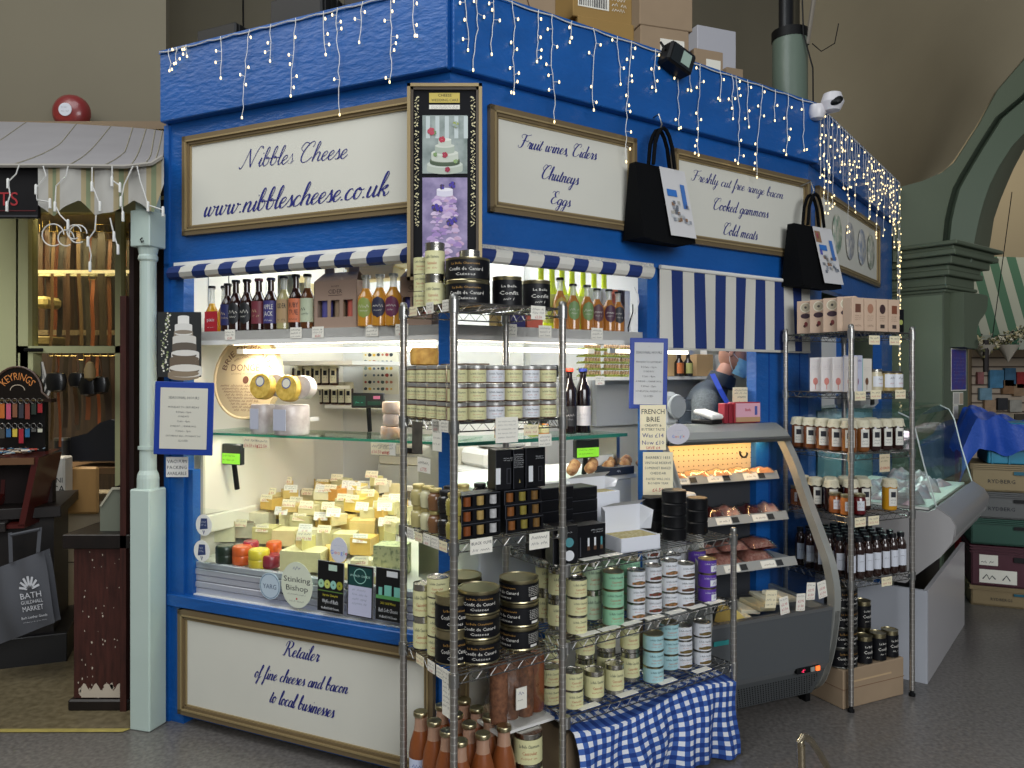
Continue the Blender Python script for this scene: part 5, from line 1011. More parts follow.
chs('wheel', 251, 550, .16, .07, .046, '#a83040', 'red waxed truckle peeping behind the yellow pair', 0, deck(.16)+.05); chs('wheel', 274, 550, .19, .07, .05, '#d8602a', 'orange waxed truckle just behind the maroon one', 0, deck(.19)+.04)
chs('wedge', 302, 550, .10, .10, .075, '#ded28c', 'pale wrapped wedge sitting on the large wrapped block', .3, deck(.08)+.09, None, cardv=0)
rows = [(.28, .085, (262, 283, 303, 322, 343, 360)), (.40, .10, (236, 258, 279, 299, 319, 340, 362, 384)), (.54, .105, (232, 252, 272, 294, 314, 336, 356, 378, 396)), (.68, .10, (248, 268, 287, 307, 328, 348, 369, 388)), (.82, .10, (262, 282, 300, 322, 343, 364, 384))]
RN = ['nearest the glass', 'second', 'third', 'fourth', 'rearmost']
k = 0
for r_, (y, hh, us) in enumerate(rows):
    for i, u in enumerate(us):
        kd = R.choice(['block', 'block', 'wedge', 'wedge', 'half']); c = CH[(k*3+r_) % 8]; w_ = R.uniform(.095, .118)
        nmc = {'#dcd08e': 'straw', '#e2d7a4': 'pale', '#e0c070': 'golden', '#ead9a0': 'cream', '#d8cf9c': 'greenish-cream', '#e6c884': 'orange-cream', '#efe6c4': 'white', '#e0b860': 'amber'}[c]
        chs(kd, u, 500, y, w_*(1.0 if kd != 'wedge' else .95), hh*R.uniform(.85, 1.05), c, f'{nmc} cheese {"piece" if kd == "block" else "wedge" if kd == "wedge" else "half round"}, {NTH[i]} along the {RN[r_]} pile row', R.uniform(-.3, .3), None, .10, R.choice(['#a8834c', '#c9b070', '#8c7a58']), R.choice([0, 1, 2, None]) if kd != 'half' else 1); k += 1
PL2 = []
for i in range(22):
    for _t in range(60):
        u, y = 240+R.random()*155, .32+.5*R.random(); xx = FA.hx(u, y)
        if all((xx-a)**2+(y-b)**2 > .0115 for a, b in PL2): break
    PL2.append((xx, y)); c = R.choice(CH)
    chs(R.choice(['block', 'wedge', 'block']), u, 500, y, R.uniform(.075, .095), R.uniform(.035, .055), c, f'small loose cheese portion on the upper layer, {NTH[i] if i < 20 else ["last but one", "last"][i-20]} set down', R.uniform(-.8, .8), deck(y)+.118, .075, cardv=R.choice([0, 1, 2]))
for i, (u, y, c, nm) in enumerate(((352, .5, '#ecd070', 'golden cube wedge'), (368, .58, '#e8d078', 'yellow block'), (348, .66, '#efd880', 'tallest yellow wedge'), (330, .6, '#e0a050', 'orange slice'), (384, .5, '#e8dfa0', 'pale block'))):
    chs('block', u, 500, y, .105, .06, c, f'{nm} resting on top of the cheese pile towards the rack', R.uniform(-.5, .6), deck(y)+.115, .1, cardv=i % 3)
# stickers and leaflets on the glass
def roundlet(u, v, rad, fr, y, label, draw, m_=WHITE, sx=1, name='round_sticker', cat='sticker', rz=None, fill=None):
    x, z_ = fr.hit(u, v, y); t = thing(name, label, cat, tuple(fr.W(x, y, z_)), fr.a); q = MB()
    q.prism([(rad*sx*math.cos(i*PI/16), rad*math.sin(i*PI/16)) for i in range(32)], -.0015, 0, m_, 'y'); q.obj('disc', t); q = MB(); draw(q, rad); q.obj('print', t); return t
DB = M('#2a3a6c', .5, name='sticker_blue')
def tb1(q, r): q.add([(-r*.5, -.002, -r*.45), (r*.5, -.002, -r*.3), (r*.42, -.002, r*.65), (-r*.35, -.002, r*.6)], [(0, 1, 2, 3)], DB); q.scrawl(-r*.3, r*.3, r*.2, r*.2, WHT, -.0026); q.scrawl(-r*.3, r*.3, -r*.1, r*.2, WHT, -.0026); q.ribbon([(-r*.1, -r*.5), (0, -r*.85), (r*.1, -r*.5)], r*.1, DB, -.002)
roundlet(204, 525, .048, FA, .008, 'upper round white sticker with dark blue plaque on the counter corner', tb1); roundlet(202, 551, .048, FA, .008, 'lower round white sticker with dark blue plaque on the counter corner', tb1)
def yg(q, r):
    q.lathe
    for a in range(24): b = a*PI/12; q.ribbon([(r*.9*math.cos(b), r*.9*math.sin(b)), (r*.9*math.cos(b+.26), r*.9*math.sin(b+.26))], r*.05, M('#5a7a94', .5), -.002)
    q.text('YARG', r*.5, M('#4a5a74', .5), 0, -.002, -r*.2, res=2, fit=r*1.3)
roundlet(270, 586, .057, FA, .008, 'round pale blue Yarg sticker on the slatted counter front', yg, M('#b8c8d4', .5))
def sbp(q, r): q.text('Stinking', r*.34, INK, 0, -.002, r*.12, fit=r*1.45); q.text('Bishop', r*.34, INK, 0, -.002, -r*.25, fit=r*1.2); q.scrawl(-r*.5, r*.5, -r*.45, r*.08, GY, -.002); q.scrawl(-r*.4, r*.4, -r*.75, r*.08, GY, -.002); q.add([(r*.05*math.cos(i), -.002, -r*.6+r*.05*math.sin(i)) for i in range(6)], [tuple(range(6))], RED); q.scrawl(-r*.2, r*.2, r*.65, r*.2, M('#6a6a94', .5), -.002)
roundlet(297, 585, .096, FA, .0, 'large round pale Stinking Bishop sign on the counter front', sbp, M('#d2d8c4', .5), .86)
def goog(q, r, s_=.9):
    cols = ['#3b78e0', '#d8453a', '#e8b02c', '#3b78e0', '#3c9c50', '#d8453a']; ws = [.36, .26, .26, .26, .12, .26]; x = -sum(ws)/2*r*s_*1.25
    for ch, c, w_ in zip('Google', cols, ws): q.text(ch, r*.5*s_, M(c, .5), x+w_*r*s_*.62, -.002, -r*.35); x += w_*r*s_*1.25
    q.scrawl(-r*.5, r*.5, r*.3, r*.1, M('#9aa4c0', .5), -.002); q.scrawl(-r*.1, r*.1, r*.05, r*.1, M('#9aa4c0', .5), -.002)
roundlet(339, 550, .052, FA, .012, 'round white search-engine review sticker on the cheese counter glass', goog, M('#d2d4e0', .5), .82)
def leaf(u, v0, v1, wd, label, kind, y=-.004):
    x, zb = FA.hit(u, v1, y); _, zt = FA.hit(u, v0, y); h = zt-zb; t = thing('leaflet', label, 'leaflet', tuple(FA.W(x, y, zb)), FA.a, ry=.02); q = MB(); q.box(-wd/2-.002, wd/2+.002, .001, .004, -.002, h+.002, M('#8a8a8c', .4)); q.obj('holder', t); q = MB(); q.box(-wd/2, wd/2, 0, .001, 0, h, M('#101214', .4)); q.obj('sheet', t); q = MB()
    def el(cx, cz, r, c): q.add([(cx+r*math.cos(a*PI/8), -.0012, cz+r*1.15*math.sin(a*PI/8)) for a in range(16)], [tuple(range(16))], M(c, .5))
    YE = M('#d8cc3c', .5)
    if kind == 0:
        for i, c in enumerate(('#9cc8a8', '#c0c868', '#90c4b8', '#9a9c34')): el(-wd*.36+wd*.24*i, h*.55, wd*.12, c); q.add([(-wd*.36+wd*.24*i+wd*.03*math.cos(a), -.0015, h*.55+wd*.03*math.sin(a)) for a in range(6)], [tuple(range(6))], M('#3c4c2c', .5))
        q.box(-wd/2, wd/2, -.0005, 0, h*.40, h*.42, M('#5a7a3c', .5)); q.text('Supreme Champion', h*.07, YE, 0, -.001, h*.31, fit=wd*.6, res=1); q.text('Wyfe of Bath', h*.11, WHT, 0, -.001, h*.17, fit=wd*.62, res=1); q.text('theBathSoftCheese', h*.07, WHT, 0, -.001, h*.05, fit=wd*.7, res=1); q.box(-wd*.08, wd*.25, -.0005, 0, h*.83, h*.95, M('#b8d0c0', .5))
    elif kind == 1:
        q.box(-wd*.46, wd*.46, -.0005, 0, h*.02, h*.6, M('#c2c4dc', .5)); q.box(-wd*.46, wd*.46, -.0004, 0, h*.6, h*.97, M('#12403e', .5))
        for a in range(20): b = a*PI/10; q.ribbon([(wd*.24*math.cos(b), h*.8+wd*.24*math.sin(b)), (wd*.24*math.cos(b+.32), h*.8+wd*.24*math.sin(b+.32))], wd*.025, M('#9cd0c4', .5), -.001)
        q.text('WORLD CHEESE', h*.06, M('#b8e0d4', .5), 0, -.001, h*.78, fit=wd*.8, res=1)
        for i in range(4): q.scrawl(-wd*.3, wd*.3, h*(.5-.09*i), h*.05, M('#7a8a9c', .5), -.001)
    else:
        for i, (cx, w2) in enumerate(((-.32, .14), (-.02, .28), (.34, .24))): q.box(wd*(cx-w2/2), wd*(cx+w2/2), -.001, 0, h*.48, h*(.58+.1*w2/.28), M('#7cc4b4', .5))
        q.box(-wd/2, wd/2, -.0005, 0, h*.41, h*.48, M('#5a9c5c', .5)); q.text('2021 Gold Winner', h*.07, YE, 0, -.001, h*.31, fit=wd*.6, res=1); q.text('Bath Soft Cheese', h*.11, WHT, 0, -.001, h*.16, fit=wd*.75, res=1); q.text('theBathSoftCheese', h*.07, WHT, 0, -.001, h*.05, fit=wd*.7, res=1); q.box(-wd*.08, wd*.35, -.0005, 0, h*.85, h*.96, WHT)
    q.obj('print', t); return t
leaf(330, 562, 612, .128, 'black Wyfe of Bath leaflet with four round cheeses', 0); leaf(359.5, 566, 617, .122, 'leaflet with lilac lower half and dark green round award logo', 1); leaf(388, 569, 621, .118, 'black Bath Soft Cheese leaflet beside the rack', 2)
# ------------------------------------------------------------ things on the glass shelf
G0 = 1.322
t = thing('brie_box', 'big round wooden Brie de Meaux Dongé box lid leaning behind the glass shelf', 'cheese box', tuple(FA.W(FA.hx(247, .17), .17, 1.372)), FA.a, rx=-.12)
WD = M('#d8c298', .6, name='pale_poplar_wood', noise=.06, nscale=9, spec=.15); Rb = .195; q = MB(); q.T = Matrix.Translation((0, 0, Rb)) @ Matrix.Rotation(PI/2, 4, 'X'); q.lathe([(.0001, 0), (Rb, 0), (Rb, .035), (Rb-.008, .035), (Rb-.012, .03), (.0001, .03)], WD, seg=48, smooth=False); q.obj('lid', t)
BRN_ = M('#6c4434', .7, name='brown_stamp'); q = MB(); yy = -.0305
q.text('BRIE DE MEAUX', .042, BRN_, 0, yy, Rb*2-.068, arc=Rb-.068, sxx=1.15); q.text('APPELLATION D ORIGINE', .014, BRN_, 0, yy, Rb*2-.105, arc=Rb*.9, sxx=1); q.text('DONGÉ', .044, BRN_, -.01, yy, Rb+.03, fit=.17)
q.scrawl(-.09, .07, Rb+.012, .01, BRN_, yy)
for k in range(9): q.scrawl(-.15+.012*k, .14-.01*k, Rb-.045-.014*k, .012, M('#8c5c48', .7), yy, w=.003)
q.add([(-.0+.018*math.cos(i*PI/8), yy, Rb-.012+.018*math.sin(i*PI/8)) for i in range(16)], [tuple(range(16))], BRN_); q.obj('stamped_print', t)
YR = M('#e0c060', .6, noise=.35, nscale=50, dark='#b8922c', name='yellow_rind'); WRP = M('#cfc8c4', .4, noise=.2, nscale=22, dark='#a89c98', coat=.4, name='waxed_paper')
def puck(u, v, y, r, d, label, m_, tilt, sticker=True):
    x, z_ = FA.hit(u, v, y); t = thing('small_cheese', label, 'cheese', tuple(FA.W(x, y, z_)), FA.a+.1); q = MB(); q.T = Matrix.Rotation(PI/2+tilt, 4, 'X') ; q.lathe([(.0001, d), (r*.93, d), (r, d*.85), (r, d*.15), (r*.93, 0), (.0001, 0)], m_, seg=24); q.obj('cheese_body', t)
    if sticker: q = MB(); q.T = Matrix.Rotation(tilt, 4, 'X') @ Matrix.Translation((0, -d-.001, 0)); q.add([(.4*r*math.cos(i*PI/8), 0, r*.35+.4*r*math.sin(i*PI/8)) for i in range(16)], [tuple(range(16))], M('#3a5aa0', .5)); q.add([(.33*r*math.cos(i*PI/8), -.0006, r*.35+.33*r*math.sin(i*PI/8)) for i in range(16)], [tuple(range(16))], M('#e0dcc8', .5)); q.obj('sticker', t)
puck(267, 387, .075, .057, .05, 'golden round cheese with blue sticker standing up, nearer the brie box', YR, -.1); puck(293, 389, .075, .057, .05, 'golden round cheese with blue sticker standing up, nearer the jars', YR, -.1)
puck(283, 386, .12, .05, .05, 'white-wrapped round cheese peeping between the two golden ones', WRP, -.1, False); puck(308, 388, .11, .05, .05, 'white-wrapped round cheese behind the second golden one', WRP, -.1, False)
for k, (u, w_) in enumerate(((263, .052), (292, .075))): q = MB(); q.lathe([(w_*.96, 0), (w_, .006), (w_, .12), (w_*.95, .128), (.0001, .128)], WRP, seg=24); q.box(-w_*.5, w_*.4, -w_-.001, -w_+.002, .02, .11, M('#b9bccb', .5)); o = q.obj('wrapped_cheese'); o.location = FA.W(FA.hx(u, .09), .09, G0+.001); o.rotation_euler.z = FA.a; tag(o, f'tall round cheese in silvery paper on the glass shelf, {["narrower", "wider"][k]} one', 'cheese')
for k, (u, z_, w_) in enumerate(((403, 0, .10), (402, .055, .082), (402, .10, .088))): q = MB(); q.lathe([(w_/2*.94, 0), (w_/2, .006), (w_/2, .04), (w_/2*.95, .048), (.0001, .05)], M(['#d8a878', '#dcc4b0', '#dcb890'][k], .5, noise=.25, nscale=30, dark='#c8bcb4'), seg=20); o = q.obj('washed_rind_cheese'); o.location = FA.W(FA.hx(393, .1), .1, G0+.001+z_); o.rotation_euler.z = k; tag(o, f'pinkish-rinded small cheese, {LVL[3][k]} of the pile at the rack end of the glass shelf', 'cheese')
for k, (u, lb) in enumerate(((251, 'first'), (262, 'second'), (386, 'third'), (380, 'fourth'))): card(PC[k % 3], f'{lb} price card clipped along the glass shelf edge', tuple(FA.W(FA.hx(u, .02), .02, 1.262)), FA.a, 0, 1.25)
# jars with dark contents on the back shelf
DJ = jar(.026, .125, M('#3c1c14', .15, coat=.6), None, .06, M('#ddd8bc', .6, name='ivory_label'), 12, cloth=CLOTH, txt='logo', lab_w=.7, lab_z=(.1, .75))
for i, u in enumerate((290, 300, 309, 318, 326, 334)): place(DJ, 'chutney_jar', f'cloth-capped chutney jar, {NTH[i]} along the upper inner shelf', 'jar', tuple(FA.W(FA.hx(u, .8), .8, 1.525)), 0, 'chutney jars inside the kiosk')
for i, u in enumerate((313, 320, 327, 335, 342, 349)): place(DJ, 'chutney_jar', f'cloth-capped chutney jar, {NTH[i]} along the lower inner shelf', 'jar', tuple(FA.W(FA.hx(u, 1.05), 1.05, 1.411)), 0, 'chutney jars inside the kiosk')
q = MB(); q.box(FA.hx(285, .8)-.03, FA.hx(334, .8)+.06, .74, .86, 1.505, 1.523, INW2); q.T = None; o = q.obj('small_shelf'); o.location = (FA.o.x, FA.o.y, 0); o.rotation_euler.z = FA.a; tag(o, 'short cream shelf holding the upper line of chutney jars', 'shelf')
# poster of pictures, display and scale
x, z_ = FA.hit(381, 394, 1.24); _, z2 = FA.hit(381, 346, 1.24); t = thing('picture_chart', 'cream chart of many little food drawings on the inner kiosk wall', 'poster', tuple(FA.W(x, 1.235, z_)), FA.a); h = z2-z_; w_ = .25
q = MB(); q.box(-w_/2, w_/2, 0, .003, 0, h, M('#e0dcc8', .7)); q.obj('sheet', t); q = MB()
for i in range(7):
    for j in range(6):
        if R.random() < .85: r = R.uniform(.007, .014); cx, cz = -w_*.42+w_*.12*i, .03+.04*j; q.add([(cx+r*math.cos(a*PI/4+i), -.001, cz+r*R.uniform(.6, 1)*math.sin(a*PI/4+i)) for a in range(8)], [tuple(range(8))], M(R.choice(['#4a5a54', '#b8785c', '#8c9a8c', '#d8b03c', '#a8483c', '#5c6c7c', '#2c3034']), .7))
q.obj('drawings', t)
def display(fr, u, v, y, w_, h, label, green, rz=0):
    x, z_ = fr.hit(u, v, y); t = thing('scale_display', label, 'display', tuple(fr.W(x, y, z_)), fr.a+rz); q = MB(); q.box(-w_/2, w_/2, 0, .03, 0, h, M('#14181a', .35), .005); q.obj('housing', t); q = MB()
    if green: q.box(-w_*.46, w_*.46, -.002, 0, h*.05, h*.55, M('#7cc42c', .5, emit='#7cc42c', es=.6)); q.scrawl(-w_*.4, w_*.3, h*.4, h*.08, INK, -.003); q.scrawl(-w_*.4, w_*.2, h*.2, h*.08, INK, -.003)
    else: q.box(-w_*.42, -w_*.05, -.002, 0, h*.15, h*.8, M('#0c3a30', .4)); q.scrawl(-w_*.35, -w_*.1, h*.3, h*.15, M('#3cb89c', .5), -.003); q.box(w_*.2, w_*.4, -.002, 0, h*.6, h*.8, M('#c06a90', .5)); q.box(w_*.02, w_*.42, -.002, 0, h*.2, h*.45, M('#0c3a30', .4))
    q.obj('screen', t); q = MB(); q.tube([(0, .02, 0), (0, .04, -.12)], .012, BLACK, 8); q.obj('stalk', t)
display(FA, 367, 408, .65, .17, .075, 'black customer scale display behind the cheese counter', False, .25)
display(FA, 231, 465, .22, .12, .10, 'small green-screened scale display above the cheeses', True, 0)
display(FB, 588, 458, .16, .13, .085, 'green-screened scale display beyond the wire racks', True, -.1)
q = MB(); q.box(-.22, .3, 0, .35, .9, 1.02, M('#b9b5a4', .4, name='cream_machine'), .01); q.box(-.21, .29, -.004, 0, .95, .965, M('#8a8a84', .4)); q.box(-.05, .1, -.006, 0, .97, 1.0, BLACK); q.box(-.22, .3, 0, .35, -.18, .9, M('#a8a8a0', .5)); o = q.obj('packing_machine'); o.location = FA.W(FA.hx(378, 1.05)+.22, 1.05, 0) ; o.location.z = .18; o.rotation_euler.z = FA.a; tag(o, 'cream and grey vacuum packing machine behind the cheese counter', 'machine')
t = thing('weighing_scale', 'white counter scale half hidden behind the corner post', 'scale', tuple(FB.W(.85, .72, 0)), FB.a); MB().box(-.3, .2, 0, .4, 0, 1.1, M('#c8c8c2', .5), .01).obj('cabinet', t); MB().box(-.2, .15, .05, .35, 1.1, 1.19, M('#d8d8d2', .4), .02).obj('scale_body', t); q = MB(); q.lathe([(.1, 0), (.13, .01), (.13, .014), (.0001, .014)], STEEL, (0, .2, 1.19), 20); q.obj('pan', t)
# inside of the wine window
t = thing('counter_shelf', 'glass-topped shelf inside the wine window holding red wine', 'shelf', *inplane(FB, .55, .1, 0)); MB().box(-.5, .45, 0, .3, 1.30, 1.31, SHELFGLASS).obj('glass', t); MB().box(-.5, .45, -.003, .002, 1.297, 1.312, M('#2c7c68', .3)).obj('edge', t); q = MB(); q.box(-.5, -.48, .05, .25, 0, 1.3, STEEL); q.obj('bracket', t); MB().box(.43, .45, .05, .25, 0, 1.3, STEEL).obj('bracket', t)
RW = M('#120a0c', .1, coat=.8, name='red_wine_glass')
for i, (u, c, lc) in enumerate(((569, '#d0432c', '#1c1c20'), (583, '#2c3c90', '#c8c4c8'))): place(bottle(.036, .30, RW, M(c, .5), M(lc, .6), fillc=RW, shoulder=.62, labz=(.12, .42), txt='~', tcol=M('#a8a4a8', .6)), 'wine_bottle', f'red wine bottle with {["orange", "blue"][i]} capsule on the glass shelf', 'bottle', tuple(FB.W(FB.hx(u, .22), .22, 1.312)), 0)
for i, (u, c) in enumerate(((500, '#b88a2c'), (512, '#c8b040'), (533, '#9aa83c'), (544, '#d88c3c'))): place(jar(.024, .07, M(c, .2, coat=.6), BLACK, .2, M('#d8d0a0', .6) if i % 2 else M('#3c3a5c', .6), 12), 'preserve_jar', f'small {["gold", "yellow", "green", "orange"][i]} jar on the glass shelf under the pate jars', 'jar', tuple(FB.W(FB.hx(u, .18), .18, 1.312)), 0)
EG = M('#a8b04c', .9, name='egg_tray_green', noise=.2, nscale=30)
t0 = None
def eggtray():
    q = MB(); q.sheet(lambda i, j: (-.1+.2*i, .0+.2*j, .012+.012*math.sin(i*PI*10)*math.sin(j*PI*10)), 40, 40, EG); q.box(-.1, .1, 0, .2, 0, .006, EG)
    e = MB()
    for i in range(5):
        for j in range(2): e.lathe([(.0001, 0), (.012, .006), (.017, .018), (.013, .034), (.0001, .044)], M('#c8a47c', .6, name='egg_shell'), (-.08+.04*i, .02+.04*j, .012), 8)
    return [('tray', q.mesh('egg_tray')), ('eggs', e.mesh('eggs'))]
ET = eggtray()
q = MB(); q.box(FB.hx(575, 1.0), FB.hx(650, 1.0)+.1, .98, 1.25, 1.548, 1.568, WHITE); o = q.obj('egg_shelf'); o.location = (FB.o.x, FB.o.y, 0); o.rotation_euler.z = FB.a; tag(o, 'white shelf carrying the trays of eggs', 'shelf')
for k, (u, c) in enumerate(((595, 0), (614, 1), (630, 2))):
    for l in range(5): place(ET, 'egg_tray', f'green tray of eggs, {LVL[5][l]} of the {["stack nearest the corner", "middle stack", "stack nearest the notice"][k]}', 'egg tray', tuple(FB.W(FB.hx(u, 1.0), 1.0, 1.57+.04*l)), FB.a, 'stacked egg trays', scale=(.55, .55, .7))
card(1, 'white price card below the egg trays', tuple(FB.W(FB.hx(600, .97), .97, 1.52)), FB.a, 0, 1.3)
o = MB().box(-.11, .11, 0, .1, 0, .07, M('#1c1f20', .5), .006).obj('black_case'); o.location = FB.W(FB.hx(545, 1.0), 1.05, 1.568); tag(o, 'black case beyond the pate jars inside the kiosk', 'box')
q = MB(); q.box(-.03, .03, 0, .004, 0, .12, STEEL); q.box(-.035, -.0, .0, .004, .12, .2, STEEL); o = q.obj('hanging_cleaver'); o.location = FB.W(FB.hx(600, 1.7), 1.735, 1.25); o.rotation_euler = (0, .7, FB.a); tag(o, 'steel utensil hanging on the white inner wall', 'utensil')
# pies in printed trays on the corner of the counter
cn = thing('side_counter', 'white-topped counter inside the wine window', 'counter', *inplane(FB, .62, .11, 0)); MB().box(-.42, .42, 0, .45, 0, 1.10, M('#b9bcbc', .5), .006).obj('cabinet', cn); MB().box(-.44, .44, -.01, .47, 1.10, 1.125, WHITE, .004).obj('top', cn)
PIE = M('#c99c6c', .7, noise=.4, nscale=40, dark='#8a5030', name='pastry'); 
for i in range(9):
    q = MB(); q.lathe([(.0001, 0), (.022, 0), (.026, .02), (.024, .036), (.014, .045), (.0001, .046)], PIE, seg=14); o = q.obj('pastry_puff'); o.location = FB.W(FB.hx(568+8.5*i, .16), .14+.05*(i % 2), 1.15+.01*(i % 2)); o.rotation_euler = (.9, .1, .3+i*.2); tag(o, f'wrapped golden pasty, {NTH[i]} in the row on the side counter', 'pastry', 'pasties on the side counter')
t = thing('pie_carton', 'dark blue and white printed tray box among the pasties', 'carton', tuple(FB.W(FB.hx(622, .07), .07, 1.127)), FB.a); MB().box(-.075, .075, 0, .1, 0, .035, M('#1c2436', .5)).obj('tray', t); q = MB(); q.scrawl(-.03, .01, .012, .014, WHT, -.001); q.obj('lettering', t); MB().box(-.075, .075, .1, .103, 0, .08, WHITE).obj('lid', t)
q = MB(); q.lathe([(.05, 0), (.056, .004), (.056, .06), (.052, .066), (.0001, .066)], M('#d8d6d0', .6, noise=.08, nscale=30), seg=24); o = q.obj('white_cheese'); o.location = FB.W(FB.hx(680, -.1), -.12, .985) ; tag(o, 'white rinded round cheese beside the fridge stile', 'cheese')
o = MB().box(-.11, .11, -.07, .07, 0, .985, M('#b8bab8', .5)).obj('slim_cupboard'); o.location = FB.W(FB.hx(680, -.1)-.03, -.09, 0); o.rotation_euler.z = FB.a; tag(o, 'slim grey cupboard between the kiosk post and the fridge', 'cupboard')
# ------------------------------------------------------------ the neighbouring leather stall (screen left)
LG = M('#c2c496', .5, name='pale_olive_paint', noise=.08, nscale=3); WOODR = M('#4a2620', .45, name='mahogany_paint', noise=.5, nscale=9, dark='#2f1713', sx=(6, 6, .7)); DW = M('#1d1512', .45, name='dark_stained_wood', noise=.4, nscale=10, dark='#0f0b0a')
st = thing('leather_stall', 'pale olive framed leather goods stall front with glazed panels', 'market stall', (-2.9, 4.7, 0))
def P(u, v, d): return at(u, v, d)
def fbox(mb, u0, v0, u1, v1, d, th, m, off=None, bev=0):
    a = at(u0, v1, d); b = at(u1, v0, d); o = off or (0, 0, 0)
    mb.box(a.x-o[0], b.x-o[0], d-o[1], d+th-o[1], a.z-o[2], b.z-o[2], m, bev); return mb
off = (-2.9, 4.7, 0)
for nm, rect, th in (('wall_panel', (-40, 214, 18, 415), .08), ('upright', (16, 214, 28, 520), .10), ('upright', (115, 190, 121, 520), .06), ('transom', (18, 346, 124, 353), .10), ('head_rail', (-40, 196, 165, 212), .08), ('lower_post', (20, 353, 33, 420), .09), ('inner_rail', (28, 272, 165, 276), .04)):
    fbox(MB(), *rect, 4.7 if nm != 'inner_rail' else 5.4, th, LG if nm != 'inner_rail' else M('#d8d4b4', .5), off).obj(nm, st)
q = MB(); fbox(q, 28, 212, 165, 346, 4.74, .004, glassmat('stall_window_glass', '#e0dcc8', .35), off); q.obj('window_glass', st)
q = MB(); fbox(q, -60, 150, 175, 520, 6.1, .03, M('#4a3a28', .8, name='brown_back_boards', noise=.5, nscale=5, dark='#2a2018', sx=(8, 1, .6)), off); q.obj('back_wall', st)
q = MB(); fbox(q, 26, 270, 170, 273, 5.0, .02, M('#fff0c8', emit='#ffeec8', es=1.6, name='strip_light'), off); q.obj('strip_light', st)
q = MB(); fbox(q, 26, 330, 150, 335, 5.6, .03, M('#9c8c74', .6), off); q.obj('back_shelf', st)
q = MB(); fbox(q, -60, 196, 170, 210, 5.3, .9, M('#b8a68c', .7), off); q.obj('soffit', st)
# pale folded things, warm blobs inside
q = MB(); fbox(q, 28, 296, 46, 307, 5.3, .2, M('#d8c88c', .6), off, .02); fbox(q, 28, 336, 50, 345, 5.3, .2, M('#8c7c54', .6), off, .01); q.obj('stacked_box', st)
# belts
BC_ = ['#4a3020', '#32241c', '#5a4028', '#703c20', '#201a18', '#5c4428', '#8c4824', '#3c362e']
XB = [(32+4.1*k+R.uniform(-1, 1), 230+R.uniform(0, 12), 345, k % 8, 5.6+R.uniform(0, .3), .07) for k in range(31)]
i = 0
for u, v0, v1, c, d, w_ in [(37, 232, 345, 1, 5.4, .07), (47, 228, 346, 0, 5.45, .06), (54, 232, 346, 5, 5.3, .04), (62, 236, 342, 4, 5.5, .07), (69, 234, 346, 0, 5.4, .05), (78, 232, 346, 5, 5.35, .05), (86, 240, 345, 7, 5.5, .07), (93, 280, 346, 6, 5.4, .05), (101, 232, 345, 1, 5.3, .09), (110, 240, 346, 3, 5.45, .05), (123, 250, 345, 6, 5.5, .09), (129, 246, 340, 1, 5.4, .05), (160, 246, 345, 6, 5.5, .07),
                          (54, 356, 440, 5, 4.9, .035), (58, 356, 447, 6, 4.85, .03), (66, 356, 428, 1, 5.0, .06), (74, 356, 425, 0, 5.1, .05), (81, 360, 430, 7, 5.2, .05), (88, 356, 420, 3, 5.2, .06), (97, 356, 424, 6, 5.2, .04), (105, 356, 424, 1, 5.1, .08), (112, 356, 424, 0, 5.2, .05)] + XB:
    a = at(u, v1, d); b = at(u, v0, d); w_ *= .55; q = MB(); lean = R.uniform(-.03, .03); q.sheet(lambda s_, t_: (-w_/2+w_*s_+lean*(1-t_), .008*math.sin(t_*7), (b.z-a.z)*t_), 1, 8, M(BC_[c], .5, coat=.2)); o = q.obj('strap', None); o.location = a; i += 1
    t = thing('leather_belt', f'{["dark brown", "brown", "tan", "rust", "black", "ochre", "orange-tan", "grey-brown"][[1,0,2,3,4,5,6,7].index(c) if c in [1,0,2,3,4,5,6,7] else 0]} leather belt hanging {"behind the stall glass" if v0 < 300 else "below the stall transom"}, {NTH[(i-1) % 20]} from the olive upright{", front row" if i <= 20 else ", back row" if i <= 40 else ", deepest row"}', 'belt', tuple(a), 0, 'hanging belts'); o.parent = t; o.location = (0, 0, 0)
    b_ = MB(); b_.tube([(-.025, -.01, b.z-a.z+.0), (.025, -.01, b.z-a.z), (.025, -.01, b.z-a.z+.05), (-.025, -.01, b.z-a.z+.05)], .004, M('#b8a060', .3, .9, name='brass'), 5, closed=True); b_.obj('buckle', t)
# black sign board with red letters
p0 = at(-30, 218, 3.40); t = thing('stall_sign', 'black shop sign with large red capitals at the canopy end', 'sign', (p0.x, 3.40, p0.z)); a = at(38, 166, 3.40)
q = MB(); q.box(0, a.x-p0.x, 0, .02, 0, a.z-p0.z, M('#0f0e12', .4)); q.box(0, a.x-p0.x, -.004, 0, .004, .012, M('#3c3c40', .4)); q.obj('board', t)
q = MB(); w_ = a.x-p0.x; q.text('TS', .085, M('#a02a30', .5), w_-.13, -.002, .055, res=3); q.box(0, w_-.01, -.002, 0, .030, .034, M('#5a1a20', .5)); q.obj('lettering', t)
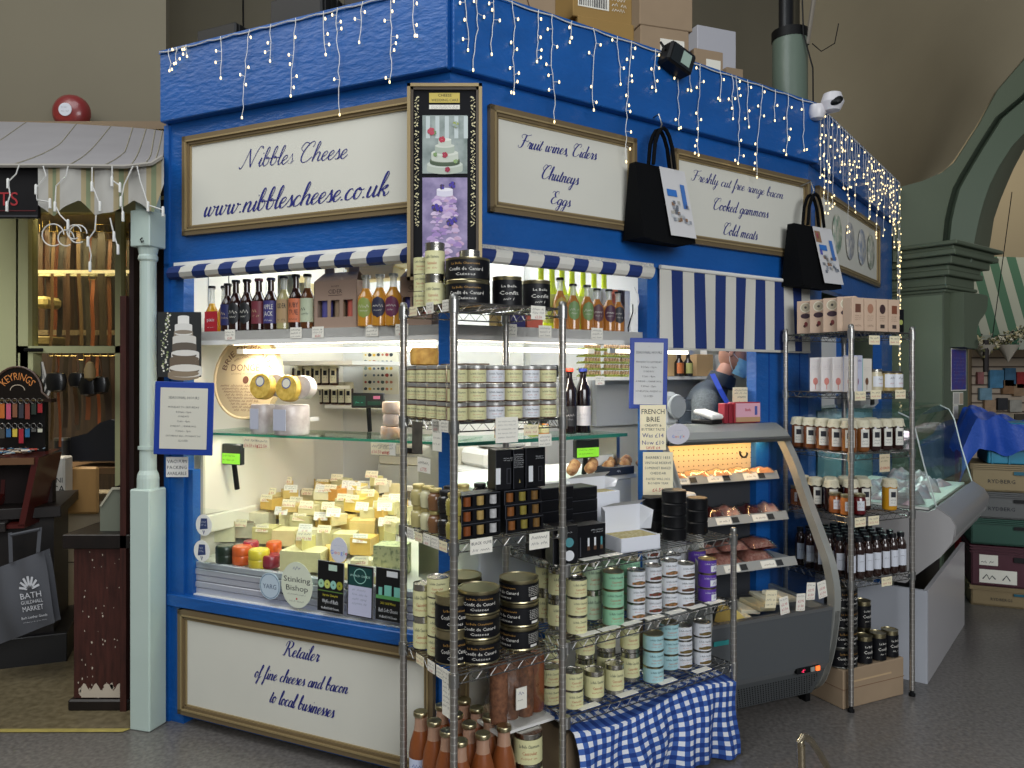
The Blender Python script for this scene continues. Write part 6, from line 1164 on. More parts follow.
# canopy
cv = thing('stall_canopy', 'sagging pale grey striped canvas canopy over the leather stall', 'canopy', (-2.6, 3.9, 2.5)); 
CV = M('#939194', .8, name='canopy_canvas', noise=.08, nscale=4); cu = (-2.6, 3.9, 2.5)
fr0 = [(-60, 165, 3.4), (60, 165, 3.36), (125, 166, 3.34), (152, 163, 3.34), (163, 156, 3.36)]; bk0 = [(-60, 120, 4.9), (60, 123, 4.9), (125, 127, 4.9), (150, 129, 4.9), (164, 131, 4.9)]
def cano(i, j):
    k = min(int(i*4), 3); q_ = i*4-k; a = at(*fr0[k])*(1-q_)+at(*fr0[k+1])*q_; b = at(*bk0[k])*(1-q_)+at(*bk0[k+1])*q_
    p = a*(1-j)+b*j; p.z -= .05*math.sin(j*PI); return p - Vector(cu)
q = MB(); q.sheet(cano, 24, 8, CV)
for k in range(7):
    s_ = k/6; q.tube([cano(min(1, s_*.8+.02+.16*j/12), j/12) + Vector((0, -.002, .001)) for j in range(13)], .003, M('#a09a84', .8, name='canopy_stripe'), 4)
q.tube([cano(i/24, 0)+Vector((0, -.003, -.004)) for i in range(25)], .009, M('#98948c', .8), 5); q.obj('canvas_top', cv)
VS = [('#aeaca6', 4), ('#a39674', 2), ('#7c8668', 2), ('#a39674', 2), ('#aeaca6', 5)]
seq = []
for _ in range(4):
    for c, n in VS: seq += [c]*n
def val(i, j):
    u = 38 + (163-38)*i; k = 52*i; a = at(u, 166 - (8 if u > 150 else 0)*((u-150)/13 if u > 150 else 0), 3.37)
    sc_l = [(0, .155), (.12, .2), (.2, .17), (.33, .135), (.45, .195), (.6, .185), (.76, .135), (.84, .155), (.93, .195), (1, .1)]
    for (x0, l0), (x1, l1) in zip(sc_l, sc_l[1:]):
        if x0 <= i <= x1+1e-6: L = (l0+(l1-l0)*(i-x0)/(x1-x0))*1.1; break
    return (a.x - cu[0] , a.y - cu[1] + .01*math.sin(i*20), a.z - cu[2] - L*(1-j))
q = MB(); q.sheet(val, 56, 2, CV, mf=lambda i, j: M(seq[i % len(seq)], .85, name='valance_stripe')); q.obj('valance', cv)
# teal iron column
TL = M('#bccdc5', .45, name='pale_teal_paint', noise=.06, nscale=5); ct = at(145, 729, 3.43); 
t = thing('iron_column', 'slender pale teal cast iron column with square base', 'column', (ct.x, 3.46, 0)); k_ = 3.46/769
def zz(v): return EYE-(v-HY)*k_
q = MB(); q.T = Matrix.Rotation(math.radians(-16), 4, 'Z'); q.box(-.054, .054, -.054, .054, 0, zz(488), TL, .006); q.obj('square_base', t)
q = MB(); q.lathe([(.047, zz(488)), (.047, zz(478)), (.044, zz(474)), (.036, zz(470)), (.036, zz(449)), (.043, zz(449)), (.043, zz(446)), (.036, zz(446)), (.035, zz(262)), (.042, zz(260)), (.042, zz(257)), (.038, zz(255)), (.045, zz(247))], TL, seg=20, smooth=False); q.obj('shaft', t)
q = MB(); q.T = Matrix.Rotation(math.radians(-16), 4, 'Z'); q.box(-.052, .052, -.052, .052, zz(248), zz(212), TL, .004); q.box(-.036, .036, -.036, .036, zz(212), zz(168), TL); q.obj('capital_block', t)
q = MB(); q.tube([(-.0, -.056, zz(240)), (-.003, -.066, zz(242)), (.003, -.066, zz(245)), (.006, -.058, zz(243))], .003, BLACK, 5); q.obj('hook', t)
# mahogany counter end with open half-door post
q = MB(); q.box(-.005, .24, 0, .35, .06, .765, WOODR); 
t = thing('painted_counter', 'scuffed mahogany-painted counter end with dark kick board', 'counter', (at(75, 720, 3.62).x, 3.62, 0)); q.obj('panel', t)
MB().box(-.03, .26, -.012, .36, 0, .055, DW, .008).obj('kick_board', t)
MB().box(-.05, .27, -.02, .36, .765, .832, DW, .004).obj('worktop', t)
q = MB(); CHP = M('#b9ad9c', .8, name='bare_plaster_chip')
for k in range(70):
    x, z_ = R.uniform(.005, .235), R.uniform(.07, .75) if k > 22 else R.uniform(.07, .14); r = R.uniform(.0015, .005) if k > 22 else R.uniform(.003, .012)
    q.add([(x+r*R.uniform(.5, 1.2)*math.cos(a*PI/3), -.0008, z_+r*R.uniform(.8, 2)*math.sin(a*PI/3)) for a in range(6)], [tuple(range(6))], CHP)
q.sheet(lambda i, j: (.03+.2*i, -.0009, .062+(.05+.018*math.sin(i*23))*j), 20, 1, CHP); q.obj('flaked_paint', t, kind='stuff')
q = MB(); q.box(0, .028, 0, .25, 0, 1.95, WOODR); q.box(.028, .05, .03, .2, 0, 2.3, M('#2c1a18', .5, name='dark_brown_paint')); q.box(.03, .16, .22, .3, 0, 2.45, M('#2c1a18', .5, name='dark_brown_paint'))
o = q.obj('door_post'); o.location = (at(120, 400, 3.60).x, 3.60, 0); tag(o, 'tall narrow mahogany door post beside the teal column', 'post')
# grey planter box on the counter
q = MB(); pr = [(0, 0), (.2, 0), (.2, .21), (.06, .21), (0, .12)]
q.prism(pr, 0, .22, M('#6c7062', .6, name='grey_green_paint'), 'y'); q.prism([(.0, .12), (.06, .21), (.2, .21), (.2, .2), (.065, .2), (.01, .12)], -.008, .23, M('#a8a490', .6), 'y'); o = q.obj('sloping_box'); p = at(102, 586, 3.66); o.location = (p.x-.02, 3.68, .833); tag(o, 'grey-green slope-topped box on the mahogany counter', 'box')
# display table with trays
t = thing('display_bench', 'black stepped display bench of the leather stall', 'bench', (at(0, 600, 4.1).x, 4.1, 0), math.radians(22)); 
MB().box(-.7, .31, .02, .6, 0, .16, M('#141416', .45), .004).obj('plinth', t); MB().box(-.7, .24, .06, .56, .16, .81, DW).obj('cabinet', t); MB().box(-.7, .29, -.04, .6, .81, .87, DW, .004).obj('bench_top', t); MB().box(-.7, .05, -.12, .02, .76, .81, DW, .004).obj('front_ledge', t)
tr = thing('slanting_tray', 'dark red wooden slanting tray heaped with small keyrings', 'tray', tuple(at(-22, 497, 4.0)), math.radians(10)); RW_ = M('#4a1612', .35, coat=.3, name='oxblood_varnish')
q = MB(); q.prism([(-.05, -.22), (.0, -.22), (.0, -.24), (.30, -.02), (.30, .21), (.27, .21), (.24, -.02)], 0, .02, RW_, 'x'); q.T = Matrix.Translation((.16, 0, 0)); q.add([(-.5, 0, .18), (.13, 0, .2), (.13, .3, .22), (-.5, .3, .2)], [(0, 1, 2, 3)], RW_)
q.prism([(.06, -.16), (.13, .20), (.10, .20), (.03, -.16)], -.0, .3, RW_, 'y'); q.box(-.6, .11, -.012, 0, .165, .20, M('#6a4a30', .5)); q.box(-.6, .1, .25, .3, -.16, .18, M('#1a0c0a', .7)); q.box(-.6, .06, 0, .3, -.17, -.15, RW_); q.obj('tray_body', tr)
q = MB()
for k in range(140):
    x, y = R.uniform(-.4, .24), R.uniform(.01, .26); q.T = Matrix.Translation((x, y, .215+R.uniform(0, .02))) @ Matrix.Rotation(R.uniform(0, 6), 4, 'Z') @ Matrix.Rotation(R.uniform(-.6, .6), 4, 'X'); c = R.choice(['#c8b490', '#8c5a34', '#3c6a8c', '#a8a49c', '#5a3a28', '#b8483c', '#d8cfc0', '#8aa0ac']); q.box(-.02, .02, -.006, .006, 0, .004, M(c, .5))
q.T = None; o = q.obj('loose_keyrings', None, kind='stuff'); o.location = tr.location; o.rotation_euler = tr.rotation_euler; tag(o, 'heap of mixed leather keyrings lying in the slanting tray', 'keyrings')
# KEYRINGS board
d = 4.25; kb = thing('keyring_board', 'black arched board headed KEYRINGS', 'display board', tuple(at(19, 450, d))); k_ = d/769
q = MB(); q.box(-.16, .145, 0, .03, -.1, .285, M('#0e0d0e', .4)); q.obj('board', kb)
arc = [(.19*math.cos(a), .20*max(0, math.sin(a))**.8) for a in [PI*i/16 for i in range(17)]]
q = MB(); q.prism([(x, .275+z_) for x, z_ in [(.165, 0)]+[(.13*math.cos(PI*i/16)*1.0, .045+.135*math.sin(PI*i/16)) for i in range(17)]+[(-.165, 0)]], -.012, .02, M('#17110e', .35), 'y'); q.prism([(.19, .265), (.19, .285), (-.19, .285), (-.19, .265)], -.02, .03, M('#2a1a14', .4), 'y')
q.tube([(.175, -.014, .285)]+[(.135*math.cos(PI*i/16), -.014, .32+.14*math.sin(PI*i/16)) for i in range(17)]+[(-.175, -.014, .285)], .006, M('#5a4438', .4), 6); q.obj('arched_header', kb)
q = MB(); q.text('KEYRINGS', .058, M('#e0904c', .6, name='orange_signwriting'), 0, -.0135, .388, arc=.085, sxx=.62, res=2); q.scrawl(-.15, .15, .271, .01, M('#a89858', .6), -.021)
q.ribbon([(.04*math.cos(a*PI/10), .33+.03*math.sin(a*PI/10)) for a in range(11)], .004, M('#c8b8a0', .6), -.0135); q.obj('lettering', kb)
KC = [['#c87030', '#c85a78', '#8a5a40', '#3c3c44', '#8c4034', '#2c3830', '#a82830'], ['#4c4a44', '#3a6c9c', '#d8c04c', '#a82838', '#2c6c9c', '#5a5a58', '#d8d8c4']]
CN = [['orange', 'pink', 'brown', 'charcoal', 'rust', 'dark green', 'red'], ['grey', 'blue', 'yellow', 'crimson', 'teal blue', 'steel', 'white']]
for r_ in range(2):
    for i in range(7):
        u = 2 + 6.3*i; p = at(u, 402 if r_ == 0 else 427, d-.03); L = (.09, .095, .085, .09, .095, .07, .06)[i]*(1 if r_ == 0 else (.7, .6, .65, 1.0, .6, .4, .5)[i])
        t = thing('keyring', f'{CN[r_][i]} leather keyring on the {["upper", "lower"][r_]} row of the KEYRINGS board', 'keyring', (p.x, p.y, p.z), 0, 'keyrings on the board'); MB().box(-.013, .013, 0, .004, -L, -.008, M(KC[r_][i], .55), .003).obj('leather_fob', t)
        q = MB(); q.tube([(.014*math.cos(a*PI/6), -.002, .006+.014*math.sin(a*PI/6)) for a in range(12)], .002, STEEL, 4, closed=True); q.obj('split_ring', t)
# round chopping board, drum, dark armchair shape, hat and mallets
o = MB().box(0, .26, 0, .03, 0, .30, M('#b8905a', .55, name='pale_plywood', noise=.15, nscale=3, sx=(5, 1, 1)), .02).obj('plywood_board'); p = at(57, 514, 4.9); o.location = (p.x, 4.9, p.z); tag(o, 'pale plywood board with rounded corners behind the display bench', 'board')
q = MB(); q.box(0, .12, 0, .1, 0, .28, M('#d8d6d0', .6), .01); q.text('NI', .045, INK, .09, -.001, .12, res=1); q.text('ICA', .06, INK, .075, -.001, .06, res=1); o = q.obj('printed_bag'); p = at(45, 497, 4.8); o.location = (p.x, 4.8, p.z-.03); tag(o, 'white bag with bold black print beside the plywood board', 'bag')
q = MB(); q.box(0, .62, 0, .5, 0, .76, M('#b8ac94', .7, noise=.1, nscale=4, name='cream_block_wall'), 0); q.box(0, .62, -.002, 0, .36, .366, M('#4a443c', .9)); o = q.obj('low_cream_cupboard'); p = at(58, 600, 5.0); o.location = (p.x, 5.0, 0); tag(o, 'low cream block-painted cupboard behind the stall counter', 'cupboard')
q = MB(); q.prism([(0, 0), (.34, 0), (.34, .25), (.27, .27), (.2, .25), (.12, .18), (0, .15)], 0, .25, M('#131722', .6, name='navy_leather'), 'y', True); o = q.obj('leather_bag'); p = at(69, 461, 5.0); o.location = (p.x, 5.0, p.z); tag(o, 'large dark navy leather bag on the stall shelf', 'bag')
q = MB(); q.box(-.1, .75, -.04, .3, 0, .04, M('#6c5236', .6), 0); o = q.obj('wooden_shelf'); p = at(60, 467, 5.0); o.location = (p.x-.15, 5.0, p.z-.04); tag(o, 'brown wooden shelf under the navy bag', 'shelf')
q = MB(); q.cyl(.045, 0, .13, M('#2a2a2c', .35, coat=.4), (0, 0), 16); q.cyl(.047, .12, .135, STEEL, (0, 0), 16); o = q.obj('dark_pot'); p = at(62, 459, 4.93); o.location = (p.x, 4.93, p.z); tag(o, 'small dark pot beside the navy bag', 'pot')
for k, (u, v, s_, nm, c) in enumerate(((56, 381, .09, 'black round leather purse', '#121214'), (77, 379, .07, 'black round leather pouch with white trim', '#101012'), (89, 385, .09, 'black leather mallet head', '#0f0f10'), (100, 384, .08, 'second black leather mallet head', '#0f0f10'))):
    t = thing('hanging_purse', nm + f' hanging from the transom, {NTH[k]} along', 'purse', tuple(at(u, v, 4.6))); q = MB(); q.lathe([(.0001, -s_*.8), (s_*.6, -s_*.6), (s_*.75, 0), (s_*.6, s_*.5), (.0001, s_*.6)], M(c, .35, coat=.3), seg=14, sy=.5); q.obj('purse_body', t); q = MB(); q.tube([(0, 0, s_*.5), (.01, 0, s_*.9), (0, 0, .15)], .005, M('#6a4a30', .6), 5); q.obj('cord', t)
q = MB(); q.lathe([(.0001, -.02), (.03, .0), (.032, .05), (.018, .09), (.0001, .1)], M('#a08a60', .6), seg=12); o = q.obj('pale_leather_purse'); o.location = at(90, 378, 4.55); tag(o, 'pale tan leather purse hanging among the black ones', 'purse')
q = MB()
for k in range(6): q.tube([(0, 0, 0), (.01+.008*k, -.01, -.08-.02*k), (-.02+.012*k, -.02, -.16-.01*k)], .008, M(['#141416', '#c8c4bc'][k % 2], .6), 5)
o = q.obj('hanging_straps'); o.location = at(42, 362, 4.6); tag(o, 'bunch of black and white straps hung by the small black plate', 'straps')
o = MB().box(-.06, .06, 0, .01, -.01, .012, BLACK, .006).obj('name_plate'); o.location = at(33, 350, 4.68); tag(o, 'small rounded black name plate on the olive transom', 'plate')
# grey tote bag
t = thing('tote_bag', 'grey Bath Guildhall Market tote bag hanging from the display bench', 'bag', tuple(at(0, 640, 3.9))); TG = M('#52545a', .8, name='grey_cotton', noise=.15, nscale=5); ob = at(0, 640, 3.9)
def L3(u, v, dd=0): return at(u, v, 3.9+dd) - ob
q = MB()
def bag(i, j):
    a = L3(-20, 652)*(1-i)+L3(56, 622)*i; b = L3(-14, 572)*(1-i)+L3(43, 551)*i; p = a*(1-j)+b*j; p.y -= .03*math.sin(i*PI)*math.sin(j*PI)+.008*math.sin(i*14+j*4); return p
q.sheet(bag, 20, 12, TG); q.sheet(lambda i, j: bag(i, j)+Vector((0, .05, 0)), 4, 4, TG); q.obj('bag_body', t)
for us in (((9, 563), (8, 540), (11, 533)), ((36, 553), (38, 533), (40, 528))): q = MB(); q.sheet(lambda i, j: L3(us[0][0]+(us[1][0]-us[0][0])*j+4*i, us[0][1]+(us[2][1]-us[0][1])*j-i, -.01), 1, 4, TG); q.obj('handle', t)
q = MB(); q.tube([L3(11, 535, -.01), L3(40, 529, -.01)], .008, TG, 5); q.obj('handle', t)
PW = M('#c9cbd0', .7, name='white_print'); sl = Matrix.Translation(L3(31, 597, -.05)) @ Matrix.Rotation(.17, 4, 'Y').inverted() @ Matrix.Rotation(0, 4, 'X'); q = MB(); q.T = Matrix.Translation(L3(31, 597, -.06)) @ Matrix.Rotation(-.17, 4, 'Y')
q.text('BATH', .042, PW, 0, 0, -.005, fit=.105); q.text('GUILDHALL', .026, PW, 0, 0, -.032, fit=.11); q.text('MARKET', .036, PW, 0, 0, -.068, fit=.105); q.text('Bath Leather Goods', .018, PW, .0, 0, -.105, fit=.13); q.scrawl(-.06, .06, -.125, .006, PW)
for k in range(7): a = PI*(k+.5)/7; q.ribbon([(.012*math.cos(a), .04+.01*math.sin(a)), (.052*math.cos(a), .04+.065*math.sin(a))], .011, PW)
q.obj('print', t)
# red fire bell
t = thing('fire_bell', 'red domed fire alarm bell on the cream wall above the canopy', 'alarm bell', tuple(at(73, 114, 5.0))); q = MB(); q.T = Matrix.Rotation(PI/2, 4, 'X'); RDB = M('#7c2a2a', .35, coat=.3, name='red_enamel'); q.lathe([(.118, 0), (.118, .02), (.108, .05), (.08, .075), (.03, .088), (.0001, .09)], RDB, seg=32); q.obj('gong', t)
q = MB(); q.T = Matrix.Rotation(PI/2, 4, 'X'); q.lathe([(.042, .086), (.042, .09), (.0001, .0905)], M('#c8ccd4', .5), seg=20); q.T = Matrix.Identity(4); q.scrawl(-.025, .025, .01, .008, INK, -.0915); q.scrawl(-.025, .025, -.015, .008, INK, -.0915); q.obj('label_disc', t)
MB().box(-.08, .08, 0, 2.9, -.115, -.02, M('#7a3030', .5)).obj('mounting_box', t) if 0 else None
o = MB().box(-1.4, .70, 0, .18, 0, .05, M('#7c6a54', .7)).obj('ledge_board'); p = at(73, 129, 4.92); o.location = (p.x, 4.92, p.z); tag(o, 'brown timber ledge along the top of the leather stall canopy', 'ledge')
q = MB(); fbox(q, -60, -260, 166, 129, 5.12, .05, CREAM, None); w__ = q.obj('wall_1'); struct(w__)
# yellow floor tape
q = MB(); a, b = at(0, 737, 3.355), at(126, 731, 3.412); q.prism([(-5, 3.375), (-1.72, 3.395), (-1.70, 3.425), (-5, 3.405)], .004, .006, M('#b8a85c', .6, noise=.3, nscale=14, name='yellow_tape'), 'z'); o = q.obj('floor_tape'); tag(o, 'worn yellow tape line across the floor by the teal column', 'tape')
# icicle lights unlit on the canopy
WW = M('#d8d8d4', .5, name='white_wire'); LEDB = M('#fff2cc', emit='#ffdf9c', es=2.2, name='lit_bulb')
def strand(parent, pts, bulbs, r=.0022, lit=True, bm=None):
    q = MB(); q.tube(pts, r, WW, 4); s_ = q.obj('wire_drop', parent)
    for b in bulbs: o = put(bm, 'bulb', s_); o.location = b
bulb = MB().lathe([(.0001, -.008), (.0032, -.006), (.004, -.001), (.0026, .004), (.0001, .006)], LEDB, seg=6).mesh('bulb')
caps = MB().lathe([(.0001, -.03), (.006, -.028), (.006, .012), (.003, .016), (.0001, .017)], WW, seg=8).mesh('bulb')
t = thing('icicle_lights', 'unlit white icicle lights dangling from the leather stall canopy', 'string lights', (-2.2, 3.5, 2.5)); ot = Vector((-2.2, 3.5, 2.5))
for pts, bb in (([(19, 165), (16, 174), (8, 182), (10, 195), (7, 205)], [(8, 174), (7, 190), (8, 210)]), ([(43, 166), (46, 176), (36, 188), (37, 200), (50, 202)], [(35, 215), (53, 202)]), ([(68, 166), (66, 176), (56, 186), (55, 205), (60, 215), (68, 223)], [(60, 185), (55, 230), (75, 222)]), ([(92, 167), (92, 185), (100, 205)], [(85, 188), (100, 207)]), ([(112, 166), (112, 180), (120, 186)], [(118, 186), (115, 205)]), ([(133, 166), (124, 185), (121, 200), (123, 215)], [(122, 215)]), ([(96, 215), (95, 230), (88, 240), (91, 255), (90, 265)], [(90, 241), (92, 255), (88, 265)]), ([(110, 218), (114, 235), (118, 248)], [(118, 246), (104, 228)]), ([(137, 166), (140, 180), (148, 205), (163, 210)], [(139, 185), (144, 185), (138, 192), (145, 192)])):
    q3 = [at(u, v, 3.32)-ot for u, v in pts]; pp = []
    for a, b in zip(q3, q3[1:]): pp += [a, (a+b)/2]
    strand(t, pp+[q3[-1]], [at(u, v, 3.32)-ot for u, v in (pts[-1], pts[len(pts)//2])], .003, False, caps)
q = MB()
for cx, cy, rr in ((53, 235, 11), (66, 238, 8), (78, 234, 9), (74, 232, 7)): q.tube([at(cx+rr*math.cos(a*PI/9+1), cy+rr*math.sin(a*PI/9+1), 3.34)-ot for a in range(16)], .0028, WW, 4)
q.obj('coiled_wire', t)
# ------------------------------------------------------------ icicle lights on the kiosk fascias
def icicles(fr, x0, x1, y, n, label, zt=3.04, lmin=.08, lmax=.42, dense=1, seed=3, fixed=None):
    r_ = random.Random(seed); t = thing('icicle_lights', label, 'string lights', *inplane(fr, (x0+x1)/2, 0, zt)); w_ = (x1-x0)/2
    q = MB(); q.tube([(-w_+2*w_*i/40, y, -.003-.008*abs(math.sin(i*.8))) for i in range(41)], .0026, WW, 4); q.obj('main_wire', t)
    xs = fixed or [(-w_+2*w_*(i+.5+r_.uniform(-.35, .35))/n, None) for i in range(n)]
    for x, L in xs:
        if fixed: x -= (x0+x1)/2
        L = L or r_.uniform(lmin, lmax); pts = []; m = max(4, int(L/.03)); dx = 0; bl = []
        for i in range(m+1):
            dx += r_.uniform(-.008, .008); pts.append((x+dx, y-.004*abs(math.sin(i)), -L*i/m))
            if i and r_.random() < .5*dense: s_ = r_.choice((-1, 1)); bl.append((x+dx+s_*r_.uniform(.008, .03), y-.006, -L*i/m+r_.uniform(-.012, .012)))
        bl.append((pts[-1][0], pts[-1][1], pts[-1][2]-.008)); q = MB(); q.tube(pts, .0018, WW, 4)
        for b in bl[:-1]:
            k = min(m, max(0, int(round(-b[2]/L*m)))); q.tube([pts[k], b], .0012, WW, 4)
        s_ = q.obj('wire_drop', t)
        for b in bl: o = put(bulb, 'bulb', s_); o.location = b
    return t
def fx(fr, lst, y): return [(fr.hx(u, y), abs(L)/769*fr.depth(fr.hx(u, y), y)) for u, L in lst]
icicles(FA, -LA+.02, .0, -.055, 0, 'lit icicle lights along the fascia over the web address board', fixed=fx(FA, [(168, 20), (186, 10), (221, 40), (249, 85), (272, 35), (297, 75), (322, 42), (336, 105), (362, 38), (391, 85), (414, 45), (176, 14)], -.055), seed=5)
icicles(FB, 0, LB, -.055, 0, 'lit icicle lights along the fascia from the corner to the camera', fixed=fx(FB, [(465, 62), (474, 80), (494, 58), (512, 90), (540, 50), (553, 105), (572, 20), (593, 80), (617, 45), (632, 120), (655, 40), (679, 70), (690, 28), (699, 90), (720, 28), (732, 42), (737, 85), (748, 45), (762, 92), (776, 30), (789, 60), (802, 50)], -.055), seed=9)
icicles(FC, 0, LC, -.055, 34, 'dense lit icicle lights on the far fascia beside the green arch', lmin=.12, lmax=.6, dense=1.0, seed=4)
t = icicles(FC, LC-.12, LC-.02, -.06, 4, 'bunched icicle lights trailing down the blue end post by the pier', zt=2.6, lmin=.7, lmax=1.3, dense=1.3, seed=8)
# security camera
pc = FB.W(LB+.0, -.08, 3.0); t = thing('security_camera', 'white round-headed security camera on the kiosk corner', 'camera', tuple(pc)); q = MB(); q.lathe([(.0001, -.05), (.035, -.04), (.047, -.01), (.04, .03), (.0001, .042)], M('#d6d4d8', .35, name='white_plastic'), (-.025, 0, -.01), 20); q.obj('mount', t)
q = MB(); q.lathe([(.0001, -.06), (.04, -.048), (.06, -.005), (.045, .042), (.0001, .06)], M('#d6d4d8', .35, name='white_plastic'), (.045, -.03, .03), 24); q.obj('camera_head', t)
q = MB(); q.T = Matrix.Translation((.05, -.082, .02)) @ Matrix.Rotation(-.5, 4, 'Y') @ Matrix.Rotation(PI/2, 4, 'X'); q.lathe([(.0001, .014), (.02, .012), (.034, .0), (.036, -.012)], BLACK, seg=20, sy=.6); q.obj('lens_face', t)
# floodlight
t = thing('floodlight', 'small black floodlight hooked over the fascia edge', 'floodlight', tuple(FB.W(FB.hx(675, -.08), -.10, EYE+(HY-61)/769*FB.depth(FB.hx(675, -.08), -.08))), FB.a-.1, ry=.35); q = MB(); q.box(-.075, .075, -.03, .05, -.05, .05, BLACK, .01); q.obj('housing', t); q = MB(); q.box(-.005, .045, -.034, -.03, -.03, .03, M('#9ab0a4', .3)); q.box(-.06, .06, -.032, -.0305, -.042, .042, M('#1e2326', .2)); q.obj('lamp_face', t); q = MB(); q.tube([(-.08, 0, 0), (-.09, .04, .05), (-.02, .08, .06), (.08, .04, .03)], .006, BLACK, 5); q.obj('bracket', t)
# boxes on the kiosk roof
ROOF = 3.001
def carton_on_roof(u0, u1, v0, v1, d, label, m_=None, draw=None, dep=.3, rz=0, z0=None):
    a, b = at(u0, v1, d), at(u1, v0, d); z_ = a.z if z0 is None else z0; w_ = b.x-a.x; h = b.z-z_; m_ = m_ or CARD
    t = thing('cardboard_box', label, 'box', ((a.x+b.x)/2, d, z_), rz); q = MB(); q.box(-w_/2, w_/2, 0, dep, 0, h, m_, .004); q.obj('carton', t)
    q = MB(); q.box(-w_/2+.003, w_/2-.003, -.001, 0, h*.5, h*.5+.003, M('#7a6450', .9)) if 0 else None
    if draw: draw(q, w_, h)
    if q.v: q.obj('print', t)
    return t
TAN = M('#9c7c44', .8, name='ochre_cardboard', noise=.08, nscale=5)
def bar(q, w_, h):
    q.box(-w_*.42, w_*.1, -.002, 0, h*.25, h*.55, PAPER)
    for k in range(16): q.box(-w_*.4+w_*.03*k, -w_*.4+w_*.03*k+w_*R.uniform(.008, .018), -.003, 0, h*.28, h*.52, INK)
    [q.scrawl(w_*.15, w_*.4, h*(.5-.12*k), h*.09, PAPER, -.003) for k in range(3)]; q.scrawl(-w_*.15, w_*.35, h*.72, h*.13, INK, -.003)
def lb_(q, w_, h): q.box(-w_*.1, w_*.4, -.002, 0, h*.55, h*.9, PAPER); q.scrawl(-w_*.05, w_*.3, h*.7, h*.08, INK, -.003); q.ribbon([(-w_*.2, h*.3), (-w_*.12, h*.42), (-w_*.2, h*.5)], h*.05, INK, -.002)
def lb2(q, w_, h): q.scrawl(w_*.1, w_*.35, h*.6, h*.1, M('#7a80a0', .7), -.002); q.scrawl(-w_*.4, -w_*.1, h*.35, h*.1, M('#7a80a0', .7), -.002); q.scrawl(w_*.1, w_*.35, h*.4, h*.08, M('#7a80a0', .7), -.002)
carton_on_roof(575, 638, 20, 62, 4.0, 'ochre cardboard box with barcode, lower of the front pair on the roof', TAN, bar, .32, FB.a*.6, ROOF)
t_ = carton_on_roof(570, 636, -22, 21, 4.0, 'ochre cardboard box with white oval print, upper of the front pair', TAN, bar, .32, FB.a*.6)
carton_on_roof(500, 560, -25, 22, 3.75, 'brown cardboard box nearest the corner on the roof', CARD, lambda q, w_, h: q.ribbon([(-w_*.2, h), (w_*.3, h*.2)], .006, M('#5a4434', .9), -.002), .3, FB.a*.8, ROOF)
carton_on_roof(638, 692, 28, 70, 4.6, 'plain brown cardboard box with white label, lower of the back pile', CARD, lb_, .35, FB.a*.5, ROOF); carton_on_roof(637, 696, -10, 28, 4.6, 'plain brown cardboard box, upper of the back pile', CARD, None, .35, FB.a*.5)
carton_on_roof(694, 740, 28, 66, 5.3, 'white cardboard box with small blue print towards the pier', M('#b9b9c0', .7), lb2, .4, FB.a*.6, ROOF+.14); carton_on_roof(692, 726, 50, 90, 4.7, 'small brown box with white label below the white box', CARD, lb_, .3, FB.a*.6, ROOF)
carton_on_roof(725, 745, 68, 92, 5.25, 'brown box under the white one at the end of the row', CARD, None, .35, FB.a*.6, ROOF); carton_on_roof(744, 764, 82, 104, 4.6, 'last small brown box with a white label near the iron pillar', CARD, lb_, .2, FB.a*.6, ROOF)
for k, (u0, u1, v0, v1, d) in enumerate(((190, 241, 26, 48, 3.7), (263, 327, -6, 34, 3.6), (338, 402, -26, 20, 3.55))):
    a, b = at(u0, v1, d), at(u1, v0, d); h = b.z-ROOF; t = thing('black_crate', f'black ribbed plastic crate on the kiosk roof, {["smallest, near the bell", "middle one", "largest, nearest the corner"][k]}', 'crate', ((a.x+b.x)/2, d, ROOF), FA.a); w_ = (b.x-a.x)*1.02; BK = M('#0d0e11', .55, name='black_plastic'); MB().box(-w_/2, w_/2, 0, .3, 0, h, BK, .008).obj('crate_body', t); q = MB()
    for i in range(6): q.box(w_/2, w_/2+.01, .02+.045*i, .04+.045*i, .01, h-.01, BK)
    q.obj('ribbing', t)
# iron pillar behind the kiosk
d = 5.9; pb = at(790, 100, d); t = thing('iron_pillar', 'sage cast iron pillar rising behind the kiosk roof', 'pillar', (pb.x, d, 0)); IP = M('#6f7f72', .35, name='sage_gloss_iron', bump=.2, bscale=25)
MB().lathe([(.13, 0), (.13, EYE+(HY-36)*d/769)], IP, seg=24).obj('shaft', t); q = MB(); z_ = EYE+(HY-36)*d/769; q.lathe([(.136, z_-.04), (.136, z_+.03)], BLACK, seg=24); q.obj('collar', t)
MB().lathe([(.055, z_+.03), (.055, z_+1.2)], M('#14161a', .4), (-.03, 0, 0), 16).obj('upper_tube', t); q = MB(); q.tube([(.1, -.08, z_-.1), (.22, -.08, z_+.7), (.26, -.08, z_+1.3)], .018, M('#8c8478', .6), 8); q.obj('downpipe', t)
q = MB(); q.tube([(.03, -.14, z_+.5), (.05, -.14, z_-.05), (.12, -.14, z_-.3), (.13, -.12, z_-.55)], .006, BLACK, 5); q.tube([(.13, -.1, z_-.1), (.2, -.1, z_-.16), (.3, -.1, z_-.1), (.33, -.1, z_+.05)], .004, BLACK, 5); q.obj('cable', t)
for u, zt in ((243, 4.6),): q = MB(); q.tube([at(u, -20, 6.4), at(u+.5, 33, 6.4)], .008, BLACK, 5); o = q.obj('wall_cable'); tag(o, 'thin black cable running down the cream wall by the tan strip', 'cable')
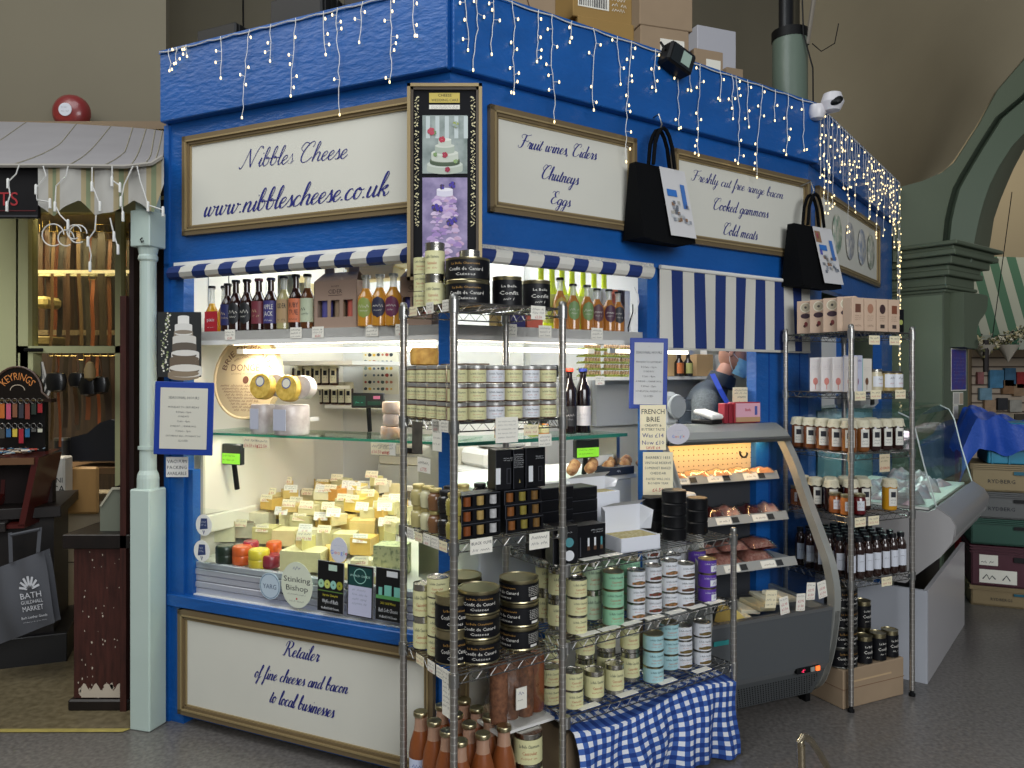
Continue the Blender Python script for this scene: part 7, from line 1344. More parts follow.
# carrier bags hanging on the fascia
def shopbag(fr, u, label, zt, zb, wd, toplift, seed, pic):
    x = fr.hx(u, -.1); t = thing('carrier_bag', label, 'bag', tuple(fr.W(x, -.08, zb)), fr.a); h = zt-zb; BKC = M('#050608', .85, name='black_cotton', spec=.15); 
    q = MB(); 
    pr = lambda i, j: (-wd/2+wd*i*(1-.08*j), -.02-.07*(1-j)*(1-.5*abs(i-.5)), h*j*(1)-.02*math.sin(i*PI)*(1-j))
    q.sheet(pr, 10, 6, BKC); q.sheet(lambda i, j: (-wd/2+wd*i, .06-.04*j, h*j), 4, 4, BKC); q.sheet(lambda i, j: (-wd/2+wd*i, .06-(.13)*j, .0), 4, 2, BKC)
    for s_ in (0, 1): q.sheet(lambda i, j: ((-wd/2) + wd*s_*(1-.08*j), .06-.04*j + ((-.02-.07*(1-j)*.75) - (.06-.04*j))*i, h*j), 2, 4, BKC)
    q.obj('bag_body', t)
    q = MB(); q.sheet(lambda i, j: (wd*(-.08+.5*i), -.028-.072*(1-j), .015+h*.95*j), 6, 6, M('#c9c8c8', .7, name='white_front_panel')); q.obj('printed_panel', t)
    q = MB()
    def on(px, pz, s_=0): return (wd*(-.08+.5*px), -.031-.072*(1-pz)-s_, .015+h*.95*pz)
    def pat(x0, z0, x1, z1, c): q.add([on(x0, z0), on(x1, z0), on(x1, z1), on(x0, z1)], [(0, 1, 2, 3)], M(c, .7))
    for k in range(30):
        px, pz = R.uniform(.15, .85), R.uniform(.2, .5); pat(px-.05, pz-.025, px+.05, pz+.025, R.choice(['#8c9098', '#a8a49c', '#6a707a', '#b8bcc0', '#8a6a50']))
    pat(.12, .58, .5, .68, '#2c6cb8'); pat(.68, .42, .85, .78, '#3c6cb0') 
    if pic: pat(.02, .72, .3, .92, '#8c6a50'); pat(.1, .78, .2, .88, '#c83c78'); pat(.1, .5, .22, .6, '#5a5aa8')
    q.obj('picture', t)
    q = MB()
    for k, dy in enumerate((-.03, .0)): q.tube([(-wd*.2+wd*.45*math.sin(0)+wd*(.0), dy, h)] + [(-wd*.22+wd*.44*(i/8), dy, h+toplift*math.sin(i/8*PI)**.6) for i in range(1, 8)] + [(wd*.22, dy, h)], .009, BKC, 6)
    q.obj('handles', t)
    q = MB(); q.tube([(0, .06, h+toplift+.06), (0, .0, h+toplift+.07), (0, -.02, h+toplift+.02), (0, .0, h+toplift-.01)], .004, STEEL, 5); q.obj('hook', t)
shopbag(FB, 662, 'black and white Bath souvenir bag hanging between the two painted boards', 2.50, 2.17, .32, .17, 1, False)
shopbag(FB, 814, 'black and white Bath souvenir bag hanging at the far kiosk corner', 2.36, 2.04, .34, .17, 2, True)
# ------------------------------------------------------------ meat fridge
fg = thing('meat_fridge', 'open-fronted grey refrigerated meat cabinet with curved glass end', 'fridge', (FF.o.x, FF.o.y, 0), FF.a); FW = .74
SIL = M('#a6a8a3', .35, .4, name='satin_grey_metal'); DKG = M('#5a5e61', .45, .2, name='dark_grey_panel'); FIN = M('#2e3136', .6, name='dark_cabinet_interior')
pf_ = [(.02, .05), (-.05, .12), (-.11, .3), (-.14, .53), (-.115, .68), (-.062, .795), (.02, .95), (.0966, 1.11), (.17, 1.23), (.246, 1.31), (.33, 1.335)]
pf_ = spline(pf_, 4)
def endframe(x0, x1, nm):
    q = MB(); inner = [(y+.045, max(.1, z_-.012)) for y, z_ in pf_]
    for (a, b), (c, d_) in zip(zip(pf_, inner), zip(pf_[1:], inner[1:])):
        vs = [(x, p[0], p[1]) for x in (x0, x1) for p in (a, b, d_, c)]
        q.add(vs, [(0, 1, 2, 3), (7, 6, 5, 4), (0, 3, 7, 4), (1, 5, 6, 2)], SIL, False)
    q.obj(nm, fg)
endframe(-.02, .02, 'end_frame'); endframe(-FW-.02, -FW+.015, 'end_frame')
q = MB(); pts = [p for p in pf_ if p[1] > .45] + [(.33, .45)]; q.add([(0, y, z_) for y, z_ in pts], [tuple(range(len(pts)))], glassmat('fridge_side_glass', '#cfd4da', .2)); q.obj('side_glass', fg)
q = MB(); pts = [p for p in pf_ if p[1] <= .5] + [(.33, .5), (.33, .05)]; q.prism(pts, -.015, .015, SIL, 'x'); q.obj('side_panel', fg); q = MB(); q.prism(pts, -FW-.015, -FW+.01, SIL, 'x'); pts = [p for p in pf_ if p[1] > .45] + [(.33, .45)]; q.prism(pts, -FW-.012, -FW+.004, SIL, 'x'); q.obj('side_panel', fg)
q = MB(); q.prism([(.165, 1.275), (.20, 1.305), (.26, 1.335), (.36, 1.335), (.36, 1.30), (.3, 1.30), (.2, 1.275), (.17, 1.262)], -FW, 0, SIL, 'x'); q.prism([(.165, 1.272), (.15, 1.265), (.155, 1.25), (.18, 1.256)], -FW, 0, M('#5a5c5a', .35, .5), 'x'); q.obj('canopy', fg)
def seg(q, z0, z1, m_, off_=0.):
    ps = [p for p in pf_ if z0-.001 <= p[1] <= z1+.001]
    for a, b in zip(ps, ps[1:]): q.add([(-FW+.015, a[0]+off_, a[1]), (-.02, a[0]+off_, a[1]), (-.02, b[0]+off_, b[1]), (-FW+.015, b[0]+off_, b[1])], [(0, 1, 2, 3)], m_)
q = MB(); q.add([(-FW+.015, -.105, .23), (-.02, -.105, .23), (-.02, -.128, .49), (-FW+.015, -.128, .49)], [(0, 1, 2, 3)], DKG); q.box(-FW+.015, -.02, -.13, -.10, .485, .50, M('#77797a', .3, .5)); q.obj('front_panel', fg)
q = MB(); q.add([(-FW+.015, -.0, .05), (-.02, -.0, .05), (-.02, -.085, .20), (-FW+.015, -.085, .20)], [(0, 1, 2, 3)], M('#54585a', .5)); q.add([(-FW+.015, -.085, .2), (-.02, -.085, .2), (-.02, -.10, .228), (-FW+.015, -.10, .228)], [(0, 1, 2, 3)], M('#66696b', .45)); q.obj('lower_panel', fg)
q = MB()
for j in range(9):
    for i in range(42): 
        zc = .062+.0135*j; x = -FW+.045+.0155*i+(.008 if j % 2 else 0); yy = -.0-.085*(zc-.05)/.15-.0015
        if x < -.05: q.add([(x, yy, zc-.0045), (x+.004, yy, zc), (x, yy-.0, zc+.0045), (x-.004, yy, zc)], [(0, 1, 2, 3)], BLACK)
q.obj('vent_holes', fg, kind='stuff')
q = MB(); q.box(-.22, -.085, -.112, -.09, .205, .232, BLACK, .003); q.obj('control_panel', fg); q = MB(); q.text('-2°', .018, M('#e0405c', .5, emit='#ff3060', es=3, name='red_digits'), -.185, -.1135, .212, res=1); q.obj('digits', fg); MB().box(-.142, -.12, -.117, -.11, .209, .228, M('#9a9a94', .4)).obj('rocker_switch', fg); MB().box(-.11, -.088, -.118, -.11, .209, .229, M('#ff7a3c', emit='#ff6a2c', es=1.4, name='orange_lamp')).obj('lit_switch', fg)
MB().box(-FW+.03, -FW+.11, -.131, -.128, .41, .43, M('#2c8c8c', .5)).obj('badge', fg)
q = MB(); q.box(-FW, 0, .32, .335, .45, 1.3, FIN); q.box(-FW, 0, .315, .321, 1.09, 1.29, M('#b8a888', .5, name='perforated_panel')); q.box(-FW, 0, -.1, .33, .44, .455, M('#6a6c6c', .4, .4)); 
for j in range(7):
    for i in range(22): q.box(-FW+.05+.03*i, -FW+.054+.03*i, .312, .315, 1.1+.027*j, 1.104+.027*j, BLACK)
q.obj('liner', fg)
SHF = M('#a9aaa6', .4, .2, name='grey_shelf')
for nm, z_, y0, t_ in (('shelf', 1.085, .235, 1), ('shelf', .89, .17, 1), ('shelf', .675, .11, 1)):
    q = MB(); q.box(-FW+.015, -.02, y0, .32, z_-.012, z_, SHF); q.add([(-FW+.015, y0-.02, z_-.03), (-.02, y0-.02, z_-.03), (-.02, y0, z_+.01), (-FW+.015, y0, z_+.01)], [(0, 1, 2, 3)], SHF); s_ = q.obj(nm, fg)
    for x in (-.62, -.42, -.2):
        q = MB(); q.add([(x-.045, y0-.0215, z_-.025), (x+.045, y0-.0215, z_-.025), (x+.045, y0-.0035, z_+.005), (x-.045, y0-.0035, z_+.005)], [(0, 1, 2, 3)], PAPER); q.scrawl(x-.03, x+.03, z_-.015, .01, INK, y0-.02); q.obj('price_ticket', s_)
        MB().add([(x+.05, y0-.0205, z_-.022), (x+.09, y0-.0205, z_-.022), (x+.09, y0-.0045, z_+.002), (x+.05, y0-.0045, z_+.002)], [(0, 1, 2, 3)], M('#2c2e30', .5)).obj('dark_ticket', s_)
q = MB(); q.tube([(-FW+.03, .24, 1.265), (-.05, .24, 1.265)], .011, M('#ffe8b0', emit='#ffdc98', es=5, name='warm_tube'), 8); q.obj('lamp', fg)
area('deli_glow', tuple(FD.W(.6, .32, 1.37)), (0, 0, FD.a), 1.0, .1, 7, (.95, 1, 1))
area('fridge_glow', tuple(FF.W(-FW/2, .25, 1.245)), (0, 0, FF.a), FW*.85, .05, 1.5, (1, .62, .25))
q = MB(); q.tube([(-.32+.022*math.cos(a*PI/8-.2), .135, 1.205+.022*math.sin(a*PI/8+PI)) for a in range(10)], .005, BLACK, 6); q.obj('blind_pull', fg)
q = MB(); q.box(-.04, -.01, .02, .06, 0, .05, BLACK); q.obj('foot', fg); q = MB(); q.box(-FW+.01, -FW+.04, .02, .06, 0, .05, BLACK); q.obj('foot', fg)
# meat packs
BAC = M('#c47468', .35, noise=.6, nscale=28, dark='#e0bcac', coat=.6, name='streaky_bacon'); DKM = M('#6a1c20', .3, noise=.5, nscale=25, dark='#2c1014', coat=.6, name='dark_meat'); SAU = M('#8a4a40', .4, noise=.5, nscale=60, dark='#b8887c', coat=.5, name='mince'); ORG = M('#e0b088', .5, noise=.4, nscale=20, dark='#c88860', coat=.4, name='breaded_ham')
def pack(x, y, z_, w_, d_, h, m_, label, rz=0, lump=.28, nm='meat_pack', grp='meat packs in the fridge'):
    t = thing(nm, label, 'meat', tuple(FF.W(x, y, z_)), FF.a+rz, grp); s_ = R.random()*9; q = MB()
    q.sheet(lambda i, j: (-w_/2+w_*i, d_*j, h*(1-(2*i-1)**4)*(1-(2*j-1)**4)*(1+lump*math.sin(i*11+s_)*math.sin(j*9+s_))), 14, 10, m_); q.obj('meat', t)
    q = MB(); q.sheet(lambda i, j: (-w_/2*1.08+w_*1.08*i, -.01+(d_+.02)*j, .004+h*1.07*(1-(2*i-1)**4)*(1-(2*j-1)**4)*(1+lump*math.sin(i*11+s_)*math.sin(j*9+s_))), 12, 8, FILM); q.obj('plastic_wrap', t); return t
for i in range(5): pack(-.64+.135*i, .225+.01*(i % 2), 1.087, .115, .08, .022, ORG, f'pack of pale sliced ham under the warm lamp, {NTH[i]} along the top fridge shelf', R.uniform(-.3, .3))
for i in range(6): pack(-.67+.115*i, .17+.01*(i % 2), .892, .098, .13, .036, (BAC, BAC, DKM, BAC, DKM, BAC)[i], f'plastic-wrapped {"bacon" if i not in (2, 4) else "dark cured meat"} pack, {NTH[i]} along the second fridge shelf', R.uniform(-.2, .2))
for i in range(3): pack(-.6+.19*i, .12, .677, .172, .17, .042, SAU, f'long pack of coarse sausage meat, {NTH[i]} along the third fridge shelf', R.uniform(-.1, .1), .15)
for i in range(3): pack(-.52+.17*i, .14, .736, .15, .14, .035, SAU, f'upper pack of coarse sausage meat, {NTH[i]} along the third fridge shelf', R.uniform(-.1, .1), .15)
pack(-.14, .15, .722, .1, .14, .03, DKM, 'red wrapped meat pack at the open end of the third fridge shelf')
YC = M('#d8c070', .5, coat=.4, name='yellow_cheese')
q = MB(); q.prism([(0, 0), (.13, 0), (.03, .085)], -.05, .05, YC, 'y'); o = q.obj('cheese_wedge_pack'); o.location = FF.W(-.58, -.02, .457); o.rotation_euler.z = FF.a; tag(o, 'yellow wedge pack lying in the bottom of the meat fridge', 'cheese')
for i in range(5): o = MB().box(-.05, .05, 0, .14, 0, .02, M(['#c9c4ac', '#d0ccb8', '#b8b090'][i % 3], .4, coat=.5), .004).obj('flat_pack'); o.location = FF.W(-.46+.075*i, -.02+.03*(i % 2), .457+.012*i); o.rotation_euler = (.1, .1, FF.a+R.uniform(-.3, .3)); tag(o, f'pale flat wrapped pack in the fridge bottom, {NTH[i]} from the yellow wedge', 'pack', 'flat packs in the fridge bottom')
for i, (s_, u, v) in enumerate((('', 770, 600), ('', 785, 606), ('', 800, 603), ('', 810, 592), ('', 823, 590))):
    x, z_ = FF.hit(u, v, -.14); lines = [(None, .8, .1, INK), ('£2.95', .5, .2, RED), ('£1.50', .22, .2, RED), (None, .06, .08, RED)] if i else [(None, .7, .1, INK), (None, .4, .14, INK), (None, .15, .1, INK)]
    place(cardmesh(.062 if not i else .052, .078, lines, PAPER if i else PAPERY), 'price_card', f'{"handwritten red-priced" if i else "cream plain"} card on the fridge front lip, {NTH[i]} along', 'price card', tuple(FF.W(x, -.142, z_-.035)), FF.a, None, 0, (.12, -.15, .08, .1, -.18)[i]*.9)
roundlet(678, 434, .048, FF, .14, 'oval white search-engine sticker on the fridge top corner', lambda q, r: goog(q, r, .8), M('#d8d6e0', .5), 1.35)
card(0, 'small white tag hanging beside the round black cheeses, upper', tuple(FF.W(-FW+.02, .0, .86)), FF.a, 0, 1.2); card(0, 'small white tag hanging beside the round black cheeses, lower', tuple(FF.W(-FW+.03, -.02, .80)), FF.a, 0, 1.2)
# things on top of the fridge
FT = 1.337
t = thing('gift_tin', 'pink and red boxed gift pack standing on the meat fridge', 'gift box', tuple(FF.W(-.17, .28, FT)), FF.a); MB().box(-.085, .085, 0, .05, 0, .105, M('#9c2430', .5), .003).obj('outer_box', t); q = MB(); q.box(-.075, .08, -.003, 0, .006, .1, M('#dca8b8', .5)); q.box(-.075, .08, -.004, 0, .006, .03, M('#b8926c', .6)); q.text('Bath', .02, RED, 0, -.0045, .06, res=1); q.box(.045, .06, -.0045, 0, .04, .085, M('#4a5aa0', .5)); q.obj('printed_sleeve', t)
for k in range(2): o = MB().box(-.012, .012, 0, .05, 0, .1, M('#8c1c2c', .5), .002).obj('red_packet'); o.location = FF.W(-.275-.028*k, .28, FT); o.rotation_euler.z = FF.a; tag(o, f'thin red packet beside the pink gift pack, {["nearer", "further"][k]} one', 'packet')
x, z_ = FF.hit(745, 399, .33); card(cardmesh(.11, .095, [(None, .78, .12, INK), (None, .62, .12, INK), ('OF BATH', .42, .14, INK), ('£ 3 each', .12, .18, RED)], PAPERY), 'cream hand-lettered card above the pink gift pack', tuple(FF.W(x-.02, .335, FT+.085)), FF.a)
t = thing('card_reader', 'white and black card machine on the fridge top in front of the seller', 'card machine', tuple(FF.W(-.37, .27, FT)), FF.a+.3); MB().box(-.05, .05, 0, .12, 0, .02, BLACK, .004).obj('base', t); q = MB(); q.T = Matrix.Rotation(.25, 4, 'X'); q.box(-.05, .05, 0, .12, .02, .045, WHITE, .008); q.obj('top_shell', t)
t = thing('slicing_machine', 'white and steel slicing machine beside the seller', 'machine', tuple(FB.W(1.37, .17, 1.325)), FB.a); MB().box(-.05, .05, 0, .14, 0, .17, M('#c8cccc', .3, .3), .02).obj('machine_body', t); q = MB(); q.T = Matrix.Translation((0, -.02, .10)) @ Matrix.Rotation(PI/2, 4, 'X'); q.lathe([(.0001, 0), (.055, 0), (.06, .01), (.055, .02), (.0001, .025)], M('#a8aeb0', .5, .3), seg=28); q.obj('blade', t); MB().box(-.09, .11, -.03, .15, -.03, 0, WHITE, .01).obj('base_plate', t)
o = MB().box(-.5, .26, 0, .2, 0, 1.29, M('#c0c2c0', .5)).obj('serving_counter'); o.location = FB.W(1.80, .14, 0); o.rotation_euler.z = FB.a; tag(o, 'grey serving counter between the fridge and the seller', 'counter')
# shelf of small goods behind the seller
bs = thing('back_shelf', 'white shelf on the inner wall behind the seller', 'shelf', tuple(FB.W(2.4, 1.04, 1.55)), FB.a); MB().box(-.6, .5, 0, .24, 0, .02, WHITE).obj('board', bs); MB().box(-.6, .5, .2, .24, -.3, 0, M('#c8ccd0', .6)).obj('back_board', bs)
for i, (x, w_, c) in enumerate(((FB.hx(672, 1.08), .09, '#c8a878'), (FB.hx(705, 1.08), .17, '#c9a678'), (FB.hx(727, 1.08), .15, '#c8c8c4'))): o = MB().box(-w_/2, w_/2, 0, .15, 0, .15, M(c, .7), .003).obj('goods_carton'); o.location = FB.W(x, 1.08, 1.572); o.rotation_euler.z = FB.a; tag(o, f'{["narrow tan", "wide tan", "white printed"][i]} carton on the shelf behind the seller', 'carton')
for i, c in enumerate(('#c8703c', '#b8b870')): place(bottle(.032, .16, M('#1c1210', .2), BC, M(c, .5), fillc=M('#1c1210', .2)), 'drink_bottle', f'small bottle with {["orange", "pale green"][i]} label on the shelf behind the seller', 'bottle', tuple(FB.W(FB.hx(679+9*i, 1.06), 1.06, 1.572)), FB.a)
# ------------------------------------------------------------ the seller
def skin_body(name, joints, edges, mat_, parent, sub=2, root=0):
    me = bpy.data.meshes.new(name); me.from_pydata([j[0] for j in joints], edges, []); o = bpy.data.objects.new(name, me); COL.objects.link(o); o.parent = parent
    m = o.modifiers.new('Skin', 'SKIN'); sv = me.skin_vertices[0].data
    for i, j in enumerate(joints): sv[i].radius = j[1] if hasattr(j[1], '__len__') else (j[1], j[1]); sv[i].use_root = i == root
    s_ = o.modifiers.new('Sub', 'SUBSURF'); s_.levels = sub; s_.render_levels = sub; me.materials.append(mat_); m.use_smooth_shade = True; return o
o_ = at(702, 375, 4.5); hz = EYE + 22*4.45/769
ps = thing('person', 'person in dark quilted gilet and blue face mask bending over the counter', 'person', (o_.x, o_.y, 0))
# local axes: x to picture right; head at (.12, -.22, z)
JG = M('#5a6064', .9, name='grey_melange_sleeve', noise=.35, nscale=90, dark='#3c4246'); GI = M('#2a3440', .6, name='dark_quilted_gilet', bump=.5, bscale=12); SKN = M('#b98670', .5, name='skin'); JNS = M('#20242e', .8, name='dark_trousers'); HR = M('#3a302a', .8, name='short_dark_hair')
body = skin_body('body', [((-.06, 0, .95), .125), ((-.06, 0, 1.12), .13), ((-.02, 0, 1.30), .135), ((.03, -.01, 1.43), .11), ((.10, -.01, 1.53), (.058, .058)), ((.165, -.025, hz-.05), (.055, .055)),
    ((-.03, -.20, 1.42), .08), ((-.07, -.25, 1.22), .07), ((.16, -.22, 1.37), (.048, .048)), ((.27, -.20, 1.385), (.032, .03)),
    ((.04, .16, 1.45), (.07, .07)), ((.06, .20, 1.24), (.06, .06)), ((.20, .08, 1.36), (.045, .045)), ((.28, .02, 1.385), (.032, .03)),
    ((-.08, -.1, .55), (.09, .09)), ((-.08, -.1, .1), (.06, .06)), ((-.06, .1, .55), (.09, .09)), ((-.08, .1, .1), (.06, .06)), ((.04, -.1, .05), (.05, .04)), ((.04, .1, .05), (.05, .04))],
    [(0, 1), (1, 2), (2, 3), (3, 4), (4, 5), (3, 6), (6, 7), (7, 8), (8, 9), (3, 10), (10, 11), (11, 12), (12, 13), (0, 14), (14, 15), (0, 16), (16, 17), (15, 18), (17, 19)], JG, ps)
EDG = [(0, 1, 1), (1, 2, 1), (2, 3, 1), (3, 4, 1), (4, 5, 2), (6, 7, 0), (7, 8, 0), (8, 9, 0), (10, 11, 0), (11, 12, 0), (12, 13, 0), (0, 14, 3), (14, 15, 3), (0, 16, 3), (16, 17, 3), (15, 18, 3), (17, 19, 3)]
sk = [Vector(v.co) for v in body.data.vertices]; me_ = bpy.data.meshes.new_from_object(body.evaluated_get(bpy.context.evaluated_depsgraph_get())); body.modifiers.clear(); body.data = me_
me_.materials.clear()
for m_ in (JG, GI, SKN, JNS): me_.materials.append(m_)
def dist(c, a, b): t_ = max(0, min(1, (c-a).dot(b-a)/(b-a).length_squared)); return (c-(a+(b-a)*t_)).length
WT = {1: .10, 0: .03, 2: 0, 3: .02}
for p_ in me_.polygons:
    c = p_.center; p_.use_smooth = True; p_.material_index = 2 if c.z > 1.575 else min((dist(c, sk[a], sk[b]) - WT[k], k) for a, b, k in EDG)[1]
q = MB(); GCO = M('#232c36', .6, name='gilet_collar_cloth'); q.T = Matrix.Translation((.105, -.01, 1.535)) @ Matrix.Rotation(.35, 4, 'Y')
q.lathe([(.085, -.02), (.082, .02), (.076, .05), (.07, .052), (.072, .0)], GCO, seg=20); q.T = None
for k in range(7): q.tube([(.0+.0*k + .172*math.cos(a)*(.95 if k < 4 else .8), -.01+.175*math.sin(a), 1.05+.065*k) for a in [-2.6+.25*t for t in range(22)]], .004, GCO, 4)
q.obj('gilet_trim', ps)
def head_mesh(mb, c, m_, tilt):
    # ellipsoid with brow, nose and chin; faces local -y then turned
    def f(i, j):
        a = 2*PI*i; b = PI*(j-.5); x = .077*math.cos(b)*math.sin(a); y = -.095*math.cos(b)*math.cos(a); z_ = .115*math.sin(b)
        if y < 0:
            fx_ = math.exp(-(x/.02)**2); z2 = z_
            y -= fx_*.022*math.exp(-((z2+.012)/.022)**2) + fx_*.006*math.exp(-((z2-.03)/.02)**2)
            y -= .012*math.exp(-((z2+.085)/.02)**2)*math.exp(-(x/.03)**2)
            for ex in (-.03, .03): y += .010*math.exp(-((x-ex)/.014)**2)*math.exp(-((z2-.015)/.011)**2)
        if z_ < -.03: x *= 1-.28*min(1, (-.03-z_)/.08)
        return (x, y, z_)
    mb.T = tilt; mb.sheet(f, 40, 28, m_)
HT = Matrix.Translation((.19, -.03, hz)) @ Matrix.Rotation(math.radians(62), 4, 'Z') @ Matrix.Rotation(math.radians(28), 4, 'X')
q = MB(); head_mesh(q, None, SKN, HT); 
for s_ in (-1, 1): q.T = HT @ Matrix.Translation((s_*.078, .008, -.005)) @ Matrix.Rotation(PI/2, 4, 'Y'); q.lathe([(.0001, -.008), (.02, -.006), (.026, .002), (.018, .01), (.0001, .006)], SKN, seg=12, sy=.6)
for s_ in (-1, 1):
    q.T = HT @ Matrix.Translation((s_*.03, -.083, .016)); q.lathe([(.0001, -.009), (.009, 0), (.0001, .009)], M('#e0dcd8', .3), seg=10); q.T = q.T @ Matrix.Translation((0, -.007, 0)); q.lathe([(.0001, -.004), (.004, 0), (.0001, .004)], INK, seg=8)
    q.T = HT @ Matrix.Translation((s_*.03, -.094, .036)); q.box(-.016, .016, -.003, .004, -.002, .004, HR)
q.T = HT; q.box(-.02, .02, -.104, -.095, -.06, -.056, M('#9a5a50', .6)); q.obj('head', ps)
q = MB(); q.T = HT @ Matrix.Translation((0, .012, .02))
q.sheet(lambda i, j: ((.081+.004*math.sin(i*60))*math.cos(PI*.5*j)*math.sin(2*PI*i), -.099*math.cos(PI*.5*j)*math.cos(2*PI*i)*(1 if math.cos(2*PI*i) < 0 else .86), .02*(1 if math.cos(2*PI*i) > .2 else -1.6)*(1-j)+.106*math.sin(PI*.5*j)), 36, 10, HR); q.obj('hair', ps)
q = MB(); MK = M('#8cc4dc', .7, name='pale_blue_mask'); q.T = HT
q.sheet(lambda i, j: (.074*math.sin((i-.5)*2.5)*(.78+.22*j), -.102*math.cos((i-.5)*2.3)-.018*math.exp(-((i-.5)/.16)**2)*(.5+.5*j)-.006*math.sin(j*PI)*1 - .002*math.sin(j*25), -.108+.098*j), 20, 16, MK)
for s_ in (-1, 1): q.tube([(s_*.066, -.045, -.02), (s_*.08, -.01, -.005), (s_*.084, .018, .005)], .0018, WHITE, 4); q.tube([(s_*.058, -.04, -.09), (s_*.078, -.005, -.05), (s_*.084, .018, -.005)], .0018, WHITE, 4)
q.obj('face_mask', ps)
q = MB(); AP = M('#1c3ca0', .6, name='blue_apron'); path = [(.03, -.10, 1.585), (.045, -.20, 1.50), (.09, -.235, 1.40), (.14, -.235, 1.30), (.17, -.2, 1.18)]
for a, b in zip(path, path[1:]): q.add([Vector(a)+Vector((-.014, -.014, 0)), Vector(a)+Vector((.016, -.012, .004)), Vector(b)+Vector((.018, -.010, 0)), Vector(b)+Vector((-.014, -.014, 0))], [(0, 1, 2, 3)], AP)
q.sheet(lambda i, j: (.12+.02*math.sin(i*PI), -.15+.3*i, .7+.5*j), 6, 4, AP); q.obj('apron', ps)
def hand(x, y, z_, sgn, nm):
    j = [((x, y, z_), (.022, .014)), ((x+.01*sgn, y-.035, z_-.005), (.034, .013)), ((x+.012*sgn, y-.075, z_-.012), (.036, .012))]; e = [(0, 1), (1, 2)]
    for k in range(4):
        fxx = x+.012*sgn+(-.03+.02*k); L = (.024, .028, .026, .02)[k]; b = len(j); j += [((fxx, y-.09, z_-.014), .0085), ((fxx, y-.09-L, z_-.024), .008), ((fxx, y-.095-L*1.6, z_-.045), .007)]; e += [(2, b), (b, b+1), (b+1, b+2)]
    b = len(j); j += [((x-.035*sgn, y-.04, z_-.01), .010), ((x-.05*sgn, y-.068, z_-.02), .009)]; e += [(1, b), (b, b+1)]
    return skin_body(nm, j, e, SKN, ps, 1)
for h_, (x, y) in ((hand(0, 0, 0, 1, 'hand'), (.27, -.20)), (hand(0, 0, 0, -1, 'hand'), (.28, .02))): h_.location = (x, y, 1.385); h_.rotation_euler = (0, 0, 1.35)
# ------------------------------------------------------------ deli case and white chest by the pier
dc = thing('deli_case', 'grey slant-glass deli case running back beside the green pier', 'deli case', (FD.o.x, FD.o.y, 0), FD.a); DL = 1.2; GY2 = M('#a4a2a2', .35, name='light_grey_case'); GY3 = M('#8c8a8a', .35, name='mid_grey_case')
pr = [(.10, .50), (.02, .58), (-.06, .66), (-.11, .74), (-.12, .82), (-.10, .86), (-.04, .90), (.0, .88), (.6, .88), (.6, .50)]
q = MB(); q.prism(pr, 0, DL, GY2, 'x'); q.obj('case_body', dc)
q = MB(); q.prism([(-.125, .77), (-.13, .82), (-.105, .865), (-.04, .91), (-.03, .885), (-.09, .85), (-.11, .81), (-.105, .77)], -.015, DL+.015, GY3, 'x', True); q.obj('bumper_rail', dc)
for x in (-.02, DL): q = MB(); q.prism([(a*1.02, b) for a, b in pr], x, x+.02, GY2, 'x'); q.obj('end_cheek', dc)
gp = [(-.04, .90), (.02, 1.12), (.06, 1.30), (.09, 1.36), (.14, 1.385)]
q = MB(); TG_ = glassmat('tinted_case_glass', '#dceae6', .5, fm=.12)
for a, b in zip(gp, gp[1:]): q.add([(0, a[0], a[1]), (DL, a[0], a[1]), (DL, b[0], b[1]), (0, b[0], b[1])], [(0, 1, 2, 3)], TG_)
q.obj('slanted_glass', dc)
for xx in (DL, 0): q = MB(); q.add([(xx, y, z_) for y, z_ in gp+[(.6, 1.385), (.6, .9)]], [tuple(range(7))], TG_); q.obj('end_glass', dc)
q = MB(); q.box(0, DL, .14, .6, 1.38, 1.40, SHELFGLASS); q.box(0, DL, .15, .5, 1.16, 1.168, SHELFGLASS); q.obj('glass_shelf', dc)
for x in (.0, DL): q = MB(); q.tube([(x, y, z_) for y, z_ in gp], .004, M('#c8d0cc', .3), 5); q.obj('glass_edging', dc)
q = MB(); q.box(0, DL, .55, .6, .88, 1.38, M('#4c6a74', .5)); q.box(0.02, DL-.02, 0, .55, .885, .90, WHITE); q.obj('inner_tray', dc)
PK = M('#dca4ac', .4, noise=.5, nscale=14, dark='#a8a8b8', coat=.5, name='pink_sliced_meat'); WP = M('#d6d0d8', .35, noise=.5, nscale=14, dark='#b8989c', coat=.5, name='crinkled_clear_wrap')
for i in range(12):
    t = thing('deli_pack', f'{"pink sliced meat" if i % 2 else "pale wrapped"} pack in the deli case, {NTH[i]} from the jam rack end', 'meat', tuple(FD.W(.08+.094*i, .12+.12*(i % 3), .902)), FD.a+R.uniform(-.4, .4), 'packs in the deli case'); s_ = R.random()*9; q = MB(); q.sheet(lambda a, b: (-.08+.16*a, -.07+.14*b, (.05+.02*math.sin(s_))*(1-(2*a-1)**4)*(1-(2*b-1)**4)*(1+.3*math.sin(a*9+s_)*math.sin(b*11))), 10, 10, PK if i % 2 else WP); q.obj('meat', t)
for i in range(3): q = MB(); q.lathe([(.0001, 0), (.08, .0), (.09, .02), (.07, .05), (.0001, .06)], PK, seg=16); o = q.obj('platter'); o.location = FD.W(.35+.3*i, .32, 1.17); tag(o, f'platter of sliced meat on the upper glass shelf, {NTH[i]} from the jam rack end', 'platter')
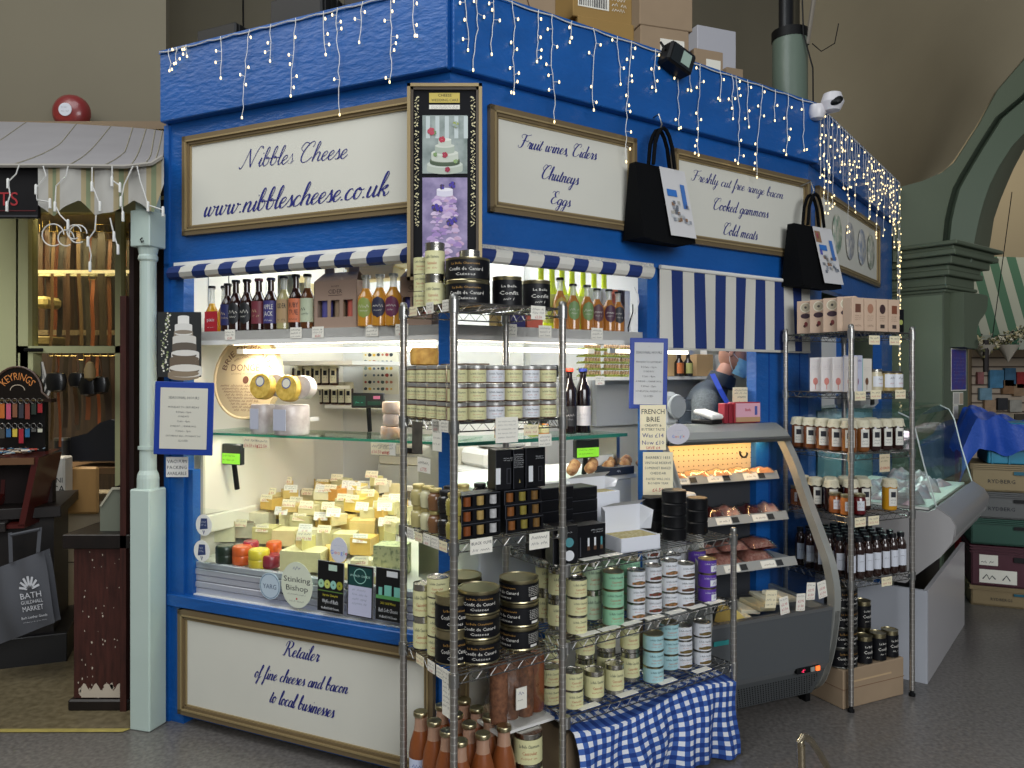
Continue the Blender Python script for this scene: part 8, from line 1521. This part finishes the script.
# curved white scale on the case
q = MB(); q.box(-.12, .2, -.08, .08, 0, .07, M('#b0b0b0', .4), .02); q.box(.0, .07, -.085, -.08, .015, .05, BLACK); o = q.obj('deli_scale'); o.location = FD.W(.1, .38, 1.401); o.rotation_euler.z = FD.a; tag(o, 'grey rounded weighing scale on the deli case top', 'scale')
o = MB().box(-.09, .09, 0, .1, 0, .12, M('#c4c8cc', .6), .003).obj('white_box'); o.location = FD.W(.1, .45, 1.472); tag(o, 'white box standing on the deli scale', 'box'); o = MB().box(-.07, .07, 0, .1, 0, .10, M('#1c48a0', .6), .003).obj('blue_box'); o.location = FD.W(.32, .42, 1.401); tag(o, 'blue box behind the jam rack on the deli case', 'box')
ch = thing('white_chest', 'white open-topped panel chest standing under the deli case', 'chest', (FD.o.x, FD.o.y, 0), FD.a); WM = M('#b4b2b4', .3, name='white_laminate'); ML = .0
q = MB(); q.prism([(0, 0), (1.18, 0), (1.18, .52), (.0, .475)], -.0, .02, WM, 'y'); q.obj('front_panel', ch)
q = MB(); q.prism([(-.0, 0), (.62, 0), (.62, .475), (.0, .475)], -.02, .0, M('#b8bcc4', .35, name='cool_white_laminate'), 'x'); q.obj('end_panel', ch); MB().box(0, 1.18, .14, .16, 0, .60, BLACK).obj('cavity_shade', ch); MB().box(0, 1.18, .02, .6, 0, .02, BLACK).obj('shaded_bottom', ch)  # black back and bottom sheets stand in for shade inside the chest
# ------------------------------------------------------------ crates and tarpaulin
cf = Frame(at(971, 375, 5.30).x, 5.30, math.radians(-22)); CW, CD = .62, .4
def crate(z0, h, c, label, mark=None, rz=0, lab=False, name='stacking_crate', w_=CW):
    t = thing(name, label, 'crate', tuple(cf.W(w_/2, 0, z0)), cf.a+rz, 'stacked crates'); m_ = M(c, .5, noise=.1, nscale=6, name='crate_plastic'); q = MB()
    q.box(-w_/2, w_/2, 0, .012, 0, h*.94, m_); q.box(-w_/2, w_/2, CD-.012, CD, 0, h*.94, m_); q.box(-w_/2, -w_/2+.012, 0, CD, 0, h*.94, m_); q.box(w_/2-.012, w_/2, 0, CD, 0, h*.94, m_); q.box(-w_/2, w_/2, 0, CD, 0, .012, m_)
    for k in range(3): q.box(-w_/2-.01, w_/2+.01, -.012, CD+.012, h*(.80+.07*k), h*(.80+.07*k)+.008, m_)
    q.obj('crate_body', t); q = MB(); q.box(-.06, .06, -.0135, -.01, h*.62, h*.74, BLACK if c != '#8c7a58' else M('#1c5c70', .6)); q.obj('hand_hole', t)
    if mark: q = MB(); q.text(mark, h*.2, INK, -.13, -.002, h*.3, res=1); q.obj('lettering', t)
    if lab: q = MB(); q.box(-.26, -.15, -.003, 0, h*.5, h*.75, PAPER); q.box(-.26, -.04, -.003, 0, h*.08, h*.4, PAPER); q.scrawl(-.24, -.07, h*.15, h*.16, INK, -.004); q.scrawl(-.25, -.17, h*.55, h*.07, INK, -.004); q.obj('paper_label', t)
z_ = 0
for h, c, lb, mk, lab in ((.135, '#8c7a58', 'tan stacking crate at the bottom of the pile', 'RYDBERGS', False), (.285, '#4a1828', 'maroon stacking crate with white paper labels', None, True), (.18, '#1c4a3c', 'dark green stacking crate in the middle of the pile', None, False), (.185, '#5c5c5c', 'grey stacking crate above the green one', 'RYDBERG', False), (.19, '#8c7a58', 'tan stacking crate near the top of the pile', 'RYDBERG', False)):
    crate(z_, h, c, lb, mk, R.uniform(-.02, .02), lab); z_ += h
t = thing('turquoise_crate', 'turquoise plastic crate on top of the pile', 'crate', tuple(cf.W(CW/2+.08, 0, z_)), cf.a); TQ = M('#1c7c9c', .45, name='turquoise_plastic'); q = MB(); q.box(-.29, .32, 0, .4, 0, .28, TQ, .006); 
for k in range(6): q.box(-.27+.1*k, -.26+.1*k, -.01, 0, 0, .27, TQ)
q.obj('crate_body', t)
q = MB()
def tarp(i, j):
    x = -.08+.9*i; y = -.06+.55*j; zt = z_+.31+.06*math.exp(-((i-.12)/.2)**2)-.10*i
    if j < .3: k = 1-j/.3; zt -= k*(.24-.16*i+.05*math.sin(i*8)); y = -.05-.02*k*math.sin(i*17)
    if i < .12: zt -= (.12-i)*2.2
    return (x+.02*math.sin(j*9+i*5), y+.012*math.sin(i*31), zt+.022*math.sin(i*14+j*11)+.012*math.sin(i*37-j*8)+.01*math.sin(i*23+j*29))
q.sheet(tarp, 70, 36, M('#1848a8', .5, name='blue_tarpaulin', bump=.3, bscale=60)); o = q.obj('tarpaulin'); o.location = (cf.o.x, cf.o.y, 0); o.rotation_euler.z = cf.a; tag(o, 'crumpled blue plastic tarpaulin thrown over the turquoise crate', 'tarpaulin')
for k, (u0, u1) in enumerate(((959, 967), (970, 977))): a, b = at(u0, 470, 5.75), at(u1, 420, 5.75); o = MB().box(0, b.x-a.x, 0, .06, 0, b.z-.02, M('#8c1a20', .5), .004).obj('red_post'); o.location = (a.x, 5.75 if k == 0 else 5.85, 0); tag(o, f'dark red upright {["close against the green pier", "next to the tan crates"][k]}', 'post')
# posters on the pier
def onpier(u0, v0, u1, v1, label, nm, m_, lines=()):
    x0, z0 = pf.hit(u0, v1, -.004); x1, z1 = pf.hit(u1, v0, -.004); t = thing(nm, label, 'notice', tuple(pf.W((x0+x1)/2, -.006, z0)), pf.a); w_, h = x1-x0, z1-z0; MB().box(-w_/2, w_/2, 0, .003, 0, h, PAPER).obj('sheet', t); q = MB(); q.box(-w_/2+.006, w_/2-.006, -.001, 0, .008, h-.008, m_)
    for zf, c in lines: q.scrawl(-w_*.35, w_*.35, h*zf, h*.03, c, -.002)
    q.obj('print', t)
onpier(951, 349, 966, 391, 'dark blue narrow poster on the green pier below the bracket', 'narrow_poster', M('#2c44a0', .5, noise=.5, nscale=20, dark='#5c3c7c'), [(.2+.08*k, M('#8c9cc0', .6)) for k in range(8)]); onpier(953, 392, 959, 405, 'small red and white notice on the pier', 'small_notice', M('#c8c4bc', .6), [(.5, RED)]); onpier(959, 392, 963, 405, 'small cream notice beside the red one on the pier', 'small_notice', M('#c8b49c', .6)); onpier(953, 405, 958, 419, 'lowest little white notice on the pier', 'small_notice', M('#c8c8c8', .6), [(.3, INK), (.6, INK)])
# shop beyond the arch
sh = thing('card_shop', 'slatwall gift shop beyond the arch with green and white striped awning', 'shop', (at(1000, 400, 7.8).x, 7.8, 0)); os_ = (at(1000, 400, 7.8).x, 7.8, 0)
q = MB(); fbox(q, 972, 345, 1120, 470, 7.8, .05, M('#c9b8a4', .7), os_); 
for k in range(11): fbox(q, 972, 348+9*k, 1120, 349.5+9*k, 7.79, .01, M('#6c5c50', .7), os_)
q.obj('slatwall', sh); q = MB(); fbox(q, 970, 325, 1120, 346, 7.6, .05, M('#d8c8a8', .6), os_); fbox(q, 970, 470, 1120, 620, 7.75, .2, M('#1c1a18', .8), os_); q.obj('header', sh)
q = MB(); A0, A1 = at(958, 300, 7.6), at(1120, 250, 7.0)
def aw(i, j): a = at(972+150*i, 335-0*i, 6.9); b = at(950+150*i, 255+5*i, 8.0); p = a*(1-j)+b*j; return (p.x-os_[0], p.y-os_[1], p.z)
AG, AW_ = M('#3c6a50', .8, name='green_awning_stripe'), M('#a8ac9c', .8, name='pale_awning_stripe'); q.sheet(aw, 16, 3, AG, mf=lambda i, j: (AG, AW_)[i % 2]); q.sheet(lambda i, j: (aw(i, 0)[0], aw(i, 0)[1]-.002, aw(i, 0)[2]-.13*(1-j)), 16, 1, AG, mf=lambda i, j: (AG, AW_)[i % 2]); q.obj('awning', sh)
n = 0
for (u0, v0, u1, v1, c) in ((990, 370, 1004, 388, '#5a9cc8'), (1005, 368, 1016, 386, '#4a7ca0'), (1017, 372, 1030, 388, '#b03030'), (980, 388, 992, 400, '#8cb8d0'), (1003, 380, 1014, 394, '#a8805c'), (1014, 384, 1024, 396, '#b89878'), (978, 372, 984, 384, '#b87878'), (985, 400, 996, 412, '#c8a888'), (998, 398, 1008, 410, '#3c3c40'), (1010, 400, 1022, 412, '#c8c4b8'), (984, 414, 1000, 426, '#8c8478'), (1002, 414, 1014, 428, '#d0c4a8'), (1015, 414, 1030, 430, '#5c5448')):
    a, b = at(u0, v1, 7.75), at(u1, v0, 7.75); n += 1; o = MB().box(0, b.x-a.x, 0, .03, 0, b.z-a.z, M(c, .6, noise=.4, nscale=12)).obj('greetings_card'); o.location = (a.x, 7.75, a.z); tag(o, f'picture card on the slatwall beyond the arch, {NTH[n-1]} from the top corner', 'card', 'cards on the slatwall')
gd = thing('floral_garland', 'dried-flower garland with pale paper cones under the striped awning', 'garland', tuple(at(990, 340, 6.6))); og = at(990, 340, 6.6); q = MB()
for k in range(420):
    u = R.uniform(972, 1030); v = 339 + 5*math.sin((u-972)*.09) + R.gauss(0, 4); p = at(u, v, 6.6+R.uniform(-.08, .08))-og; r = R.uniform(.006, .02); a = R.uniform(0, 6)
    q.add([p+Vector((r*math.cos(a), 0, r*math.sin(a))), p+Vector((r*math.cos(a+2), -.01, r*math.sin(a+2))), p+Vector((r*math.cos(a+4), .01, r*math.sin(a+4)))], [(0, 1, 2)], M(R.choice(['#8c8458', '#c8bc94', '#5a5c34', '#2c2a20', '#e0d8c0']), .8))
q.obj('flowers', gd, kind='stuff'); 
for (u, v) in ((984, 352), (1008, 352)): q = MB(); p = at(u, v, 6.6)-og; q.T = Matrix.Translation(p); q.lathe([(.0001, -.09), (.09, .06)], M('#b8b0a0', .8, name='paper_cone'), seg=10); q.obj('paper_cone', gd)
q = MB(); q.tube([at(986, 340, 6.55)-og, at(986, 372, 6.55)-og], .022, M('#2a2220', .6), 6); q.obj('hanging_twig', gd)
q = MB(); q.tube([at(1012, 192, 6.6), at(992, 340, 6.6)], .004, BLACK, 4); o = q.obj('garland_wire'); tag(o, 'thin wire running from the arch down to the garland', 'wire')
# handrail end in the foreground
t = thing('handrail', 'curved steel handrail end at the bottom edge of the view', 'handrail', tuple(at(806, 760, 2.1))); oh = at(806, 760, 2.1); q = MB(); q.tube([at(u, v, 2.1+dd)-oh for u, v, dd in ((803, 800, 0), (801, 760, 0), (800.5, 742, 0), (802, 737, .01), (806, 737, .03), (812, 742, .08), (820, 754, .15), (830, 772, .22), (842, 795, .3))], .010, M('#a89c84', .25, .9, name='worn_brass_steel'), 12); q.obj('rail', t)
q = MB(); q.tube([at(801, 745, 2.1)-oh, at(803, 860, 2.1)-oh], .011, M('#a89c84', .25, .9, name='worn_brass_steel'), 12); q.obj('upright', t); q = MB(); q.tube([at(803, 860, 2.1)-oh, Vector((0, 0, -at(806, 760, 2.1).z))], .011, STEEL, 10); q.obj('post', t)
# ------------------------------------------------------------ light
wd = bpy.data.worlds.new('hall_air'); sc.world = wd; wd.use_nodes = True
wd.node_tree.nodes['Background'].inputs[0].default_value = (.62, .66, .7, 1); wd.node_tree.nodes['Background'].inputs[1].default_value = .15
area('dome_skylight', (-2.6, .2, 6.6), (math.radians(18), math.radians(-12), 0), 4.0, 4.0, 210, (.93, .97, 1))
area('front_fill', (2.6, -3.2, 3.4), (math.radians(72), 0, math.radians(12)), 4.5, 2.6, 300, (.96, .98, 1))  # unseen fill added behind the viewer to brighten the right-hand faces
area('side_skylight', (-4.6, 2.2, 5.6), (0, math.radians(-48), 0), 2.5, 2.5, 60, (1, .95, .85))
def tube_lamp(fr, u0, u1, y, z, label, es=9, glow=1.0):
    p0, a = inplane(fr, (u0+u1)/2, y, z); L = (u1-u0)/2
    t = thing('tube_light', label, 'light', p0, a)
    for x in (-L, L-.02): q = MB(); q.box(x-.01, x+.03, -.01, .01, -.01, .012, WHITE); q.obj('end_holder', t)
    q = MB(); q.tube([(-L, 0, 0), (L, 0, 0)], .0085, M('#fff4e0', emit='#fff0d4', es=es, name='glowing_tube'), 8); q.obj('tube', t)
    if glow: area('tube_glow', tuple(p0 - Vector((0, 0, .012))), (0, 0, a), 2*L, .02, 6.5*L/.6*glow, (1, .93, .8))
tube_lamp(FA, -1.16, -.06, .06, 1.722, 'upper of two glowing tube lights under the bottle shelf, cheese counter side', glow=0)
tube_lamp(FA, -1.16, -.06, .12, 1.686, 'lower of two glowing tube lights under the bottle shelf, cheese counter side')
tube_lamp(FB, .02, .8, .06, 1.722, 'upper glowing tube light under the fruit wine shelf', glow=0)
tube_lamp(FB, .02, .8, .12, 1.686, 'lower glowing tube light under the fruit wine shelf')
tube_lamp(FB, 1.12, 1.7, .35, 1.70, 'glowing tube light just under the lowered striped blind')
area('case_lamp', tuple(FA.W(-.72, .2, 1.29)), (0, 0, FA.a), 1.2, .05, 3, (1, .93, .78))
area('inner_lamp', tuple(FA.W(-.7, .65, 2.45)), (0, 0, FA.a), 1.2, .5, 14, (.9, .97, 1))
area('inner_lamp', tuple(FB.W(.7, .85, 2.45)), (0, 0, FB.a), 1.2, .6, 13, (.97, .98, 1))
area('inner_lamp', tuple(FB.W(1.75, .7, 2.45)), (0, 0, FB.a), .8, .5, 12, (.97, .98, 1))
area('right_shop_lamp', (5.6, 7.6, 4.8), (0, 0, 0), 1.5, 1.0, 24, (1, .93, .8))
area('left_shop_lamp', (-3.6, 5.0, 2.7), (0, 0, 0), 1.5, .6, 52, (1, .88, .66))
DUP = [(k, len(v)) for k, v in LABELS.items() if len(v) > 1]
if DUP: print("DUPLICATE LABELS", len(DUP), DUP[:20])
sc.view_settings.view_transform = 'Standard'; sc.view_settings.look = 'None'; sc.view_settings.gamma = 1; sc.view_settings.exposure = 0
sc.view_settings.use_curve_mapping = False
sc.cycles.max_bounces = 6; sc.cycles.diffuse_bounces = 3; sc.cycles.glossy_bounces = 3; sc.cycles.transmission_bounces = 4; sc.cycles.transparent_max_bounces = 10
sc.cycles.sample_clamp_indirect = 4; sc.cycles.caustics_reflective = False; sc.cycles.caustics_refractive = False
LW_ = [k for k in LABELS if len(k.split()) > 16 or len(k.split()) < 4]
if LW_: print('LONG', len(LW_), LW_[:12])
